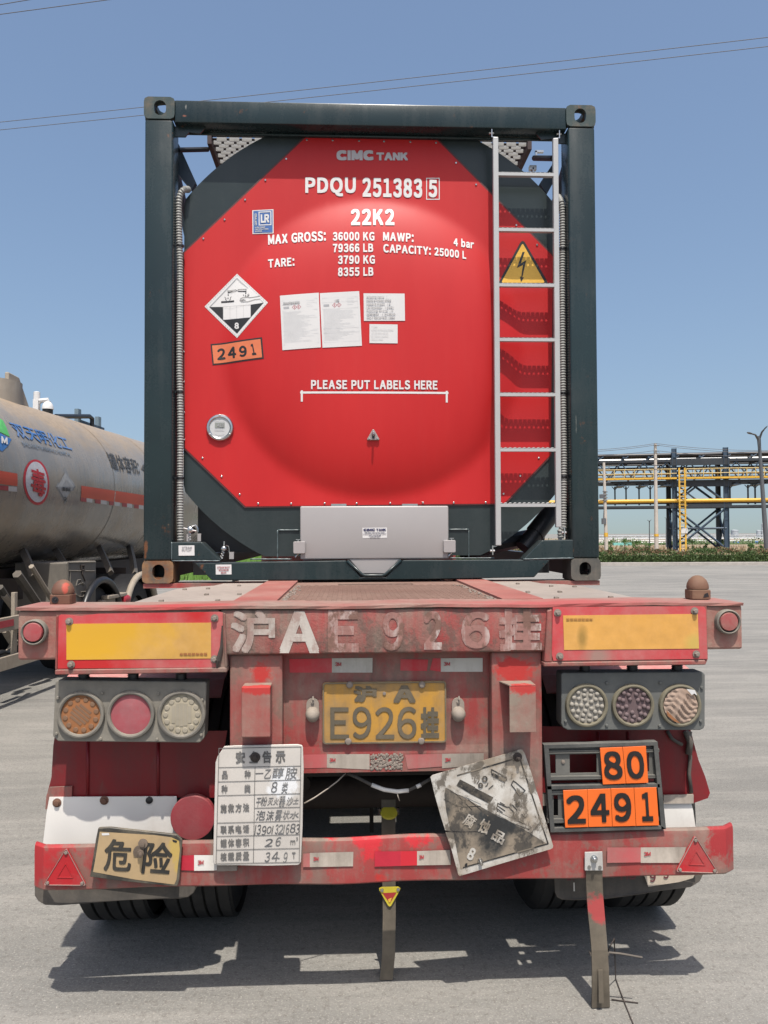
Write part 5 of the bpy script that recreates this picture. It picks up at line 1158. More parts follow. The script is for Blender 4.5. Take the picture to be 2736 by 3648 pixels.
# ---- danger plate
YDP = .020
dq = [(437, 603), (500, 600), (860, 640), (888, 668), (872, 885), (862, 915), (830, 916), (600, 893), (392, 866), (398, 830), (425, 660)]
DG = thing('danger_plate', 'battered tan plate with two black danger characters bolted to the bumper by the left triangle', 'sign', P3('D', 640, 900, YDP))
M_dang = worn('tan plate', (.50, .35, .185), dust=(.36, .27, .17), amt=.35, con=1.0, streak=.4, up=.2, rough=.6, dark=.25, bump=.15, spots=[(P3('D', 865, 740, YDP), .05, (.52, .36, .10), (1.6, 1, .7))])
M_dangb = worn('scuffed black rim', (.045, .042, .036), dust=(.26, .22, .16), amt=.2, con=1.2, streak=.3, up=.4, rough=.6, scale=9)
bm = NB(); prism(bm, VV('D', dq, YDP), YDP, YDP+.012); 
for q in bm.verts: pass
obj('backing_plate', bm, M_dangb, DG, bevel=.002)
bm = NB(); poly_sheet(bm, VV('D', [(446, 622), (600, 632), (740, 640), (830, 652), (872, 672), (876, 720), (858, 880), (846, 906), (640, 880), (410, 838), (424, 760)], YDP), YDP, None, .001); obj('tan_face', bm, M_dang, DG)
M_dtx = worn('black sign lettering', (.035, .033, .03), dust=(.20, .17, .12), amt=.15, con=.9, up=.2, rough=.6)
letters('danger_lettering', [('危', on_plane('D', (466, 832), (612, 838), (474, 660), YDP-.001), dict(bold=.02)), ('险', on_plane('D', (668, 846), (822, 858), (690, 672), YDP-.001), dict(bold=.02))], M_dtx, DG)
p = V('D', 664, 728, YDP); bm = NB(); lathe(bm, [(.024, 0), (.024, .003), (.011, .004), (.011, .016), (.006, .017), (.006, .03), (0, .031)], (p[0], YDP, p[1]), (.25, -1, -.2), 20); lathe(bm, [(.017, 0), (.016, .005), (.009, .006), (.008, .014), (0, .016)], V_ if False else (p[0]+.009, YDP, p[1]+.026), n=14); obj('fixing_bolts', bm, worn('muddy bolt', (.26, .20, .15), dust=(.12, .09, .07), amt=.5, con=1.2, rough=.6, scale=9), DG, smooth=.6)
bm = NB(); poly_sheet(bm, VV('D', [(456, 630), (496, 628), (498, 640), (460, 642)], YDP), YDP, None, .002); obj('white_chip', bm, M_white, DG)
bm = NB(); poly_sheet(bm, VV('D', [(836, 664), (862, 670), (858, 682), (840, 676)], YDP), YDP, None, .002); obj('corner_hole', bm, M_blackp, DG)
bm = NB(); tube(bm, [(p[0], YDP+.01, p[1]), (p[0], YBU+.002, p[1])], .008, 8); obj('stud', bm, M_dark, DG)
# ---- corrosive sign, skewed and cracked
YQ = .015
CQ = thing('corrosive_sign', 'scratched black and white corrosive class 8 plate hanging askew below the number plate', 'sign', P3('Q', 440, 1555, YQ))
M_cq = worn('scratched white sign', (.58, .55, .50), dust=(.33, .265, .195), amt=.48, con=2.6, streak=.3, up=0, rough=.55, dark=.3, bump=.12, scale=6, blot=.9, blotc=(.12, .10, .078))
M_cqb = worn('scratched black sign', (.04, .042, .042), dust=(.31, .25, .185), amt=.50, con=3.0, streak=.8, up=0, rough=.6, bump=.15, scale=5, blot=.75, blotc=(.03, .03, .03))
M_cql = worn('worn black ink', (.025, .025, .025), dust=(.28, .23, .17), amt=.12, con=1.4, up=0, rough=.6, scale=8, blot=.6, blotc=(.34, .28, .21))
M_cqw = worn('worn white ink', (.58, .55, .50), dust=(.32, .26, .19), amt=.38, con=2.0, up=0, rough=.6, scale=8, blot=.8, blotc=(.16, .13, .10))
qo = [(112, 395), (135, 372), (500, 265), (900, 150), (1170, 66), (1200, 72), (1225, 110), (1300, 330), (1562, 1205), (1558, 1230), (1530, 1245), (1100, 1370), (740, 1478), (500, 1550), (455, 1562), (440, 1545), (360, 1250), (290, 1048), (380, 1036), (285, 1022), (240, 880), (160, 600)]
obj('plate', prism(NB(), VV('Q', qo, YQ), YQ, YQ+.004), M_cq, CQ)
def QP(name, polys, m, off=.0012):
    bm = NB()
    for p in polys: poly_sheet(bm, VV('Q', p, YQ), YQ, None, off)
    return obj(name, bm, m, CQ)
QP('black_half', [[(288, 515), (560, 660), (900, 850), (1200, 1000), (1490, 1180), (1200, 1262), (900, 1345), (470, 1478), (430, 1300), (385, 1045), (345, 1010), (300, 800), (275, 600)]], M_cqb)
QP('black_bars', [[(460, 418), (640, 512), (600, 602), (418, 492)], [(640, 520), (855, 632), (808, 708), (600, 600)]], M_cql)
bm = NB()
def QL(*pts): return [V('Q', x, y, YQ) for x, y in pts]
strokes(bm, [QL((430, 372), (1140, 165)), QL((1170, 180), (1500, 1175)), QL((500, 1460), (1500, 1178))], .0045, YQ)
strokes(bm, [QL((830, 300), (1010, 395), (1012, 420), (985, 442)), QL((830, 300), (835, 360), (985, 442)), QL((1065, 480), (1090, 435), (1115, 450), (1230, 550), (1165, 605), (1065, 480)),
    QL((905, 700), (892, 760), (905, 800), (1110, 905), (1180, 915), (1220, 940)), QL((905, 700), (1010, 745), (1040, 745), (1090, 800), (1110, 870)), QL((935, 690), (985, 720)), QL((1050, 715), (1080, 720), (1135, 780)), QL((1105, 590), (1110, 665)), QL((1190, 830), (1240, 865)),
    QL((905, 730), (990, 790)), QL((895, 760), (960, 810)), QL((640, 390), (630, 430), (640, 460)), QL((690, 400), (680, 440), (660, 470)), QL((790, 460), (780, 490), (760, 500)), QL((850, 490), (800, 530)), QL((270, 650), (380, 710), (530, 745), (700, 735)), QL((400, 580), (600, 780)), QL((560, 660), (790, 850))], .0030, YQ, None, .0014)
strokes(bm, [QL((850, 360), (985, 430))], .011, YQ, None, .0024)
for x, y, r in ((752, 412, 26), (702, 488, 22), (1138, 705, 16)):
    strokes(bm, [[V('Q', x+r*cos(a*.7), y+r*1.1*sin(a*.7), YQ) for a in range(10)]], .005, YQ, None, .003)
obj('pictogram_lines', bm, M_cql, CQ)
letters('sign_lettering', [('腐', on_plane('Q', (480, 935), (590, 1010), (560, 805), YQ-.0015), dict(bold=.02)), ('蚀', on_plane('Q', (655, 1030), (775, 1075), (725, 875), YQ-.0015), dict(bold=.03)), ('品', on_plane('Q', (820, 1120), (955, 1195), (880, 995), YQ-.0015), dict(bold=.035)), ('8', on_plane('Q', (530, 1350), (600, 1385), (590, 1215), YQ-.0015), dict(bold=.045))], M_cqw, CQ)
QP('white_scuffs', [[(1340, 890), (1385, 880), (1395, 925), (1370, 960), (1340, 1000), (1290, 1050), (1255, 1030), (1320, 975)], [(300, 515), (330, 480), (420, 560), (480, 590), (700, 690), (720, 712), (560, 640), (420, 590)], [(880, 820), (905, 800), (1110, 905), (1290, 985), (1280, 1005), (1080, 930)]], M_cqw, .0022)
bm = NB(); p = V('Q', 1140, 155, YQ); lathe(bm, [(.016, 0), (.016, .003), (.009, .004), (.009, .014), (.005, .015), (.005, .024), (0, .025)], (p[0], YQ, p[1]), (.1, -1, -.1), 18); obj('fixing_bolt', bm, M_dark, CQ, smooth=.6)
bm = NB(); p2 = V('Q', 695, 1375, YQ); lathe(bm, [(.009, 0), (.009, .006), (.006, .007), (.006, .02), (0, .021)], (p2[0], YQ, p2[1]), (.2, -1, -.5), 12); obj('lower_bolt', bm, M_steel, CQ, smooth=.6)
QP('hole', [[(515, 1430), (530, 1405), (548, 1410), (545, 1440), (525, 1462)]], M_blackp, .002); QP('crack', [[(285, 1030), (400, 1028), (480, 1035), (650, 1030), (700, 1040), (640, 1036), (480, 1040), (390, 1036)]], M_blackp, .0022)
bm = NB(); tube(bm, [(p[0], YQ+.002, p[1]), (p[0], YPO+.003, p[1])], .006, 8); tube(bm, [(p2[0], YQ+.002, p2[1]), (p2[0], YBU+.003, p2[1])], .005, 8); obj('stud', bm, M_dark, CQ)
# ---- hazard number frame
YF = .034
M_frame = worn('grey black frame', (.045, .047, .046), dust=(.17, .165, .15), amt=.35, con=.8, streak=.4, up=.5, rough=.6, bump=.15, scale=6)
M_frameb = worn('grey frame back', (.11, .108, .10), dust=(.20, .19, .165), amt=.4, con=.7, streak=.3, up=.5, rough=.65, bump=.15, scale=6)
HF = thing('hazard_number_frame', 'dark slotted frame holding orange number plates 80 over 2491 on the right of the bumper', 'number frame', P3('F', 720, 660, YF))
ff = lambda x, y: (x, y)
def FR4(*pts): return VV('F', pts, YF)
bm = NB()
for pts in ([(380, 166), (1028, 148), (1030, 168), (382, 186)], [(382, 186), (408, 186), (440, 640), (416, 642)], [(1006, 168), (1030, 168), (1076, 645), (1050, 646)], [(416, 642), (1050, 628), (1076, 645), (418, 664)], [(398, 400), (1040, 388), (1042, 408), (400, 420)]): prism(bm, FR4(*pts), YF-.002, YF+.03)
obj('frame', bm, M_frame, HF, bevel=.002)
# slotted back, upper and lower strips
def backstrip(y_lo, y_hi, slots, name):
    l = FR4((404, y_lo), (404, y_hi)); r = FR4((1045, y_lo-8), (1030, y_hi-8)); x0, x1 = l[0][0], r[0][0]; z0, z1 = l[0][1], l[1][1]
    bm = NB(); cur = x0
    sl = [(V('F', a, 300, YF)[0], V('F', b, 300, YF)[0]) for a, b in slots]; za, zb = z0+(z1-z0)*.22, z0+(z1-z0)*.80
    for a, b in sl: box(bm, cur, a, YF+.016, YF+.020, za, zb); cur = b
    box(bm, cur, x1, YF+.016, YF+.020, za, zb); box(bm, x0, x1, YF+.016, YF+.020, z0, za-.0002); box(bm, x0, x1, YF+.016, YF+.020, zb+.0002, z1)
    for z in (z0+.006, z1-.012, za-.014, zb+.006): box(bm, x0, x1, YF+.006, YF+.0158, z, z+.006)
    return obj(name, bm, M_frameb, HF)
backstrip(378, 192, ((422, 455), (535, 690), (970, 990)), 'slotted_back'); backstrip(625, 422, ((440, 466),), 'slotted_back')
M_op = flat('orange plate', (.86, .155, .018), rough=.42, var=.05, scale=8); M_opb = flat('embossed black numeral', (.016, .014, .014), rough=.4, var=.3)
for ch, bl, br, tl, tr, g in (('8', (717, 392), (848, 386), (700, 183), (828, 178), (.10, .12, .90, .90)), ('0', (850, 386), (976, 382), (830, 178), (962, 172), (.10, .12, .86, .88)), ('2', (502, 638), (634, 634), (490, 425), (627, 420), (.10, .10, .90, .86)), ('4', (636, 634), (770, 631), (628, 420), (761, 415), (.10, .12, .90, .88)), ('9', (772, 631), (905, 628), (763, 414), (893, 411), (.10, .12, .84, .88)), ('1', (907, 628), (1037, 625), (895, 411), (1022, 408), (.28, .12, .76, .88))):
    q = VV('F', [bl, br, tr, tl], YF-.004)
    PT = obj('number_plate', prism(NB(), q, YF-.005, YF-.0025), M_op, HF, bevel=.0006)
    mp = on_plane('F', bl, br, tl, YF-.005, tr); letters('numeral', [(ch, (lambda mp, g: lambda u, v, o=0: mp(g[0]+(g[2]-g[0])*u, g[1]+(g[3]-g[1])*v, o+.0008))(mp, g), dict(bold=.03))], M_opb, PT)
bm = NB(); q = V('F', 400, 480, YF); box(bm, q[0]-.02, q[0]+.01, YF+.03, YF+.05, q[1]-.03, q[1]+.01); q = V('F', 490, 262, YF+.016); lathe(bm, [(.007, 0), (.006, .004), (0, .005)], (q[0], YF+.016, q[1]), n=10); obj('frame_screws', bm, M_grime, HF)
# ---- hanging straps
M_strap = worn('dusty rubber strap', (.085, .072, .055), dust=(.23, .19, .14), amt=.42, con=.6, streak=.6, up=.2, rough=.85, bump=.2, scale=6, spots=[(P3('F', 680, 1095, .05), .045, (.42, .06, .06), (.5, 1, 1))])
YS = .040
S1 = thing('ground_strap', 'long dusty rubber strap with red band hung from a white clip on the bumper', 'strap', P3('F', 700, 1700, YS), 'rubber straps trailing on the ground')
bm = NB(); cl = [(668, 880, 92), (672, 950, 94), (678, 1050, 94), (684, 1150, 94), (690, 1250, 92), (694, 1330, 92), (700, 1450, 96), (706, 1580, 100), (710, 1700, 104)]
L_ = [[], [], [], []]
for i, (x, y, w_) in enumerate(cl):
    a = V('F', x-w_/2, y, YS); b = V('F', x+w_/2, y, YS); bow = .010*sin(i*.9)
    for k, (p, d) in enumerate(((a, 0), (b, 0), (b, .007), (a, .007))): L_[k].append(bm.verts.new((p[0], YS+bow+d, max(.004, p[1]))))
for k in range(4):
    for i in range(len(cl)-1): bm.faces.new((L_[k][i], L_[(k+1) % 4][i], L_[(k+1) % 4][i+1], L_[k][i+1]))
bm.faces.new([L_[k][0] for k in range(4)]); bm.faces.new([L_[k][-1] for k in range(4)][::-1]); obj('strap', bm, M_strap, S1)
bm = NB(); prism(bm, VV('F', [(612, 775), (712, 772), (716, 880), (612, 880)], YS), YS-.005, YS-.001); CLP = obj('clip', bm, worn('white clip', (.55, .53, .50), dust=(.32, .27, .22), amt=.2, rough=.5), S1, bevel=.001)
bm = NB(); p = V('F', 663, 812, YS); lathe(bm, [(.013, 0), (.013, .003), (.009, .004), (.009, .012), (.006, .013), (.0055, .022), (0, .023)], (p[0], YS-.005, p[1]), n=14); 
for x, y in ((636, 858), (697, 860)): p = V('F', x, y, YS); lathe(bm, [(.006, 0), (.006, .003), (.003, .003)], (p[0], YS-.005, p[1]), n=10)
obj('bolt', bm, M_steel, CLP, smooth=.6)
bm = NB(); p = V('F', 697, 1355, YS); box(bm, p[0]-.033, p[0]+.033, YS-.006, YS+.016, p[1]-.006, p[1]+.003); q = V('F', 930, 1362, YS); tube(bm, [(p[0]+.033, YS-.002, p[1]+.003), ((p[0]+q[0])/2, YS-.01, p[1]+.002), (q[0], YS-.02, q[1])], .0035, 6)
obj('cable_tie', bm, M_rub, S1)
bm = NB(); prism(bm, VV('F', [(690, 1450), (716, 1450), (722, 1640), (694, 1640)], YS-.012), YS-.0125, YS-.010); obj('strap_ridge', bm, M_strap, S1)
S2 = thing('ground_strap', 'dark rubber strap with a yellow and red triangle tag, hanging behind the bumper middle', 'strap', (V('S', 1385, 3400, .27)[0], .27, .004), 'rubber straps trailing on the ground')
Y2 = .27
bm = NB(); L_ = [[], [], [], []]
for i, (x, y, w_) in enumerate(((1384, 2850, 50), (1384, 3000, 49), (1386, 3150, 47), (1387, 3260, 46), (1384, 3400, 46), (1376, 3529, 46))):
    a = V('S', x-w_/2, y, Y2); b = V('S', x+w_/2, y, Y2)
    for k, (p, d) in enumerate(((a, 0), (b, 0), (b, .006), (a, .006))): L_[k].append(bm.verts.new((p[0], Y2+d+.006*sin(i), max(.004, p[1]))))
for k in range(4):
    for i in range(5): bm.faces.new((L_[k][i], L_[(k+1) % 4][i], L_[(k+1) % 4][i+1], L_[k][i+1]))
bm.faces.new([L_[k][0] for k in range(4)]); bm.faces.new([L_[k][-1] for k in range(4)][::-1]); obj('strap', bm, M_strap, S2)
bm = NB(); t3 = [V('E', *p, Y2-.004) for p in ((604, 926), (618, 920), (708, 918), (718, 926), (716, 936), (668, 1020), (660, 1024), (652, 1018), (606, 938))]; prism(bm, t3, Y2-.006, Y2-.003); TG = obj('triangle_tag', bm, flat('yellow tag', (.62, .50, .04), rough=.5), S2)
bm = NB(); poly_sheet(bm, [V('E', *p, Y2-.006) for p in ((622, 952), (698, 948), (662, 1008))], Y2-.006); obj('tag_field', bm, flat('red tag', (.40, .03, .03), rough=.5), TG)
bm = NB(); poly_sheet(bm, [V('E', *p, Y2-.006) for p in ((652, 985), (672, 975), (664, 1002), (656, 1000))], Y2-.0072); obj('tag_flame', bm, M_yel, TG)
bm = NB()
for x, y in ((619, 933), (706, 929)): p = V('E', x, y, Y2); lathe(bm, [(.007, 0), (.006, .004), (0, .005)], (p[0], Y2-.006, p[1]), n=10)
obj('tag_rivets', bm, M_steel, TG)
p = V('M', 1010, 722, Y2); bm = NB(); lathe(bm, [(.031, -.004), (.031, .004), (0, .004)], (p[0], Y2-.02, p[1]), (0, -.45, 1), 24); CL2 = obj('yellow_clip', bm, flat('yellow clip', (.55, .46, .04), rough=.5), S2)
bm = NB()
for s in (-1, 1): tube(bm, [(p[0]+s*.034, Y2-.015, p[1]-.008), (p[0]+s*.034, Y2-.015, p[1]+.016)], .007, 8)
obj('clip_bolts', bm, M_steel, CL2)
# thin wire lying by the right strap
pa = PY('F', 745, 1340, YS); bm = NB(); pts = [pa]
for x, y in ((790, 1500), (838, 1630), (890, 1758)): pts.append(PZ('F', x, y, .004))
pts = [pa, Vector((pa.x+.02, pa.y-.01, .25)), pts[1], pts[2], pts[3]]
tube(bm, pts, .0022, 6); tube(bm, [PZ('F', 765, 1618, .004), PZ('F', 918, 1638, .004)], .0022, 6)
tag(obj('wire', bm, M_dark, None, smooth=3), 'thin dark wire trailing over the ground beside the right rubber strap', 'wire')
# ================================================================ ground
def ground():
    t = NT('grey concrete yard')
    n1 = t.noise(.35, (.6, 1.3, 1), det=9, rough=.7); n2 = t.noise(1.5, (.35, 2.0, 1), det=9, rough=.72, dist=.6); n3 = t.noise(38, det=4, rough=.7); n4 = t.noise(120, det=3, rough=.7)
    v = t.voro(60); v2 = t.voro(38)
    c = t.mix(t.ramp(n1, .40, .60), (.216, .206, .186), (.155, .150, .138))
    c = t.mix(t.math('MULTIPLY', t.ramp(n2, .46, .62), .6), c, (.285, .268, .240))
    c = t.mix(t.math('MULTIPLY', t.ramp(t.noise(.55, (.3, 2.2, 1), det=8, rough=.7, dist=.6), .53, .64), .45), c, (.125, .12, .112))
    c = t.mix(t.math('MULTIPLY', t.ramp(n3, .50, .78), .75), c, (.095, .083, .072)); c = t.mix(t.math('MULTIPLY', t.ramp(n4, .52, .72), .6), c, (.42, .385, .34))
    c = t.mix(t.math('MULTIPLY', t.ramp(v.outputs['Distance'], .16, .05), .8), c, (.07, .06, .05)); c = t.mix(t.math('MULTIPLY', t.ramp(v2.outputs['Distance'], .12, .03), .6), c, (.52, .48, .43))
    t.L(c, t.p.inputs['Base Color']); t.p.inputs['Roughness'].default_value = .85; t.p.inputs['Specular IOR Level'].default_value = .25
    t.bump(t.math('ADD', n3, t.math('MULTIPLY', n4, .7)), .55, .005); return t.m
bm = NB(); S_ = 3000; f = [bm.verts.new(p) for p in ((-S_, -60, 0), (S_, -60, 0), (S_, S_, 0), (-S_, S_, 0))]; bm.faces.new(f)
tag(obj('ground', bm, ground()), kind='structure')
# kerb, bed of soil, far field
M_kerb = flat('concrete kerb', (.42, .38, .34), rough=.85, var=.15, scale=3)
def HP(x): return 39.3-.07*(x-14)    # line of the kerb
bm = NB()
def strip(bm, x0, x1, d0, d1, z0, z1):
    vs = [Vector((x, HP(x)+d, z)) for x in (x0, x1) for d in (d0, d1) for z in (z0, z1)]; v = [bm.verts.new(q) for q in vs]
    for f in ((0, 1, 3, 2), (4, 6, 7, 5), (0, 4, 5, 1), (2, 3, 7, 6), (0, 2, 6, 4), (1, 5, 7, 3)): bm.faces.new([v[i] for i in f])
strip(bm, -2, 70, -.55, .25, -.05, .14); tag(obj('kerb', bm, M_kerb), kind='structure')
def soilm():
    t = NT('dry soil and dead grass'); n = t.noise(.35, det=9, rough=.7); n2 = t.noise(4, det=6)
    c = t.mix(t.ramp(n, .38, .62), (.15, .095, .06), (.36, .29, .19)); c = t.mix(t.math('MULTIPLY', t.ramp(n2, .5, .7), .5), c, (.13, .14, .05)); t.L(c, t.p.inputs['Base Color']); t.p.inputs['Roughness'].default_value = .95; return t.m
M_soil = soilm()
bm = NB(); strip(bm, -2, 140, .25, 220, -.06, .10); tag(obj('verge', bm, M_soil), kind='structure')
# hedge of small leaves
def leafmat(name, cols, rough=.6):
    t = NT(name); n = t.noise(1.2, det=4); n2 = t.noise(14, det=3); c = t.mix(t.ramp(n, .35, .65), cols[0], cols[1]); c = t.mix(t.ramp(n2, .5, .75), c, cols[2])
    t.L(c, t.p.inputs['Base Color']); t.p.inputs['Roughness'].default_value = rough; t.p.inputs['Specular IOR Level'].default_value = .3
    return t.m
def leaf(bm, p, s, rn):
    a = Vector((rn.gauss(0, 1), rn.gauss(0, 1), rn.gauss(0, .8))).normalized(); b = a.orthogonal().normalized(); c = a.cross(b); th = rn.uniform(0, 6.28); d = b*cos(th)+c*sin(th); e = a.cross(d)
    bm.faces.new([bm.verts.new(p+d*s), bm.verts.new(p+e*s*.45), bm.verts.new(p-d*s*.8), bm.verts.new(p-e*s*.45)])
rn = random.Random(11)
HG = thing('hedge', 'low clipped green hedge with brownish tips along the kerb on the right', 'hedge', (25, HP(25)+1, .12))
bm = NB(); bt = NB()
for k in range(36000):
    x = rn.uniform(5, 42); h = .60+.09*sin(x*1.7)+.06*sin(x*4.1+1)+.05*sin(x*9.3)
    d = abs(rn.gauss(0, .35)) if rn.random() < .7 else rn.uniform(0, 1.4)
    z = .16+h*(rn.random()**.7 if d < .35 else rn.uniform(.75, 1.0)); q = Vector((x, HP(x)+.30+d, z+rn.gauss(0, .03)))
    tip = z > .16+h*.78 and rn.random() < .62 and sin(x*.9)+sin(x*2.3) > -.6
    leaf(bt if tip else bm, q, rn.uniform(.035, .075), rn)
for x in range(5, 42): box(bm, x, x+.98, HP(x)+.55, HP(x)+1.5, .12, .48)
obj('green_leaves', bm, leafmat('hedge leaves', ((.050, .085, .024), (.075, .115, .035), (.03, .05, .018))), HG); obj('brown_tips', bt, leafmat('hedge tips', ((.17, .085, .05), (.13, .10, .045), (.20, .12, .07))), HG)
# dry weeds behind the hedge
bm = NB()
for k in range(5000):
    x = rn.uniform(8, 60); d = rn.uniform(3, 45); q = Vector((x, HP(x)+d, .12)); h = rn.uniform(.12, .5); a = Vector((rn.gauss(0, .12), rn.gauss(0, .12), h)); s = Vector((rn.uniform(.02, .05), 0, 0)); bm.faces.new([bm.verts.new(q-s), bm.verts.new(q+s), bm.verts.new(q+a)])
tag(obj('dry_weeds', bm, leafmat('dry weeds', ((.20, .12, .07), (.30, .23, .13), (.12, .13, .045)))), kind='stuff')
# grass on the far left behind the tanker
bm = NB(); GR = leafmat('bright grass', ((.10, .20, .035), (.14, .26, .05), (.08, .15, .03)))
for k in range(34000):
    x = rn.uniform(-26, 1.5); y = 27.5+rn.random()**1.3*27; q = Vector((x, y, 0)); h = rn.uniform(.35, .9); s = Vector((rn.uniform(.015, .04), 0, 0)); a = Vector((rn.gauss(0, .15), rn.gauss(0, .1), h)); bm.faces.new([bm.verts.new(q-s), bm.verts.new(q+s), bm.verts.new(q+a)])
box(bm, -26, 1.5, 28, 60, -.1, .12); tag(obj('grass', bm, GR), kind='stuff')
# saplings
M_leafs = leafmat('sapling leaves', ((.055, .12, .030), (.09, .17, .045), (.04, .08, .02))); M_bark = flat('thin bark', (.20, .15, .10), rough=.9)
def sapling(px, py, D, h, seed, label):
    h *= .5
    p = PZ('R', px, py, .10); k = D/(p.y-CP.y); p = Vector((CP.x+(p.x-CP.x)*k, CP.y+D, .10)); r = random.Random(seed)
    T_ = thing('sapling', label, 'tree', p, 'saplings beyond the hedge')
    bm = NB(); tube(bm, [p, p+Vector((.03, 0, h*.5)), p+Vector((0, .02, h*.9))], .03, 6, .012)
    for q in range(4): a = r.uniform(0, 6.28); z = h*r.uniform(.3, .7); tube(bm, [p+Vector((0, 0, z)), p+Vector((cos(a)*h*.25, sin(a)*h*.25, z+h*.2))], .012, 5, .005)
    obj('trunk', bm, M_bark, T_); bm = NB()
    cl = [(Vector((r.gauss(0, h*.17), r.gauss(0, h*.17), h*r.uniform(.25, 1.0))), h*r.uniform(.10, .2)) for _ in range(12)]
    for c, rad in cl:
        for _ in range(45): v = Vector((r.gauss(0, 1), r.gauss(0, 1), r.gauss(0, .8))); leaf(bm, p+c+v*rad*.5, r.uniform(.03, .07), r)
    obj('crown', bm, M_leafs, T_)
for i, (x, y, D, h, lb) in enumerate(((240, 1295, 62, 1.9, 'small leafy sapling right beside the leaning thin pole'), (365, 1290, 66, 2.1, 'small sapling standing in front of the teal hoarding'), (468, 1290, 62, 1.9, 'bushy dark green sapling just right of the teal hoarding'), (583, 1290, 66, 1.6, 'thin sapling at the foot of the distant small street lamp'), (975, 1290, 66, 2.0, 'sapling seen between the two braced legs of the pipe rack'), (1100, 1285, 70, 1.3, 'faint sapling behind the crossed braces of the pipe rack'), (1235, 1290, 68, 2.0, 'sapling at the right front leg of the pipe rack'), (1505, 1290, 60, 1.4, 'low sapling between the pipe rack and the near street lamp'), (1570, 1292, 62, 1.1, 'lowest sapling to the right beside the near street lamp'), (1630, 1290, 60, 1.5, 'sapling directly beside the near street lamp post'))): sapling(x, y, D, h, 20+i, lb)
# ================================================================ pipe rack
RO = Vector((26.6, 62.6, .10)); RU = Vector((.978, -.208, 0)); RW = Vector((.208, .978, 0))
def rp(u, w_, z): return RO+RU*u+RW*w_+Vector((0, 0, z-.10))
RM = Matrix(((RU.x, RW.x, 0, RO.x), (RU.y, RW.y, 0, RO.y), (0, 0, 1, 0), (0, 0, 0, 1)))
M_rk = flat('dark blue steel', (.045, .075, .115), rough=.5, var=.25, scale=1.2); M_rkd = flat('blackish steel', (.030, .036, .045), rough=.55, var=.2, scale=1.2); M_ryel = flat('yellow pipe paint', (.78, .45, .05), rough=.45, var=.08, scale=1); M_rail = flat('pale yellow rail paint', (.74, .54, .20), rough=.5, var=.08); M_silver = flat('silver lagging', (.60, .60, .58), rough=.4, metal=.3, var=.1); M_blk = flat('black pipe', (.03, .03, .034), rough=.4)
PR = thing('pipe_rack', 'dark blue steel pipe rack on braced legs with yellow pipe, railing and ladder', 'pipe rack', RO)
def rbox(bm, u0, u1, w0, w1, z0, z1): return box(bm, u0, u1, w0, w1, z0, z1, RM)
def rbar(bm, a, b, r=.09): return tube(bm, [rp(*a), rp(*b)], r, 4)
BW, BD = 4.0, 2.7
for u in (0, BW):
    for w_ in (0, BD):
        bm = NB(); rbox(bm, u-.17, u+.17, w_-.02, w_+.02, .10, 8.6 if w_ == 0 else 7.6); 
        for s in (-1, 1): rbox(bm, u+s*.17-.015, u+s*.17+.015, w_-.15, w_+.15, .10, 8.6 if w_ == 0 else 7.6)
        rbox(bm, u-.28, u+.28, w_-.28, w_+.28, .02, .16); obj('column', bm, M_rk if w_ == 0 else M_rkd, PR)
bm = NB()
for w_ in (0, BD):
    rbar(bm, (0, w_, 3.7), (BW, w_, .35), .085); rbar(bm, (BW, w_, 3.7), (0, w_, .35), .085); rbar(bm, (0, w_, 2.05), (BW, w_, 2.05), .08)
    rbar(bm, (.1, w_, 4.2), (2.0, w_, 5.7), .08); rbar(bm, (BW-.1, w_, 4.2), (2.0, w_, 5.7), .08); rbar(bm, (.2, w_, 5.6), (1.9, w_, 4.2), .07); rbar(bm, (2.2, w_, 5.6), (3.9, w_, 4.25), .07)
for u in (0, BW):
    rbar(bm, (u, 0, 3.7), (u, BD, .35), .07); rbar(bm, (u, BD, 3.7), (u, 0, .35), .07); rbar(bm, (u, 0, 2.05), (u, BD, 2.05), .07)
obj('cross_braces', bm, M_rk, PR)
def run(name, w_, z, r, m, u0=-24, u1=16): bm = NB(); tube(bm, [rp(u0, w_, z), rp(u1, w_, z)], r, 12); return obj(name, bm, m, PR, smooth=.8)
run('yellow_pipe', -.10, 4.30, .15, M_ryel); run('black_pipe', .2, 8.10, .15, M_blk); run('silver_pipe', 1.0, 7.75, .15, M_silver); run('black_pipe', 1.9, 7.15, .09, M_blk); run('black_pipe', .8, 6.95, .07, M_blk); run('silver_pipe', 2.2, 7.95, .12, M_silver)
bm = NB()
for z, h in ((7.58, .20), (3.82, .18), (5.86, .22)):
    for w_ in (0, BD): rbox(bm, -24, 16, w_-.08, w_+.08, z-h/2, z+h/2)
rbox(bm, -.3, BW+.3, -.1, .1, 7.2, 7.75); rbox(bm, -.4, BW+.4, -.14, .14, 5.45, 5.98); rbox(bm, -.4, BW+.4, -.14, .14, 3.72, 4.05)
obj('long_beams', bm, M_rkd, PR)
bm = NB(); u = -24
while u < 16:
    for w_ in (0, BD): rbar(bm, (u, w_, 7.5), (u+.9, w_, 6.15), .055); rbar(bm, (u+.9, w_, 6.15), (u+1.8, w_, 7.5), .055)
    rbox(bm, u-.06, u+.06, -.05, BD, 5.70, 5.78); rbox(bm, u-.3, u+.3, -.35, BD, 5.55, 5.62) if int(u) % 2 == 0 else None
    rbox(bm, u, u+.1, -.1, BD, 7.62, 7.72); u += 1.8
for u2 in range(-24, 16, 2): rbox(bm, u2-.08, u2+.08, -.1, BD+.1, 7.85, 7.98); rbar(bm, (u2, 0, 7.7), (u2+1.1, BD, 7.7), .05); rbar(bm, (u2+1.5, 0, 7.5), (u2+2.4, 0, 8.0), .05)
obj('truss_web', bm, M_rk, PR)
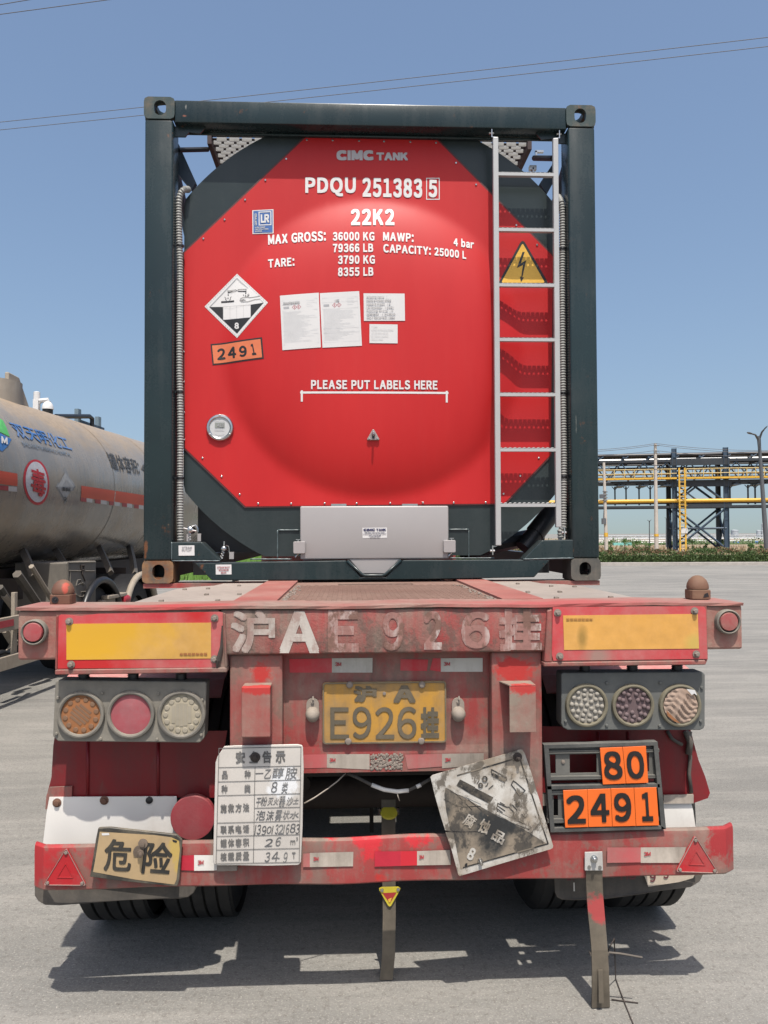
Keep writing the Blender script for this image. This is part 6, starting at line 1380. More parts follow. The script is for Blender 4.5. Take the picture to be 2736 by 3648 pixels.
for wq, zq, rq, mq in ((.45, 8.0, .10, M_blk), (1.4, 8.05, .13, M_blk), (2.5, 7.62, .10, M_blk), (.3, 7.30, .06, M_blk), (1.2, 6.6, .08, M_blk), (1.6, 4.2, .10, M_blk), (2.2, 4.25, .13, M_silver), (1.9, 6.3, .12, M_silver)): run('black_pipe' if mq is M_blk else 'silver_pipe', wq, zq, rq, mq)
bm = NB(); rbox(bm, -24, 16, .5, 1.6, 7.36, 7.46); rbox(bm, -24, 16, 1.2, 2.4, 5.95, 6.03); obj('cable_tray', bm, M_rkd, PR)
bm = NB()
for k, u in enumerate((-23, -21.9, -19, -17.9, -14, -12.9, -9.2, -8.1, -4.6, -3.7, -2.65, -1.75, 4.55, 5.95, 6.5, 8, 9.8, 11)):
    rbox(bm, u-.055, u+.055, 1.0, 1.12, 4.0, 5.6); rbar(bm, (u, 1.05, 5.3), (u+.25, 1.05, 5.6), .03); rbar(bm, (u, 1.05, 5.3), (u-.25, 1.05, 5.6), .03)
obj('hangers', bm, M_rkd, PR)
bm = NB(); rbox(bm, -24, .10, -.55, .45, 6.06, 6.20); rbox(bm, .85, 16, -.55, .45, 6.06, 6.20); obj('walkway_edge', bm, M_ryel, PR)
bm = NB()
for a, b in ((-24, .10), (.85, 16)):
    for z in (6.52, 6.88): tube(bm, [rp(a, -.55, z), rp(b, -.55, z)], .028, 6); tube(bm, [rp(a, .45, z), rp(b, .45, z)], .024, 6)
    u = a
    while u <= b+.01: tube(bm, [rp(u, -.55, 6.1), rp(u, -.55, 6.9)], .03, 6); tube(bm, [rp(u, .45, 6.1), rp(u, .45, 6.9)], .024, 6); u += .66 if u > -3 else .8
obj('railing', bm, M_rail, PR)
bm = NB()
for u in (.28, .72): rbox(bm, u-.06, u+.06, -.62, -.54, .12, 6.95)
z = .4
while z < 6.9: tube(bm, [rp(.28, -.58, z), rp(.72, -.58, z)], .02, 5); z += .3
z = 2.4
while z < 6.2:
    pts = [rp(.5+.36*cos(a*pi/6), -.62-.6*sin(a*pi/6), z) for a in range(7)]; tube(bm, pts, .018, 5); z += .75
obj('access_ladder', bm, M_ryel, PR)
bm = NB(); rbox(bm, .35, .85, -.70, -.66, 1.65, 2.05); obj('notice', bm, M_white, PR)
bm = NB(); rbox(bm, -.4, .4, -.4, .4, .02, .24); rbox(bm, 3.6, 4.4, -.4, .4, .02, .24); rbox(bm, -.4, .4, 2.3, 3.1, .02, .22); rbox(bm, 3.6, 4.4, 2.3, 3.1, .02, .22); obj('footing', bm, M_kerb, PR)
# ================================================================ poles, lamps, wires
M_conc = flat('pale concrete pole', (.55, .49, .43), rough=.85, var=.08, scale=2); M_lampm = flat('dark grey lamp post', (.115, .12, .13), rough=.5, var=.1); M_wire = flat('overhead wire', (.14, .13, .13), rough=.7)
def at(v, x, y, D): d = ray(v, x, y); return CP+d*(D/d.y)
def pole(base, top, D, label, r0, r1, gear):
    b, t = at('R', *base, D), at('R', *top, D); b.z = .08; T_ = thing('utility_pole', label, 'utility pole', b, 'utility poles')
    obj('pole', tube(NB(), [b, t], r0, 12, r1), M_conc, T_, smooth=.8); ax = (t-b); bm = NB()
    for f in gear: c = b+ax*f; box(bm, c.x-.45, c.x+.45, c.y-.06, c.y+.06, c.z-.04, c.z+.04)
    for f in gear:
        for s in (-.4, .4): c = b+ax*f; lathe(bm, [(.05, 0), (.06, .06), (.03, .12), (0, .14)], (c.x+s, c.y, c.z+.03), (0, 0, 1), 8)
    obj('crossarm', bm, M_lampm, T_); return T_, b, t
T1, b1, t1 = pole((655, 1315), (643, 330), 63.0, 'tall pale concrete utility pole standing left of the yellow rack ladder', .17, .11, ())
c = b1+(t1-b1)*.165; bm = NB(); lathe(bm, [(.178, -.1), (.178, .1)], c, (0, 0, 1), 12, cap=False); obj('yellow_band', bm, M_ryel, T1)
bm = NB()
for f in (.985, .93, .915, .86, .80, .765): q = b1+(t1-b1)*f; lathe(bm, [(.135, -.02), (.135, .02)], q, (0, 0, 1), 10, cap=False); tube(bm, [q, q+Vector((.28, -.05, -.05)), q+Vector((.3, -.05, .03))], .022, 5)
obj('insulators', bm, M_lampm, T1)
T2, b2, t2 = pole((204, 1315), (180, 500), 62.0, 'shorter leaning pole carrying switch gear right beside the container edge', .15, .10, (.93, .78))
bm = NB(); q = b2+(t2-b2)*.36; box(bm, q.x-.32, q.x-.02, q.y-.2, q.y, q.z-.25, q.z+.2); tube(bm, [q+Vector((-.2, -.1, .2)), b2+(t2-b2)*.62], .03, 5); q = b2+(t2-b2)*.62
for k in range(4): tube(bm, [q+Vector((-.5+.1*k, -.15, -.3+.25*k)), q+Vector((.15, -.15, -.25+.22*k))], .05, 6)
for k in range(3): lathe(bm, [(.09, 0), (.09, .3), (0, .32)], q+Vector((-.4+.12*k, -.2, -.1)), (0, 0, 1), 8)
obj('switch_gear', bm, M_lampm, T2); bm = NB(); q = b2+(t2-b2)*.21; lathe(bm, [(.155, -.15), (.155, .15)], q, (0, 0, 1), 12, cap=False); obj('yellow_band', bm, M_ryel, T2)
def wire(p, q, sag, r, label, grp, n=24):
    bm = NB(); p, q = Vector(p), Vector(q); pts = []
    for k in range(n+1): s = k/n; a = p+(q-p)*s; a.z -= sag*4*s*(1-s); pts.append(a)
    tube(bm, pts, r, 5); tag(obj('power_line', bm, M_wire, None, smooth=3), label, 'power line', grp)
for yl, yr, pt, lb in ((372, 380, 328, 'topmost wire strung over the top of the tall concrete pole'), (386, 402, 342, 'second wire just below the topmost on the tall concrete pole'), (418, 428, 392, 'lowest thin wire strung to the tall concrete pole above the pipe rack')):
    m_ = at('R', 645, pt, 62.8); a = at('R', -120, yl+22, 62); b = at('R', 1800, yr+10, 62); bm = NB()
    pts = [a+(m_-a)*(k/10)-Vector((0, 0, .5*(k/10)*(1-k/10))) for k in range(11)]+[m_+(b-m_)*(k/10)-Vector((0, 0, .8*(k/10)*(1-k/10))) for k in range(1, 11)]
    tube(bm, pts, .018, 5); tag(obj('power_line', bm, M_wire, None, smooth=3), lb, 'power line', 'wires on the concrete pole')
for (l, r_), lb in zip((((0, 255), (1659, 70)), ((0, 272), (1659, 90)), ((0, 10), (245, -31)), ((0, 31), (245, -2))), ('upper wire of the pair crossing the sky behind the container top', 'lower wire of the pair crossing the sky behind the container top', 'uppermost short stretch of wire in the top left corner of the sky', 'lower wire of the two in the top left corner of the sky')):
    a, b = PZ('W', *l, 11), PZ('W', *r_, 11); d = (b-a); k = d.length; d.normalize(); e = 9 if k > 12 else 14
    wire(a-d*e, b+d*e, .12 if k > 12 else .0, .0068, lb, 'overhead wires above the yard')
def lamp(base, D, top, arms, r0, label, s=1):
    b = at('R', *base, D); b.z = .06; t = at('R', *top, D); T_ = thing('street_lamp', label, 'street lamp', b, 'street lamps')
    bm = NB(); tube(bm, [b, b+(t-b)*.9, t], [r0, r0*.62, r0*.75], 12); obj('post', bm, M_lampm, T_, smooth=.8)
    for (mx, my), (ex_, ey_), hw_ in arms:
        bm = NB(); m_ = at('R', mx, my, D-.2); e_ = at('R', ex_, ey_, D-.6); tube(bm, [t-Vector((0, 0, .3*s)), m_, e_], [r0*.5, r0*.36, r0*.30], 8); A_ = obj('lamp_arm', bm, M_lampm, T_, smooth=.8)
        d = (e_-m_).normalized(); bm = NB(); n = 10; rings = []
        for f, wd in ((-.1, .06), (.0, .13), (.35, .16), (.6, .12), (.72, .03)): cc = e_+d*f*s; rings.append([bm.verts.new(cc+Vector((0, 1, 0))*wd*s*cos(2*pi*k/n)+d.cross(Vector((0, 1, 0))).normalized()*wd*.45*s*sin(2*pi*k/n)) for k in range(n)])
        for q, u in zip(rings, rings[1:]):
            for k in range(n): bm.faces.new((q[k], q[(k+1) % n], u[(k+1) % n], u[k]))
        bm.faces.new(rings[0]); bm.faces.new(rings[-1][::-1]); obj('lamp_head', bm, M_lampm, A_, smooth=.8)
lamp((1652, 1335), 56, (1575, 262), [((1545, 250), (1510, 240), .1), ((1605, 225), (1622, 205), .1)], .18, 'tall dark street lamp with two curved arms at the right edge of the photo')
lamp((592, 1300), 74, (590, 1026), [((583, 1024), (575, 1020), .05), ((597, 1022), (605, 1018), .05)], .06, 'small distant street lamp left of the tall concrete pole', .35)
lamp((742, 1300), 90, (742, 1004), [((738, 1000), (732, 996), .05), ((760, 1006), (768, 1003), .05)], .06, 'faint distant street lamp seen between the left legs of the pipe rack', .35)
# ================================================================ far plant
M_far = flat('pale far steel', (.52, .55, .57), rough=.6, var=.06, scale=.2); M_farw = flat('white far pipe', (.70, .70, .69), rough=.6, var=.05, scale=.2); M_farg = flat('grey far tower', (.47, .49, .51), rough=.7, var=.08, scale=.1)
FT = thing('pipe_trestle', 'long low pale trestle of white pipes far behind the pipe rack', 'pipe trestle', at('R', 900, 1275, 120))
def fz(y, D=120): return at('R', 800, y, D).z
xa, xb = at('R', 60, 1200, 120).x, at('R', 1780, 1200, 120).x
def far_y(x): return 117.2-.05*(x-xa)
for y, r in ((1188, .08), (1205, .10), (1222, .14), (1238, .12), (1252, .12)):
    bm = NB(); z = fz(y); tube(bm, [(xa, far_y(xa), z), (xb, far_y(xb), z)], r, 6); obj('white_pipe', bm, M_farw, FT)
bm = NB(); zt_, zb_f, z0 = fz(1157), fz(1180), fz(1275)
tube(bm, [(xa, far_y(xa), zt_), (xb, far_y(xb), zt_)], .05, 4); tube(bm, [(xa, far_y(xa), zb_f), (xb, far_y(xb), zb_f)], .05, 4); x = xa; k = 0
while x < xb:
    tube(bm, [(x, far_y(x), zb_f if k % 2 else zt_), (x+.9, far_y(x), zt_ if k % 2 else zb_f)], .035, 4); k += 1
    if k % 3 == 0: tube(bm, [(x, far_y(x), z0), (x, far_y(x), zt_)], .07, 4)
    x += .9
obj('trestle_frame', bm, M_far, FT)
bm = NB(); p = at('R', 270, 1288, 104); q = at('R', 432, 1222, 104); box(bm, p.x, q.x, p.y, p.y+.15, p.z, q.z)
for x in (p.x, (p.x+q.x)/2, q.x): box(bm, x-.05, x+.05, p.y+.15, p.y+.3, p.z, q.z)
HD = obj('hoarding', bm, flat('teal panel', (.20, .52, .47), rough=.6, var=.05, scale=1)); tag(HD, 'teal hoarding panel far behind the sapling left of the tall concrete pole', 'hoarding')
bm = NB(); 
for k in range(3): box(bm, p.x, q.x, p.y-.02, p.y-.003, p.z+.1+.18*k, p.z+.16+.18*k)
obj('pale_rails', bm, M_farw, HD)
for (x0, x1, y0, kind, lb) in ((1330, 1390, 1105, 0, 'broad grey storage tank far off right of the pipe rack leg'), (1558, 1592, 1108, 0, 'narrow grey storage tank far off left of the near street lamp'), (1600, 1622, 1045, 1, 'tall thin pale tower far off beside the near street lamp')):
    a, b = at('R', x0, 1260, 300), at('R', x1, y0, 300); r = (b.x-a.x)/2; c = ((a.x+b.x)/2, a.y, -2)
    T_ = thing('storage_tank' if not kind else 'process_tower', lb, 'storage tank' if not kind else 'tower', c); H_ = b.z+2
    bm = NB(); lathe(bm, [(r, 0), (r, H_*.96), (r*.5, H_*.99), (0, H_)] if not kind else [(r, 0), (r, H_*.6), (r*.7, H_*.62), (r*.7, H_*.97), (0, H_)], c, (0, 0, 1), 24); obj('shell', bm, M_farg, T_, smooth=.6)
    bm = NB()
    for f in (.5, .7, .9): lathe(bm, [(r*1.06, -.1), (r*1.06, .1)], (c[0], c[1], -2+H_*f), (0, 0, 1), 24, cap=False)
    obj('hoops', bm, M_far, T_)
M_blu = flat('bright blue tarp', (.05, .20, .62), rough=.5)
for x0, x1, y0, y1, lb in ((1365, 1400, 1215, 1242, 'blue covered crate far off right of the pipe rack leg'), (1545, 1575, 1210, 1236, 'blue covered crate far off close to the near street lamp')):
    a, b = at('R', x0, y1, 112), at('R', x1, y0, 112); bm = NB(); box(bm, a.x, b.x, a.y, a.y+1, a.z, b.z); T_ = obj('covered_crate', bm, M_blu, None, bevel=.08); tag(T_, lb, 'crate', 'blue crates far off')
# distant line of bushes on the field
bm = NB()
for k in range(9000):
    x = rn.uniform(20, 75); q = Vector((x, 108+rn.uniform(-4, 4), .1+abs(rn.gauss(0, .35))*(.6+.4*sin(x*.7)))); leaf(bm, q, rn.uniform(.1, .22), rn)
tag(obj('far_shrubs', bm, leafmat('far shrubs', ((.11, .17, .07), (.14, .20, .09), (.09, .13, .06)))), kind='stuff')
# ================================================================ tanker at the left
TA = Vector((-4.45, 7.2, 2.30)); TD = Vector((.113, .9936, 0)); TN = Vector((.9936, -.113, 0)); TRD = 1.02
def tp(s, a, r=TRD): return TA+TD*s+(TN*cos(a)+Vector((0, 0, 1))*sin(a))*r
def cyl(v, x, y):
    """where a line of sight meets the barrel: (distance along it, angle)"""
    d = ray(v, x, y).normalized(); o = CP-TA; dd = d-TD*d.dot(TD); oo = o-TD*o.dot(TD)
    a, b, c = dd.dot(dd), 2*dd.dot(oo), oo.dot(oo)-TRD**2; q = b*b-4*a*c
    t = (-b-math.sqrt(max(0, q)))/(2*a); p = CP+d*t; e = p-TA
    return (e.dot(TD), math.atan2(e.z, e.dot(TN)))
def on_cyl(v, bl, br, tl, tr=None):
    g = lerp2(cyl(v, *bl), cyl(v, *br), cyl(v, *tl), cyl(v, *tr) if tr else None)
    def mp(u, w_, off=0): s, a = g(u, w_); return tp(s, a, TRD+.004+off*2)
    return mp
def side(v, x, y, off):
    """where a line of sight meets the upright plane off metres beside the tanker's axis: (along, height)"""
    d = ray(v, x, y); n = TN; t = (off-(CP-TA).dot(n))/d.dot(n); p = CP+d*t; return ((p-TA).dot(TD), p.z)
SM = Matrix(((TD.x, TN.x, 0, TA.x), (TD.y, TN.y, 0, TA.y), (0, 0, 1, 0), (0, 0, 0, 1)))
def sbox(bm, s0, s1, n0, n1, z0, z1): return box(bm, s0, s1, n0, n1, z0, z1, SM)
def sp(s, n, z): return SM @ Vector((s, n, z))
M_tank = worn('dusty stainless barrel', (.31, .295, .27), dust=(.46, .35, .24), amt=.20, con=1.0, streak=.6, up=.75, rough=.36, bump=.02, scale=1.2, dark=.18)
_p = M_tank.node_tree.nodes['Principled BSDF']; _p.inputs['Metallic'].default_value = .25
M_tfr = worn('dusty tanker frame', (.085, .078, .068), dust=(.20, .17, .14), amt=.3, con=.7, up=.6, rough=.7)
M_tbx = worn('dusty grey tool box', (.15, .14, .125), dust=(.24, .21, .175), amt=.4, con=.6, up=.6, rough=.7, bump=.2)
M_cream = worn('cream dusty steel', (.42, .37, .30), dust=(.34, .28, .22), amt=.4, con=.7, up=.3, rough=.65)
M_tblue = worn('faded blue lettering', (.06, .19, .48), dust=(.36, .40, .44), amt=.2, con=1.0, up=0, rough=.5)
M_tora = flat('orange reflective band', (.66, .085, .035), rough=.5, var=.08, scale=2)
TK = thing('tank_semitrailer', 'dusty stainless steel chemical tanker with orange band and blue Chinese lettering, parked at the left', 'tanker trailer', (TA.x, TA.y, 0))
bm = NB(); lathe(bm, [(0, -5.2), (.6, -5.1), (.95, -4.9), (TRD, -4.6), (TRD, 9.2), (.95, 9.5), (.6, 9.7), (0, 9.8)], TA, TD, 96); BRL = obj('barrel', bm, M_tank, TK, smooth=.5)
bm = NB()
for s in (-2.0, 1.3, 3.0, 6.2): lathe(bm, [(TRD+.004, -.012), (TRD+.006, 0), (TRD+.004, .012)], TA+TD*s, TD, 96, cap=False)
obj('weld_seams', bm, M_tank, BRL)
# lettering on the barrel
letters('blue_lettering', [('双天明化工', on_cyl('L', (125, 415), (520, 520), (48, 302), (462, 420)), dict(bold=.014, cjk_gap=.06))], M_tblue, BRL)
letters('latin_lettering', [('SHUANGTIANMINGCHEMICAL', on_cyl('L', (160, 478), (508, 556), (146, 448), (498, 530)), dict(bold=.012, gap=.12))], worn('faded grey blue lettering', (.20, .27, .36), dust=(.42, .43, .44), amt=.3, con=.9, up=0), BRL)
letters('volume_lettering', [('罐体容积:', on_cyl('L', (800, 650), (1000, 690), (752, 522), (980, 580)), dict(bold=.012, cjk_gap=.06)), ('40', on_cyl('L', (1012, 668), (1075, 682), (1008, 608), (1070, 624)), dict(bold=.03))], flat('dark volume lettering', (.07, .07, .07), rough=.6), BRL)
def cpoly(name, pts, m, off, par=BRL, v='L'):
    bm = NB(); sa = [cyl(v, *p) for p in pts]; c = (sum(p[0] for p in sa)/len(sa), sum(p[1] for p in sa)/len(sa)); cc = bm.verts.new(tp(*c, TRD+off)); R2 = []
    for f in (.5, 1.0): R2.append([bm.verts.new(tp(c[0]+(p[0]-c[0])*f, c[1]+(p[1]-c[1])*f, TRD+off)) for p in sa])
    n = len(sa)
    for k in range(n): j = (k+1) % n; bm.faces.new((cc, R2[0][k], R2[0][j])); bm.faces.new((R2[0][k], R2[1][k], R2[1][j], R2[0][j]))
    return obj(name, bm, m, par)
def ell(cx, cy, rx, ry, tilt, n=40): return [(cx+rx*cos(2*pi*k/n)+tilt*sin(2*pi*k/n), cy+ry*sin(2*pi*k/n)) for k in range(n)]
PS = cpoly('poison_disc', ell(258, 740, 93, 163, 10), flat('red disc', (.60, .02, .035), rough=.5), .004, TK); cpoly('white_disc', ell(258, 738, 78, 145, 9), flat('white disc', (.66, .65, .68), rough=.5), .0065, PS)
letters('poison_lettering', [('毒', (lambda mp: lambda u, v, o=0: mp(u, v, o+.003))(on_cyl('L', (212, 822), (318, 850), (204, 628), (314, 664))), dict(bold=.022))], flat('red sign lettering', (.60, .02, .03), rough=.5), PS)
DI = cpoly('faded_diamond', [(462, 635), (540, 770), (462, 896), (398, 772)], flat('grey faded placard', (.30, .30, .295), rough=.5), .004, TK); cpoly('diamond_field', [(462, 668), (528, 772), (462, 865), (408, 772)], flat('grey faded field', (.42, .42, .41), rough=.5), .0065, DI)
letters('diamond_lettering', [('腐蚀品', (lambda mp: lambda u, v, o=0: mp(u, v, o+.003))(on_cyl('L', (440, 800), (500, 806), (440, 772), (500, 778))), dict(bold=.03)), ('2', (lambda mp: lambda u, v, o=0: mp(u, v, o+.003))(on_cyl('L', (452, 872), (472, 876), (452, 842), (472, 846))), dict(bold=.03))], flat('grey placard print', (.10, .10, .10), rough=.6), DI)
def band(name, pts, m, off=.004): mp = on_cyl('L', *pts); return obj(name, sheet(lambda u, v, o=0: mp(u, v, o), 14, 4, 0), m, TK)
band('orange_band', ((-400, 700), (122, 768), (-400, 590), (122, 678)), M_tora); band('orange_band', ((578, 848), (1180, 930), (580, 764), (1180, 855)), M_tora)
M_tr1 = flat('red chequer tape', (.42, .03, .045), rough=.45); M_tw1 = flat('white chequer tape', (.60, .58, .56), rough=.45)
for k, (xa_, xb_) in enumerate(((576, 618), (618, 660), (680, 720), (720, 762), (782, 818), (818, 856), (874, 908), (908, 944), (960, 993), (993, 1026), (1042, 1072), (1072, 1100))):
    f = lambda x: 846+(x-576)*.128; band('chequer_tape', ((xa_, f(xa_)+30), (xb_, f(xb_)+30), (xa_, f(xa_)+2), (xb_, f(xb_)+2)), M_tr1 if k % 2 == 0 else M_tw1)
band('chequer_tape', ((-10, 795), (58, 800), (-10, 762), (58, 766)), M_tr1); band('chequer_tape', ((58, 804), (120, 808), (58, 768), (118, 772)), M_tw1)
# company mark: green and blue lozenge
MK_ = cpoly('mark_green', [(-70, 400), (0, 285), (20, 300), (45, 350), (68, 415), (0, 382), (-40, 390)], flat('green mark', (.10, .45, .12), rough=.5), .004, TK); MB_ = cpoly('mark_blue', [(-70, 420), (-40, 400), (0, 388), (45, 415), (80, 432), (55, 480), (12, 520), (-40, 480)], flat('blue mark', (.04, .16, .42), rough=.5), .004, TK)
letters('mark_lettering', [('M', (lambda mp: lambda u, v, o=0: mp(u, v, o+.002))(on_cyl('L', (4, 462), (48, 472), (2, 412), (46, 424))), dict(bold=.04))], M_white, MB_)
# manway box at the top
s0 = cyl('L', 0, 200)[0]; s1 = cyl('L', 215, 200)[0]
bm = NB(); zt_ = TA.z+TRD; q0 = side('L', 0, 60, .0); q1 = side('L', 160, 100, .0)
mh_ = max(.12, q0[1]-(TA.z+TRD)+.10); lathe(bm, [(.42, 0), (.42, mh_), (0, mh_)], TA+TD*(q0[0]-.35)+Vector((0, 0, TRD-.10)), (0, 0, 1), 40); obj('manway', bm, M_cream, TK, smooth=.5)
bm = NB(); a, b = side('L', 60, 130, .35), side('L', 215, 200, .35); zz = zt_-.12
prism_ax(bm, [(a[0], a[1]+.30), (a[0]+.25, a[1]+.28), (b[0], b[1]-.02), (b[0], zz-.1), (a[0], zz-.1)], TA+TN*.30-Vector((0, 0, TA.z)), TD, (0, 0, 1), TN, .05)
prism_ax(bm, [(a[0], a[1]+.30), (a[0]+.25, a[1]+.28), (b[0], b[1]-.02), (b[0], zz-.1), (a[0], zz-.1)], TA-TN*.30-Vector((0, 0, TA.z)), TD, (0, 0, 1), TN, .05); obj('spill_box', bm, M_cream, TK, bevel=.01)
# roof rails
bm = NB(); pts = []
e = [side('L', x, y, .1) for x, y in ((400, 268), (640, 268), (660, 285), (660, 345))]; tube(bm, [sp(s, .1, z) for s, z in e], .035, 10); obj('roof_rail', bm, M_blackp, TK, smooth=.8)
bm = NB(); a, b = side('L', 560, 300, .0), side('L', 735, 360, .0); prism_ax(bm, [(a[0], a[1]+.02), (b[0], b[1]+.02), (b[0], b[1]-.04), (a[0], a[1]-.04)], TA-TN*.03-Vector((0, 0, TA.z)), TD, (0, 0, 1), TN, .06)
obj('roof_beam', bm, M_rk, TK)
for x, y0, y1 in ((557, 222, 262), (702, 278, 335)):
    a, b = side('L', x-16, y1, .0), side('L', x+17, y0, .0); bm = NB(); sc_ = (a[0]+b[0])/2; sbox(bm, sc_-.05, sc_+.05, -.03, .03, a[1]-.2, b[1]); obj('roof_post', bm, flat('blue grey post', (.16, .22, .26), rough=.5), TK)
# under frame
ZB = 1.0
bm = NB(); sbox(bm, -5.0, 9.5, .28, .42, ZB, ZB+.28); sbox(bm, -5.0, 9.5, -.42, -.28, ZB, ZB+.28)
for s in (-4, -1, 2, 5, 8): sbox(bm, s, s+.1, -.9, .9, ZB-.02, ZB+.2)
obj('frame_beam', bm, M_dark, TK)
for x, y, x1, y1 in ((770, 1215, 690, 1390), (985, 1215, 870, 1400), (470, 1250, 395, 1400), (240, 1250, 120, 1420)):
    a, b = side('L', x, y, .75), side('L', x1, y1, .75); bm = NB(); tube(bm, [sp(a[0], .62, a[1]+.05), sp((a[0]+b[0])/2, .80, (a[1]+b[1])/2), sp(b[0], .95, b[1])], .05, 4); obj('saddle_strut', bm, M_tfr, TK)
# tool box: rear face narrow and sunlit, side face wide with raised marks
o_ = 1.15; a, b = side('T', 703, 575, o_), side('T', 1016, 140, o_); zb_x = .55
bm = NB(); sbox(bm, a[0], b[0], o_-.62, o_, zb_x, b[1]); TB = obj('tool_box', bm, M_tbx, TK, bevel=.012, seg=2)
sd_ = lambda x, y: (lambda q: sp(q[0], o_+.004, q[1]))(side('T', x, y, o_))
bm = NB(); tube(bm, [sd_(850, 190), sd_(882, 190), sd_(882, 235), sd_(850, 235), sd_(850, 190)], .012, 6); tube(bm, [sd_(865, 235), sd_(862, 285)], .016, 6); tube(bm, [sd_(865, 285), sd_(895, 355)], .008, 5); obj('box_latch', bm, M_dark, TB)
bm = NB()
for pts in ([(800, 405), (815, 345), (845, 340), (855, 370), (890, 385)], [(810, 400), (850, 375), (885, 400)], [(850, 470), (945, 464)], [(800, 495), (830, 520), (870, 520), (880, 500)], [(715, 160), (1005, 155)], [(712, 165), (712, 560)], [(740, 240), (735, 440)], [(725, 245), (1000, 250)]): tube(bm, [sd_(*p) for p in pts], .007, 5)
obj('raised_marks', bm, M_tbx, TB)
# side guards
bm = NB()
g0, g1 = side('T', -200, 795, 1.22), side('T', 190, 795, 1.22)
sbox(bm, g0[0]-3, g1[0]+1.2, 1.19, 1.23, g1[1]-.06, g1[1]+.075); l1 = side('T', 190, 1190, 1.22); sbox(bm, g0[0]-3, g1[0]+1.2, 1.19, 1.23, l1[1]-.06, l1[1]+.07)
for s in (g1[0]-1.9, g1[0]+.02, g1[0]+1.1): sbox(bm, s-.03, s+.03, 1.15, 1.188, l1[1]-.06, ZB+.1)
obj('side_guard', bm, M_cream, TK, bevel=.004)
bm = NB(); q = side('T', 68, 805, 1.235); sbox(bm, q[0]-.16, q[0]+.14, 1.2305, 1.234, q[1]-.035, q[1]+.03); obj('guard_tape', bm, M_tr1, TK)
for (x0, y0, x1, y1, r, m) in ((40, 500, 190, 700, .035, M_cream), (0, 420, 90, 560, .035, M_tfr), (50, 870, 150, 1030, .04, M_cream), (160, 980, 80, 1110, .03, M_cream), (330, 200, 540, 540, .03, M_cream), (1010, 420, 1120, 570, .03, M_cream), (180, 280, 400, 600, .05, M_tfr)):
    a, b = side('T', x0, y0, 1.0), side('T', x1, y1, 1.0); bm = NB(); tube(bm, [sp(a[0], 1.0, a[1]), sp(b[0], 1.0, b[1])], r, 6); obj('guard_strut', bm, m, TK)
bm = NB(); tube(bm, [(lambda q: sp(q[0], 1.1, q[1]))(side('T', x, y, 1.1)) for x, y in ((-60, 1130), (20, 1110), (70, 1120), (130, 1085))], .03, 8); obj('loose_hose', bm, M_blackp, TK, smooth=3)
# wheels and mudguards
qw = side('T', 1480, 560, 1.18); 
for k in range(2):
    s = qw[0]-1.35*k
    for n0 in (1.02, .68, -.68, -1.02):
        bm = NB(); lathe(bm, [(.30, -.12), (.44, -.13), (.505, -.10), (.515, 0), (.505, .10), (.44, .13), (.30, .12)], sp(s, n0, .515), TN, 40, cap=False); W_ = obj('tyre', bm, M_tyre, TK, smooth=.6)
        bm = NB(); lathe(bm, [(.31, -.10), (.29, 0), (.29, .06), (.14, .09), (.13, .02), (0, .02)], sp(s, n0, .515), TN if n0 > 0 else -TN, 28, cap=False); obj('wheel_rim', bm, M_tbx, W_, smooth=.6)
    bm = NB(); n = 16; ri, ro = .575, .605; sec = []
    for i in range(n+1):
        a = R(10+160*i/n); sec.append([bm.verts.new(sp(s-rr*cos(a), nn, .515+rr*sin(a))) for rr, nn in ((ri, .5), (ro, .5), (ro, 1.2), (ri, 1.2))])
    for p, q in zip(sec, sec[1:]):
        for j in range(4): bm.faces.new((p[j], q[j], q[(j+1) % 4], p[(j+1) % 4]))
    bm.faces.new(sec[0]); bm.faces.new(sec[-1][::-1]); MG = obj('mudguard', bm, M_blackp, TK, smooth=.6)
    bm = NB(); pts = [sp(s-.595*cos(R(5+170*i/n)), 1.20, .515+.595*sin(R(5+170*i/n))) for i in range(n+1)]; tube(bm, pts, .045, 8); obj('mudguard_rim', bm, M_cream if k == 0 else M_blackp, MG, smooth=3)
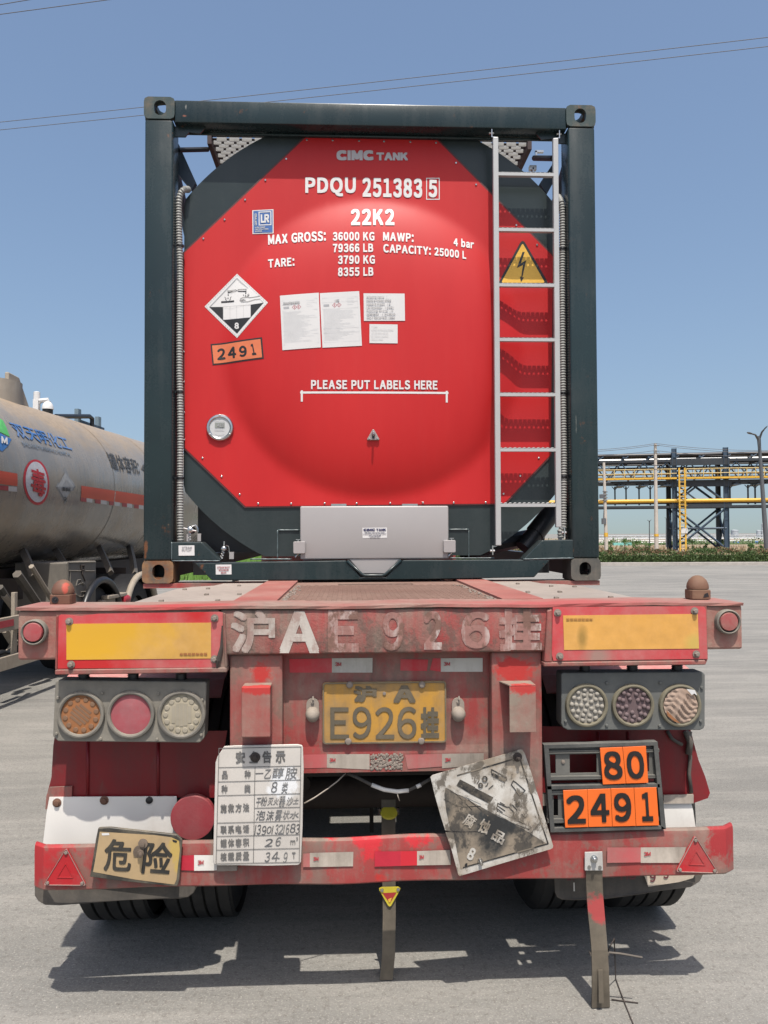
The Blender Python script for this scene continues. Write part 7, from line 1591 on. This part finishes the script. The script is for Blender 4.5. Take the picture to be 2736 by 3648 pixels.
bm = NB(); a, b = side('T', 1195, 540, 1.3), side('T', 1300, 490, 1.3); sbox(bm, a[0], b[0]+.3, .9, 1.24, b[1]-.05, b[1]); sbox(bm, a[0]-.1, b[0], 1.0, 1.2, .6, b[1]-.05); obj('step_plate', bm, M_cream, TK, bevel=.01)
bm = NB(); a = side('T', 1345, 550, 1.25); lathe(bm, [(0, -.1), (.06, -.08), (.07, 0), (.06, .1), (0, .12)], sp(a[0], 1.2, a[1]), TD, 12); obj('red_coupling', bm, M_tr1, TK, smooth=.8)
for s in (-3.4, 8.6):
    bm = NB(); sbox(bm, s, s+.12, .75, .87, .05, ZB); sbox(bm, s-.1, s+.22, .68, .94, 0, .05); obj('landing_leg', bm, M_tfr, TK)
# camera dome on the tanker roof
cpn = TA+TD*0; d_ = 16.0
def cam_pt(x, y, D=13.0): return at('L', x, y, D)
CM = thing('dome_camera', 'white dome security camera on a bracketed post behind the tanker roof', 'security camera', cam_pt(255, 215)*1)
p, q = cam_pt(260, 260), cam_pt(264, 95); bm = NB(); tube(bm, [Vector((p.x, p.y, 0)), p, q, q+Vector((0, 0, .01))], [.05, .05, .05, .03], 10); obj('post', bm, M_white, CM, smooth=.8)
bm = NB(); a, b, c, e = cam_pt(272, 158), cam_pt(345, 150), cam_pt(350, 160), cam_pt(342, 180); tube(bm, [a, b, c, e], .035, 8); tube(bm, [cam_pt(262, 182), cam_pt(285, 170), cam_pt(300, 158)], .025, 8); box(bm, a.x-.06, a.x+.02, a.y-.05, a.y+.05, a.z-.17, a.z+.02); obj('arm', bm, M_white, CM, smooth=.6)
c = cam_pt(342, 215); bm = NB(); lathe(bm, [(.088, -.005), (.086, .03), (.074, .07), (.05, .105), (.022, .118), (0, .12)], c, (0, 0, 1), 28); DM = obj('dome_cap', bm, M_white, CM, smooth=.6)
bm = NB(); lathe(bm, [(.078, 0), (.078, -.06), (.062, -.11), (.03, -.13), (0, -.135)], c+Vector((0, 0, -.01)), (0, 0, 1), 28); obj('lens_dome', bm, M_black, DM, smooth=.6)
